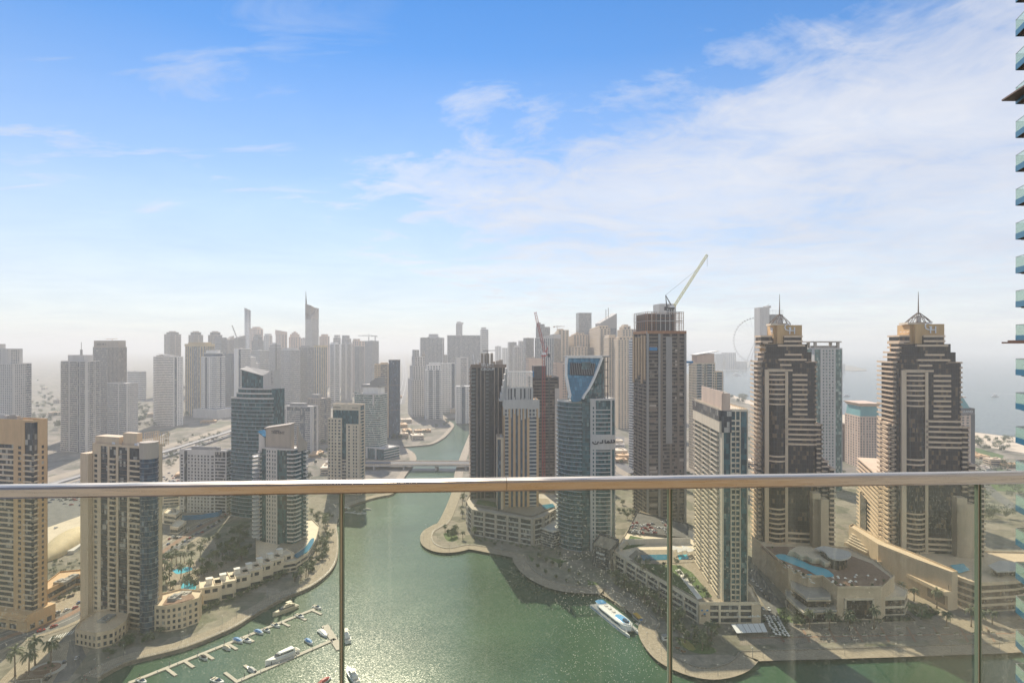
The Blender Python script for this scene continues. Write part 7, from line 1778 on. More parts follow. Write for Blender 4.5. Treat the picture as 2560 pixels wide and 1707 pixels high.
for lb, px, py, a, col in (('black car on the forecourt by the round planter', 161, 1656, ((161, 1656), (166, 1640)), 'black_car'), ('silver car by the dark kerb of the forecourt', 192, 1646, ((185, 1655), (200, 1636)), 'silver_car'), ('dark car half hidden beside the pergola', 121, 1696, ((115, 1700), (126, 1690)), 'black_car'),
                           ('white car parked under the tan station building, nearest the road', 146, 1486, ((136, 1491), (156, 1481)), 'white_car'), ('second white car parked under the tan station building', 160, 1478, ((150, 1482), (168, 1474)), 'white_car'), ('small dark car out on the pale square', 176, 1492, ((170, 1494), (182, 1490)), 'black_car'),
                           ('white car alone on the sandy parking lot', 140, 1320, ((130, 1324), (150, 1316)), 'white_car'), ('white car near the small pale building by the palm-lined road', 450, 1344, ((440, 1348), (460, 1338)), 'white_car'), ('dark car near the small pale building by the palm-lined road', 437, 1345, ((430, 1350), (447, 1340)), 'black_car')):
    car(*G(px, py), QZ + .1, heading(*a), col, lb)
cols = list(CARC)
p0 = smooth_line([G(x, y) for x, y in road_l], 8)
def along(pts, t_, off):
    i = min(len(pts) - 2, int(t_ * (len(pts) - 1))); f = t_ * (len(pts) - 1) - i; a, b = pts[i], pts[i + 1]
    an = math.atan2(b[1] - a[1], b[0] - a[0]); return a[0] + (b[0] - a[0]) * f - math.sin(an) * off, a[1] + (b[1] - a[1]) * f + math.cos(an) * off, an
for q in range(64):
    x, y, an = along(p0, .18 + .80 * r_.random(), r_.choice((-10, -7, 5, 8, 11))); car(x, y, QZ + .1, an, r_.choice(cols), 'small car in the traffic on the reddish left road', 'cars on the left road')
for lb, pts, n_, off, tr_ in (('tiny car on the hazy highway', [G(x, y) for x, y in hw], 60, (-20, -13, -11, 11, 13, 20), (.25, .75)), ('tiny car on the road past the sail-topped tower', smooth_line([G(x, y) for x, y in [(1395, 1290), (1430, 1240), (1560, 1190), (1590, 1185), (1530, 1150), (1540, 1120)]], 4), 12, (-4, 4), (.5, .99))):
    for q in range(n_):
        x, y, an = along(pts, r_.uniform(*tr_), r_.choice(off)); car(x, y, QZ + .1, an, r_.choice(cols), lb, lb.replace('tiny car', 'cars'))
for q in range(5): car(*G(1882 + q * 10, 1452 + q * 12), QZ + .1, heading((1882, 1452), (1922, 1500)), r_.choice(['white_car', 'silver_car', 'black_car']), 'car queued in the lane between car-park podium and hotel', 'cars in the hotel lane')
for q, (px, py) in enumerate(((1908, 1522), (1922, 1524))): car(*G(px, py), QZ + .1, heading((1900, 1510), (1912, 1530)), 'white_car', ['white car at the end of the hotel lane, next to the car-park podium', 'white car at the end of the hotel lane, on the hotel side'][q])
va, vb_ = MB(), MB()
va.box(-3, 3, -1.1, 1.1, .5, 2.9)
for q in range(60):
    x, y = G(r_.uniform(405, 560), 1190 + r_.uniform(-8, 20) - 0, 2); car(x, y, QZ + .1, r_.choice((0.3, 1.9)), r_.choice(cols), 'parked car on the dusty lot beyond the viaduct', 'cars on the dusty lot') if q < 36 else None
for q in range(30):
    x, y = G(r_.uniform(118, 212), r_.uniform(1215, 1265)); car(x, y, QZ + .1, .6, r_.choice(cols), 'parked car on the lot behind the beige tower', 'cars behind the beige tower')
for q in range(40):
    x, y = G(r_.uniform(1580, 1680), r_.uniform(1306, 1334), 16.3); car(x, y, 16.32, r_.choice((.2, 1.75)), r_.choice(('white_car', 'white_car', 'silver_car', 'red_car')), 'parked vehicle on the deck under the unfinished tower', 'vehicles under the unfinished tower')
P = Pod('site_deck', 'site deck crowded with vehicles under the unfinished tower', 'deck', [(1569, 1330), (1720, 1348), (1722, 1312), (1592, 1282)], 15.8)
P.body(P.poly, 0, P.h, 'w1', 'dark_concrete', 'glass_dark', 5, plant=0)

# ---------------------------------------------------------------- boats and docks
def hull(m, L, B, H0, z0=-.4, bow=1.0, flat=.15):
    secs = []
    for f, wb, sh in ((0, .85, .0), (.15, 1, .0), (.5, 1, .03), (.72, .82, .12), (.88, .48, .25), (1.0, .03, .42)):
        x = -L / 2 + L * f; b = B / 2 * wb; zt = H0 * (1 + sh * bow)
        secs.append([(x, -b * .75, z0), (x, b * .75, z0), (x, b, zt), (x, -b, zt)])
    m.loft(secs)
plain('boat_white', (.72, .72, .70), rough=.3, var=.06, scale=.8); plain('boat_blue', (.06, .22, .48), rough=.5); plain('boat_cream', (.55, .47, .34), rough=.4); plain('boat_grey', (.35, .36, .36), rough=.5); plain('pontoon', (.46, .42, .35), scale=.6); plain('abra_yellow', (.65, .38, .05), rough=.5)
def motorboat(label, px, py, rz, L=8, cover=None, group='moored motorboats'):
    x, y = G(px, py, .5); t = thing('motorboat', label, 'boat', (x, y, 0), rz, group)
    m = MB(); hull(m, L, L * .33, 1.1); m.build('hull', 'boat_white', t)
    m = MB(); m.box(-L * .42, L * .12, -L * .12, L * .12, 1.14, 1.18); m.build('deck', 'boat_grey', t)
    m = MB(); m.loft([[(-L * .02, -L * .11, 1.15), (L * .24, -L * .08, 1.2), (L * .24, L * .08, 1.2), (-L * .02, L * .11, 1.15)], [(-L * .02, -L * .09, 2.0), (L * .08, -L * .06, 2.0), (L * .08, L * .06, 2.0), (-L * .02, L * .09, 2.0)]]); m.build('windscreen', 'glass_blue', t)
    m = MB(); m.box(-L * .40, -L * .32, -L * .11, L * .11, 1.18, 1.6); m.box(-L * .15, -L * .06, -L * .09, -L * .01, 1.18, 1.9); m.box(-L * .15, -L * .06, L * .01, L * .09, 1.18, 1.9); m.build('seat', 'boat_cream', t)
    m = MB(); m.box(-L * .56, -L * .5, -L * .05, L * .05, .2, 1.4); m.build('outboard_motor', 'black', t)
    if cover:
        m = MB(); m.loft([[(x_, -b_, 1.2), (x_, b_, 1.2), (x_, b_ * .5, h_), (x_, -b_ * .5, h_)] for x_, b_, h_ in ((-L * .48, L * .13, 1.5), (-L * .2, L * .165, 2.2), (L * .1, L * .16, 2.2), (L * .36, L * .07, 1.5))]); m.build('cover', cover, t)
    return t
def yacht(label, px, py, rz, L=18, mat='boat_white', fly=True):
    x, y = G(px, py, .5); t = thing('yacht', label, 'yacht', (x, y, 0), rz); B = L * .25
    m = MB(); hull(m, L, B, L * .11, bow=1.0); m.build('hull', mat, t); z = L * .115
    m = MB(); m.loft([[(-L * .36, -B * .4, z), (L * .22, -B * .3, z), (L * .22, B * .3, z), (-L * .36, B * .4, z)], [(-L * .34, -B * .36, z + L * .1), (L * .08, -B * .24, z + L * .1), (L * .08, B * .24, z + L * .1), (-L * .34, B * .36, z + L * .1)]]); m.build('cabin', mat, t)
    m = MB(); m.loft([[(-L * .30, -B * .405, z + L * .035), (L * .21, -B * .29, z + L * .035), (L * .21, B * .29, z + L * .035), (-L * .30, B * .405, z + L * .035)], [(-L * .28, -B * .39, z + L * .075), (L * .14, -B * .27, z + L * .075), (L * .14, B * .27, z + L * .075), (-L * .28, B * .39, z + L * .075)]]); m.build('window_band', 'glass_dark', t)
    m = MB(); m.box(-L * .47, -L * .37, -B * .38, B * .38, z, z + .12); m.build('aft_deck', 'pontoon', t)
    if fly:
        zz = z + L * .1; m = MB(); m.box(-L * .3, 0, -B * .3, B * .3, zz, zz + L * .025); m.build('flybridge', mat, t)
        m = MB(); m.box(-L * .25, -L * .05, -B * .3, B * .3, zz + L * .10, zz + L * .11)
        for sx_ in (-L * .24, -L * .06):
            for sy in (-B * .27, B * .27): m.beam((sx_, sy, zz), (sx_, sy, zz + L * .1), .12)
        m.build('hard_top', 'boat_cream', t)
    return t
def dirpx(a, b):
    (xa, ya), (xb, yb) = G(*a, 0.3), G(*b, 0.3); return math.atan2(yb - ya, xb - xa)
def pontoon(label, a, b, fingers, W=2.6):
    A = Vector((*G(*a, .5), 0)); Bv = Vector((*G(*b, .5), 0)); d = Bv - A; L = d.length; an = math.atan2(d.y, d.x)
    t = thing('pontoon', label, 'dock', (A.x, A.y, 0), an)
    m = MB(); m.box(0, L, -W / 2, W / 2, -.2, .6); m.build('walkway', 'pontoon', t)
    for s_, q, ln in fingers:
        u = ((q[0] - A.x) * d.x + (q[1] - A.y) * d.y) / L if isinstance(q, tuple) else L * q
        m = MB(); m.box(u - .9, u + .9, *(sorted((s_ * W / 2 * 1.001, s_ * (W / 2 + ln)))), -.2, .58); m.build('finger', 'pontoon', t)
    for q in range(int(L / 16)):
        m = MB(); m.cyl(q * 16 + 6, W / 2 + .3, .22, .22, -2, 2.4, 8); m.build('pile', 'dark_grey', t)
    for q in range(int(L / 11)):
        m = MB(); m.box(q * 11 + 3, q * 11 + 3.4, -W * .4, -W * .3, .6, 1.6); m.build('service_post', 'white_paint', t)
    return t
g = lambda x, y: G(x, y, .5)
pontoon('long pontoon with short fingers running along the left quay', (322, 1706), (786, 1521), [(-1, g(403, 1660), 11), (-1, g(450, 1643), 10), (-1, g(502, 1626), 10), (-1, g(556, 1600), 10), (-1, g(608, 1588), 9), (-1, g(700, 1552), 8), (-1, g(738, 1536), 9), (-1, g(776, 1522), 10)], 2.8)
pontoon('second pontoon in the middle of the basin with upward fingers', (588, 1704), (838, 1596), [(1, g(592, 1702), 13), (1, g(638, 1680), 12), (1, g(738, 1632), 11)], 2.8)
pontoon('broad cross pontoon at the head of the second pontoon', (812, 1562), (850, 1622), [], 4.5)
pontoon('short pontoon with awnings at the bend of the left quay', (852, 1278), (905, 1284), [(1, .5, 6)], 3)
pontoon('gangway and landing stage beside the white and blue ferry', (1590, 1556), (1646, 1596), [], 2.4)
an1 = dirpx((322, 1706), (786, 1521)); off = -1.25
for lb, px, py, L, cov in (('white motorboat with blue cockpit, left of its finger near the cleat-lined pontoon middle', 596, 1601, 9, 'boat_blue'), ('plain white motorboat paired with the blue-cockpit one', 617, 1600, 9, None), ('motorboat under a bright blue cover', 648, 1580, 8.5, 'boat_blue'), ('small white motorboat beside the blue-covered one', 667, 1575, 7, None), ('white motorboat with grey seats between two fingers', 690, 1563, 8, None), ('white motorboat by the yacht at the pontoon', 750, 1540, 8.5, None), ('white motorboat at the far tip of the long pontoon', 793, 1518, 8.5, None), ('small open white boat tied against a finger', 568, 1620, 7, 'boat_cream'), ('dark-covered round-bowed boat tied alone at a finger', 510, 1644, 7, 'black'), ('white boat with pale blue cover at the frame bottom', 355, 1702, 9, None)):
    motorboat(lb, px, py, an1 - rad(90) + rad(6), L, cov)
yacht('tan-topped yacht moored along the inside of the long pontoon', 713, 1527, an1 + rad(180), 19, 'boat_cream')
an2 = dirpx((588, 1704), (838, 1596))
yacht('long sleek white yacht lying along the second pontoon', 705, 1644, an2 + rad(180), 21, 'boat_white', False)
motorboat('white motorboat with royal blue cover on the second pontoon', 773, 1604, an2 - rad(95), 9, 'boat_blue')
motorboat('boat shrouded in white covers beside the cross pontoon', 808, 1583, an2 - rad(100), 12, 'boat_white')
motorboat('dark open boat tied to the second pontoon near the frame bottom', 628, 1674, an2 + rad(95), 8, 'boat_grey')
yacht('large white motor yacht with flybridge beside the cross pontoon', 862, 1590, dirpx((845, 1560), (872, 1612)) + rad(180), 19)
yacht('white yacht with its aft deck toward us, cut by the frame bottom', 880, 1690, dirpx((870, 1670), (895, 1706)) + rad(180), 17)
motorboat('white and red boat at the frame bottom next to the yacht', 812, 1702, rad(60), 9, 'red_paint')
motorboat('white boat under an awning at the short awning pontoon', 866, 1271, rad(10), 9, 'boat_white'); motorboat('small white launch outside the short awning pontoon', 905, 1283, rad(5), 10, None); motorboat('boat with a square cream awning at the short pontoon tip', 918, 1273, rad(0), 9, 'boat_cream')
motorboat('white boat moored at the frame bottom between two pontoons', 545, 1702, an1 - rad(80), 10, None)
# ferry
xs_, ys_ = G(1491, 1512, .5); xe, ye = G(1588, 1590, .5)
L = math.hypot(xe - xs_, ye - ys_); fe = thing('ferry', 'white twin-hulled ferry with blue ends moored by the right quay', 'ferry', ((xs_ + xe) / 2, (ys_ + ye) / 2, 0), math.atan2(ye - ys_, xe - xs_))
B = 11.0
for s_ in (-1, 1):
    m = MB(); secs = []
    for f, wb, sh in ((0, .9, 0), (.6, 1, 0), (.85, .7, .1), (1, .08, .25)): x = -L / 2 + L * f; b = 1.4 * wb; secs.append([(x, s_ * (B / 2 - 1.4) - b, -.5), (x, s_ * (B / 2 - 1.4) + b, -.5), (x, s_ * (B / 2 - 1.4) + b * 1.05, 1.6 + sh), (x, s_ * (B / 2 - 1.4) - b * 1.05, 1.6 + sh)])
    m.loft(secs); m.build('hull', 'boat_white', fe)
    m = MB(); m.box(-L * .45, L * .30, s_ * B / 2 - .06 if s_ < 0 else s_ * B / 2 - .02, s_ * B / 2 + .06 if s_ > 0 else s_ * B / 2 + .02, .9, 1.4); m.build('hull_stripe', 'boat_blue', fe)
m = MB(); m.box(-L * .48, L * .40, -B / 2 + .1, B / 2 - .1, 1.6, 2.0); m.build('deck', 'boat_grey', fe)
def cabin(z0, z1, w0, w1, x0, x1, n=12):
    out = []
    for i in range(n + 1):
        t_ = i / n; x = x0 + (x1 - x0) * t_; e = max(.05, min(1, (1 - abs(2 * t_ - 1) ** 5) ** .5)); out.append([(x, -w0 * e, z0), (x, w0 * e, z0), (x, w1 * e, z1), (x, -w1 * e, z1)])
    return out
m = MB(); m.loft(cabin(2.0, 4.6, B * .42, B * .40, -L * .44, L * .40)); m.build('cabin', 'boat_white', fe)
m = MB(); m.loft(cabin(2.7, 3.9, B * .425, B * .412, -L * .41, L * .385)); m.build('window_band', 'glass_blue', fe)
m = MB(); m.loft(cabin(4.6, 5.3, B * .41, B * .30, -L * .46, L * .38)); m.build('roof', 'boat_white', fe)
m = MB(); m.loft(cabin(5.31, 5.36, B * .30, B * .28, -L * .45, -L * .30)); m.build('roof_patch', 'ferry_blue', fe)
m = MB(); m.loft(cabin(5.31, 5.40, B * .26, B * .24, L * .05, L * .33)); m.build('roof_patch', 'ferry_blue', fe)
m = MB(); m.loft(cabin(5.3, 6.4, B * .16, B * .1, L * .22, L * .33, 6)); m.build('wheelhouse', 'glass_blue', fe)
m = MB(); m.beam((-L * .1, 0, 5.3), (-L * .1, 0, 8), .15); m.build('mast', 'steel', fe)
for q in range(3):
    m = MB(); m.box(-L * .25 + q * 5, -L * .25 + q * 5 + 2.2, -1, 1, 5.3, 5.8); m.build('roof_unit', 'pale_grey', fe)
x, y = G(1596, 1548, .5); ab = thing('water_taxi', 'small wooden water taxi with an orange-yellow roof beside the ferry', 'boat', (x, y, 0), dirpx((1580, 1534), (1608, 1560)))
m = MB(); hull(m, 13, 3.6, 1.1); m.build('hull', 'boat_white', ab); m = MB(); m.box(-5.2, 3.0, -1.6, 1.6, 2.7, 2.9); m.build('roof', 'abra_yellow', ab)
m = MB(); m.box(-5.2, 3.0, -1.5, 1.5, 1.1, 1.3); m.build('deck', 'timber', ab)
for sx_ in (-5, -2.4, .2, 2.8):
    for sy in (-1.5, 1.5): m = MB(); m.beam((sx_, sy, 1.1), (sx_, sy, 2.7), .12); m.build('post', 'steel', ab)
m = MB(); m.box(3.2, 4.6, -.9, .9, 1.1, 2.2); m.build('bow_cover', 'boat_blue', ab)
x, y = G(1552, 1518, .5); ab = thing('water_taxi', 'beige-roofed wooden boat moored behind the ferry', 'boat', (x, y, 0), dirpx((1536, 1506), (1566, 1530)))
m = MB(); hull(m, 14, 3.8, 1.2); m.build('hull', 'boat_cream', ab); m = MB(); m.box(-6, 3.5, -1.7, 1.7, 2.6, 2.85); m.build('roof', 'boat_cream', ab)
for sx_ in (-5.6, -2, 3.2):
    for sy in (-1.5, 1.5): m = MB(); m.beam((sx_, sy, 1.2), (sx_, sy, 2.6), .12); m.build('post', 'steel', ab)
x, y = G(1662, 1598, 2); kb = thing('kiosk', 'small pale ticket kiosk at the head of the ferry gangway', 'kiosk', (x, y, QZ), .3)
m = MB(); m.box(-1.5, 1.5, -1.2, 1.2, 0, 2.6); m.build('wall', 'white_paint', kb); m = MB(); m.box(-1.9, 1.9, -1.6, 1.6, 2.6, 2.85); m.build('roof', 'mid_grey', kb); m = MB(); m.box(-1, 1, -1.24, -1.19, 1, 2); m.build('window', 'glass_dark', kb)
# boats out at sea
for lb, px, py, L in (('hazy white cruiser on the sea beyond the beige balcony tower', 1842, 939, 60), ('small dark boat on the sea, right of the green glass tower', 2117, 990, 26), ('tan dhow far out on the sea near the frame edge', 2488, 991, 30), ('tiny boat near the island shore', 1857, 934, 26)):
    t = yacht(lb, px, py, rad(8), L)
# wakes belong to the sea surface
wk = MB()
for a, b in (((2400, 977), (2560, 987)), ((2436, 1047), (2560, 1066)), ((2490, 931), (2530, 931))):
    (xa, ya), (xb, yb) = G(*a, -.5), G(*b, -.5); wk.face([(xa, ya - 2, -.56), (xb, yb - 5, -.56), (xb, yb + 5, -.56), (xa, ya + 2, -.56)])
wk.build('wake_foam', 'white_paint', kind='structure')

# ---------------------------------------------------------------- people and small things on the quays
plain('cloth_dark', (.04, .045, .06)); plain('cloth_white', (.6, .6, .58)); plain('cloth_red', (.3, .06, .05)); plain('skin', (.42, .26, .18)); plain('hair', (.02, .015, .01))
def person_mesh(stride, shirt):
    V = [(0, 0, .95), (0, 0, 1.2), (0, 0, 1.42), (0, 0, 1.52), (0, .02, 1.64), (0, .02, 1.74), (.1, stride * .5, .52), (.11, stride, .05), (.11, stride + .14, .03), (-.1, -stride * .4, .52), (-.11, -stride, .06), (-.11, -stride + .13, .03), (.2, 0, 1.38), (.25, -stride * .4, 1.12), (.26, -stride * .5 + .08, .88), (-.2, 0, 1.38), (-.25, stride * .4, 1.12), (-.26, stride * .5 + .08, .88), (.1, 0, .9), (-.1, 0, .9)]
    E_ = [(0, 1), (1, 2), (2, 3), (3, 4), (4, 5), (0, 18), (18, 6), (6, 7), (7, 8), (0, 19), (19, 9), (9, 10), (10, 11), (2, 12), (12, 13), (13, 14), (2, 15), (15, 16), (16, 17)]
    Rr = [.15, .14, .15, .06, .10, .07, .065, .045, .035, .065, .045, .035, .065, .045, .035, .065, .045, .035, .085, .085]
    me = bpy.data.meshes.new('person'); me.from_pydata(V, E_, []); o = bpy.data.objects.new('person', me); COL.objects.link(o)
    md = o.modifiers.new('skin', 'SKIN'); sk = me.skin_vertices[0].data
    for i, r in enumerate(Rr): sk[i].radius = (r, r * .8)
    sk[0].use_root = True
    s_ = o.modifiers.new('sub', 'SUBSURF'); s_.levels = 1; s_.render_levels = 1
    out = bpy.data.meshes.new_from_object(o.evaluated_get(bpy.context.evaluated_depsgraph_get())); COL.objects.unlink(o); bpy.data.objects.remove(o)
    out.materials.clear(); out.materials.append(MATS[shirt]); out.materials.append(MATS['cloth_dark']); out.materials.append(MATS['skin'])
    for p in out.polygons:
        c = p.center; p.material_index = 2 if c.z > 1.5 or (abs(c.x) > .2 and c.z < 1.12) else (1 if c.z < .95 else 0)
    return out
PM = [person_mesh(.22, 'cloth_white'), person_mesh(.12, 'cloth_dark'), person_mesh(.25, 'cloth_red'), person_mesh(.05, 'cloth_white')]
hm = MB(); hm.loft([[(.115 * math.cos(a), .02 + .115 * math.sin(a), 1.70) for a in [math.pi * j / 5 for j in range(10)]], [(.10 * math.cos(a), .0 + .10 * math.sin(a), 1.77) for a in [math.pi * j / 5 for j in range(10)]], [(.04 * math.cos(a), .04 * math.sin(a), 1.81) for a in [math.pi * j / 5 for j in range(10)]]]); hm = hm.mesh('hair', 'hair')
def person(px, py, label, group, z=QZ + .05):
    x, y = G(px, py, z); o = bpy.data.objects.new('person', r_.choice(PM)); COL.objects.link(o); o.location = (x, y, z); o.rotation_euler = (0, 0, r_.uniform(0, 6.28)); o['label'] = label; o['category'] = 'person'; o['group'] = group
    h_ = bpy.data.objects.new('hair', hm); COL.objects.link(h_); h_.parent = o
for px, py in ((205, 1700), (212, 1694), (224, 1684), (230, 1690), (238, 1674), (246, 1668), (216, 1703), (228, 1676), (255, 1664), (240, 1688), (270, 1648)): person(px, py, 'tiny pedestrian strolling on the near left quay', 'people on the near left quay')
for px, py in ((1992, 1609), (2040, 1603), (2052, 1602), (2060, 1604), (2226, 1584), (2290, 1593), (2388, 1590), (2402, 1589), (1960, 1606), (2128, 1600), (2330, 1588)): person(px, py, 'tiny pedestrian on the right quay below the hotels', 'people on the right quay')
for px, py in ((840, 1312), (834, 1360), (832, 1370), (824, 1400), (818, 1412), (806, 1424), (838, 1330)): person(px, py, 'tiny pedestrian on the curved left promenade', 'people on the left promenade')
for px, py in ((1094, 1344), (1099, 1345), (1146, 1268), (1150, 1240), (1148, 1300)): person(px, py, 'tiny pedestrian on the rounded point', 'people on the rounded point')
bn = MB(); bn.box(-.9, .9, -.25, .25, .42, .48); bn = bn.mesh('seat', 'timber'); bk = MB(); bk.box(-.9, .9, .2, .26, .5, .95); bk = bk.mesh('backrest', 'timber'); bl_ = MB(); bl_.box(-.05, .05, -.22, .24, 0, .42); bl_ = bl_.mesh('leg', 'steel')
for lb, px, py in (('reddish bench on the rounded platform, nearer the quay bend', 1694, 1622), ('reddish bench on the rounded platform, nearer the platform tip', 1708, 1631)):
    t = thing('bench', lb, 'bench', (*G(px, py), QZ + .05), rad(-25)); t.scale = (1.6, 1.6, 1.3)
    for n, me, lx_ in (('seat', bn, 0), ('backrest', bk, 0), ('leg', bl_, -.7), ('leg', bl_, .7)): o = bpy.data.objects.new(n, me); COL.objects.link(o); o.parent = t; o.location = (lx_, 0, 0)
lp_ = MB(); lp_.cyl(0, 0, .1, .06, 0, 6.5, 6); lp_ = lp_.mesh('pole', 'steel'); lh = MB(); lh.box(-.15, 1.3, -.12, .12, 6.5, 6.65); lh = lh.mesh('lamp_head', 'pale_grey')
def lamp(x, y, label, group):
    t = thing('street_lamp', label, 'street lamp', (x, y, QZ), r_.uniform(0, 6), group)
    for n, me in (('pole', lp_), ('lamp_head', lh)): o = bpy.data.objects.new(n, me); COL.objects.link(o); o.parent = t
for loop_, gname in ((left_shore[:96], 'left'), (right_shore, 'right')):
    for i in range(2, len(loop_) - 2, 5):
        a, b = loop_[i - 1], loop_[i + 1]; l = math.hypot(b[0] - a[0], b[1] - a[1]); nx_, ny_ = -(b[1] - a[1]) / l, (b[0] - a[0]) / l; lamp(loop_[i][0] + nx_ * 9, loop_[i][1] + ny_ * 9, f'slim street lamp along the {gname} bank quay', f'{gname} bank quay lamps')
def quay_rail(name, label, pts):
    t = thing(name, label, 'railing', (pts[0][0], pts[0][1], QZ)); ox, oy = pts[0]; m = MB(); q = MB()
    for (xa, ya), (xb, yb) in zip(pts, pts[1:]):
        L_ = math.hypot(xb - xa, yb - ya); nx_, ny_ = -(yb - ya) / L_, (xb - xa) / L_; xa -= ox - nx_ * 1.1; ya -= oy - ny_ * 1.1; xb -= ox - nx_ * 1.1; yb -= oy - ny_ * 1.1
        for z in (.45, .8, 1.15): m.beam((xa, ya, z), (xb, yb, z), .07)
        for k in range(max(1, int(L_ / 2.5))): f = k / max(1, int(L_ / 2.5)); q.beam((xa + (xb - xa) * f, ya + (yb - ya) * f, 0), (xa + (xb - xa) * f, ya + (yb - ya) * f, 1.2), .09)
    m.build('rail_lattice', 'steel', t); q.build('post_lattice', 'steel', t)
quay_rail('quay_railing', 'thin steel railing along the left quay edge', left_shore[:52]); quay_rail('quay_railing', 'thin steel railing along the right quay edge', right_shore[4:-16])
# pergola and round planter on the forecourt
x, y = G(84, 1702); pg = thing('pergola', 'brown slatted pergola roof on the forecourt among the date palms', 'pergola', (x, y, QZ), rad(12))
for q in range(16): m = MB(); m.box(-6 + q * .8, -6 + q * .8 + .35, -5, 5, 3.6, 3.8); m.build('slat', 'timber', pg)
for sx_ in (-6, 6):
    for sy in (-4.6, 4.6): m = MB(); m.box(sx_ - .25, sx_ + .25, sy - .25, sy + .25, 0, 3.6); m.build('post', 'planter', pg)
for sy in (-4.6, 4.6): m = MB(); m.box(-6.4, 6.6, sy - .2, sy + .2, 3.3, 3.6); m.build('beam', 'planter', pg)
x, y = G(118, 1672); rp = thing('round_planter', 'round paved planter ring with shrubs under a date palm', 'planter', (x, y, QZ)); m = MB(); m.cyl(0, 0, 9, 9, .08, .35, 28); m.build('ring', 'planter', rp); m = MB(); m.cyl(0, 0, 6.4, 6.4, .35, .55, 24); m.build('soil', 'paving_red', rp)
trees([(128, 1664), (133, 1668), (112, 1676), (122, 1660)], 'low shrub inside the round planter ring', 'round planter shrubs', z=2.5, s=.4, i=2)

# furniture on the neighbour's balconies
def outdoor_chair(label, y_px, px):
    z = wz(y_px, DN); x = wx(px, DN); t = thing('outdoor_chair', label, 'chair', (x, DN - 1.2, z - .06), .6)
    m = MB(); m.box(-.28, .28, -.26, .26, .42, .47); m.build('seat', 'steel', t)
    m = MB(); m.hexa([(-.28, .22, .47), (.28, .22, .47), (.28, .27, .47), (-.28, .27, .47), (-.24, .34, .95), (.24, .34, .95), (.24, .38, .95), (-.24, .38, .95)]); m.build('backrest', 'steel', t)
    for sx_ in (-.24, .24):
        for sy in (-.22, .22): m = MB(); m.beam((sx_, sy, .43), (sx_ * 1.2, sy * 1.3, 0), .035); m.build('leg', 'dark_grey', t)
outdoor_chair('grey wire chair behind glass, on the balcony above the lower dark fin', 839.2, 2554)
outdoor_chair('wire chair behind glass, two balconies below the upper dark fin', 416.2, 2556)
z = wz(78, DN); t = thing('potted_plant', 'potted plant on the topmost visible glass balcony', 'plant', (wx(2556, DN), DN - 1.3, z - .06), 0)
m = MB(); m.cyl(0, 0, .22, .3, 0, .5, 10); m.build('pot', 'planter', t)
m = MB()
for q in range(90):
    v = Vector((r_.gauss(0, .25), r_.gauss(0, .25), .9 + r_.gauss(0, .22))); n = Vector((r_.gauss(0, 1), r_.gauss(0, 1), r_.gauss(0, 1))).normalized(); e = n.orthogonal().normalized() * .12; g_ = n.cross(e)
    m.face([v - e, v + g_ * .6, v + e, v - g_ * .6])
m.build('foliage', 'tree_green', t)

bxm = MB(); bxm.box(-1.6, 1.6, -.6, .6, 0, .6); bxm = bxm.mesh('box', 'planter'); bxf = MB()
for q in range(70):
    v = Vector((r_.uniform(-1.4, 1.4), r_.uniform(-.5, .5), .6 + abs(r_.gauss(0, .35)))); n = Vector((r_.gauss(0, 1), r_.gauss(0, 1), r_.gauss(0, 1))).normalized(); e = n.orthogonal().normalized() * .22; g_ = n.cross(e)
    bxf.face([v - e, v + g_ * .7, v + e, v - g_ * .7])
bxf = bxf.mesh('foliage', 'tree_green')
for px, py in [(1930 + 46 * q, 1590 - q * .5) for q in range(13)] + [(1945 + 60 * q, 1572 - q * .5) for q in range(8)]:
    t = thing('planter_box', 'long low planter box set out on the square below the hotel podiums', 'planter', (*G(px, py), QZ + .05), .05, 'planter boxes on the hotel square')
    for nm, me in (('box', bxm), ('foliage', bxf)): o = bpy.data.objects.new(nm, me); COL.objects.link(o); o.parent = t
# ---------------------------------------------------------------- our own balcony: rail, glass, slab
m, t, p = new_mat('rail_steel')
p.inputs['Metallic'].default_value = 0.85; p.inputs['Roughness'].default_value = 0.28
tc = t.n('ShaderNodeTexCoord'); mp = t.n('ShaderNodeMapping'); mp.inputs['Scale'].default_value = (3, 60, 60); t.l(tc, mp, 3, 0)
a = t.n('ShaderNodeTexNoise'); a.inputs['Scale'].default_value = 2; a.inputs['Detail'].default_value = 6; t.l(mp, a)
r = t.ramp(a, [(.3, (.43, .37, .29)), (.7, (.62, .55, .45))]); t.l(r, p, 0, 0)  # brown reflection of the balcony is worked into the steel colour
r2 = t.ramp(a, [(.3, .22), (.7, .40)]); t.l(r2, p, 0, 2)
# pane: faint green tint, dust specks and drip streaks that catch the sun
m = bpy.data.materials.new('pane_glass'); m.use_nodes = True; MATS['pane_glass'] = m; m.node_tree.nodes.clear(); t = NT(m.node_tree)
tc = t.n('ShaderNodeTexCoord')
tr = t.n('ShaderNodeBsdfTransparent'); tr.inputs[0].default_value = (.965, .97, .895, 1)
gs = t.n('ShaderNodeBsdfGlossy'); gs.inputs['Roughness'].default_value = 0.02
fn = t.n('ShaderNodeFresnel'); fn.inputs[0].default_value = 1.45
ff = t.math('MULTIPLY', fn, 0.15)
s1 = t.n('ShaderNodeMixShader'); t.l(ff, s1); t.l(tr, s1, 0, 1); t.l(gs, s1, 0, 2)
df = t.n('ShaderNodeBsdfTranslucent'); df.inputs[0].default_value = (.80, .80, .70, 1)
dd_ = t.n('ShaderNodeBsdfDiffuse'); dd_.inputs[0].default_value = (.75, .75, .68, 1)
dm = t.n('ShaderNodeMixShader'); dm.inputs[0].default_value = .35; t.l(df, dm, 0, 1); t.l(dd_, dm, 0, 2)
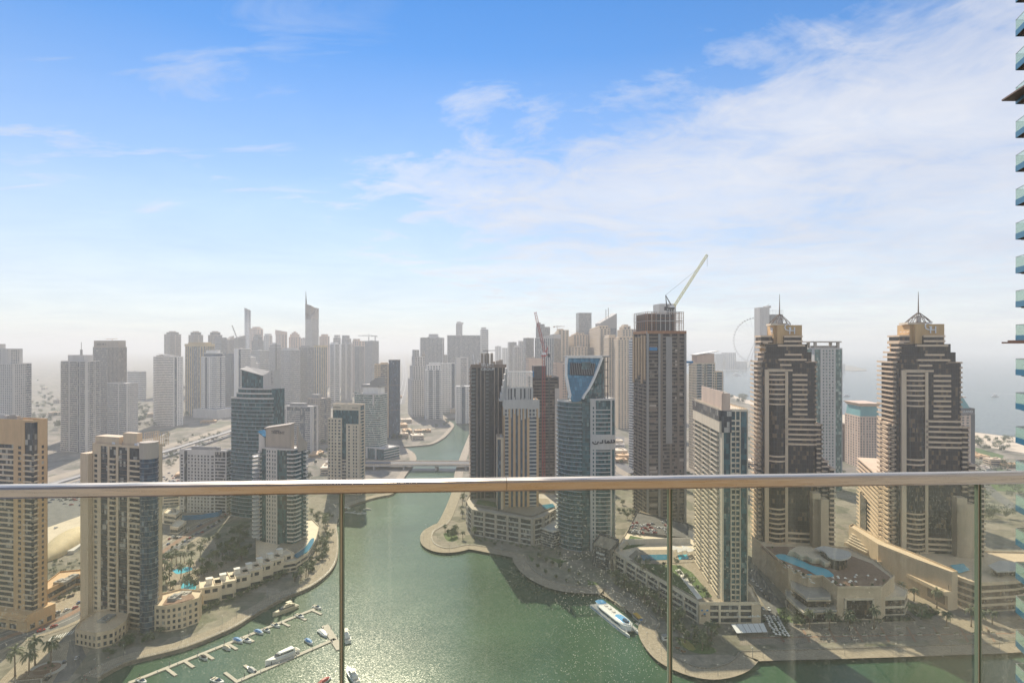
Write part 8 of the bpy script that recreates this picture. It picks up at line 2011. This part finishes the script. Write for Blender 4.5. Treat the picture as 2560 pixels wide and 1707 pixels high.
def specks(scale, rad_, dens):
    v = t.n('ShaderNodeTexVoronoi'); v.inputs['Scale'].default_value = scale; t.l(tc, v, 3, 0)
    near = t.math('LESS_THAN', v, rad_)
    sp_ = t.n('ShaderNodeSeparateColor'); t.l(v, sp_, 1, 0)
    on = t.math('LESS_THAN', sp_, dens)
    return t.math('MULTIPLY', near, on)
mpn = t.n('ShaderNodeTexNoise'); mpn.inputs['Scale'].default_value = 1.6; mpn.inputs['Detail'].default_value = 5; t.l(tc, mpn, 3, 0)
patchy = t.ramp(mpn, [(.36, .08), (.62, 1.0)])
d1 = specks(80, .15, .30); d2 = specks(150, .22, .30); d3 = specks(34, .08, .30)
dsum = t.math('MAXIMUM', t.math('MAXIMUM', d1, d2), d3)
dsum = t.math('MULTIPLY', dsum, patchy)
mps = t.n('ShaderNodeMapping'); mps.inputs['Scale'].default_value = (26, 26, .5); t.l(tc, mps, 3, 0)
stn = t.n('ShaderNodeTexNoise'); stn.inputs['Scale'].default_value = 1.0; stn.inputs['Detail'].default_value = 4; t.l(mps, stn)
strk = t.ramp(stn, [(.60, 0.0), (.78, .10)])
film = t.ramp(mpn, [(.3, .0), (.8, .008)])
veil_ = t.math('ADD', t.math('MULTIPLY', dsum, .32), t.math('ADD', film, t.math('MULTIPLY', strk, .5)), clamp=True)
s2 = t.n('ShaderNodeMixShader'); t.l(veil_, s2); t.l(s1, s2, 0, 1); t.l(dm, s2, 0, 2)
om = t.n('ShaderNodeOutputMaterial'); t.l(s2, om)
plain('edge_glass', (.24, .31, .25), rough=.2, var=.2, scale=8); plain('seal_black', (.03, .03, .03), rough=.5); plain('plaster', (.40, .30, .19), streak=False); plain('floor_tile', (.42, .36, .29), streak=False)
EYE = 0.5                                              # rail top below the lens
DL, DR = F * EYE / (1218 - HY), F * EYE / (1183 - HY)
pL = Vector(((0 - CX) / F * DL, DL)); pR = Vector(((2560 - CX) / F * DR, DR))
ru = (pR - pL).normalized(); ang = math.atan2(ru.y, ru.x)
rail = thing('balcony_railing', 'steel-capped glass balcony railing across the whole view', 'railing', (pL.x, pL.y, H), ang)
def rs(px):
    C = (pL.x, pL.y); return solve(px, C, ru.x, ru.y)
ztop = -EYE
sj = rs(1267)
prof = [(0.0, -.036), (-.003, -.040), (.062, -.040), (.066, -.036), (.066, -.010), (.058, -.001), (.046, .001), (.018, .001), (.006, -.002), (.0, -.009)]
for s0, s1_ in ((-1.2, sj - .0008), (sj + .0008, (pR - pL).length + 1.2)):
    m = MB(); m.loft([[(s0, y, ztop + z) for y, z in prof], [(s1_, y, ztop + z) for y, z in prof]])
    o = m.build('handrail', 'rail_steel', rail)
js = [rs(850), rs(1681), rs(2462)]; js = [js[0] - (js[1] - js[0])] + js + [js[2] + (js[2] - js[1])]
for a_, b_ in zip(js, js[1:]):
    m = MB(); m.box(a_ + .008, b_ - .008, .026, .038, ztop - 1.12, ztop - .036); m.build('glass_panel', 'pane_glass', rail)
for a_ in js[1:4]:
    m = MB(); m.box(a_ - .008, a_ - .005, .024, .040, ztop - 1.12, ztop - .04); m.box(a_ + .005, a_ + .008, .024, .040, ztop - 1.12, ztop - .04); m.build('pane_edge', 'edge_glass', rail)
    m = MB(); m.box(a_ - .005, a_ + .002, .028, .036, ztop - 1.12, ztop - .04); m.build('joint_strip', 'edge_cream', rail)
    m = MB(); m.box(a_ + .002, a_ + .005, .028, .036, ztop - 1.12, ztop - .04); m.build('joint_seal', 'seal_black', rail)
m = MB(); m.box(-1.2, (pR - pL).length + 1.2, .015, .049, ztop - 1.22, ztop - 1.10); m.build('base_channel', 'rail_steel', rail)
# slab, soffit and rear wall of the balcony we stand on
def own(name, mat, *bx):
    m = MB(); m.box(*bx); o = m.build(name, mat); o.location = (pL.x, pL.y, H); o.rotation_euler = (0, 0, ang); o['kind'] = 'structure'
own('balcony_floor', 'floor_tile', -1.5, 5.5, -4.2, .12, -EYE - 1.42, -EYE - 1.22)
own('balcony_ceiling', 'plaster', -1.5, 5.5, -4.2, -1.0, 1.6, 1.9)
own('balcony_wall', 'plaster', -1.5, 5.5, -4.5, -4.2, -EYE - 1.42, 1.9)
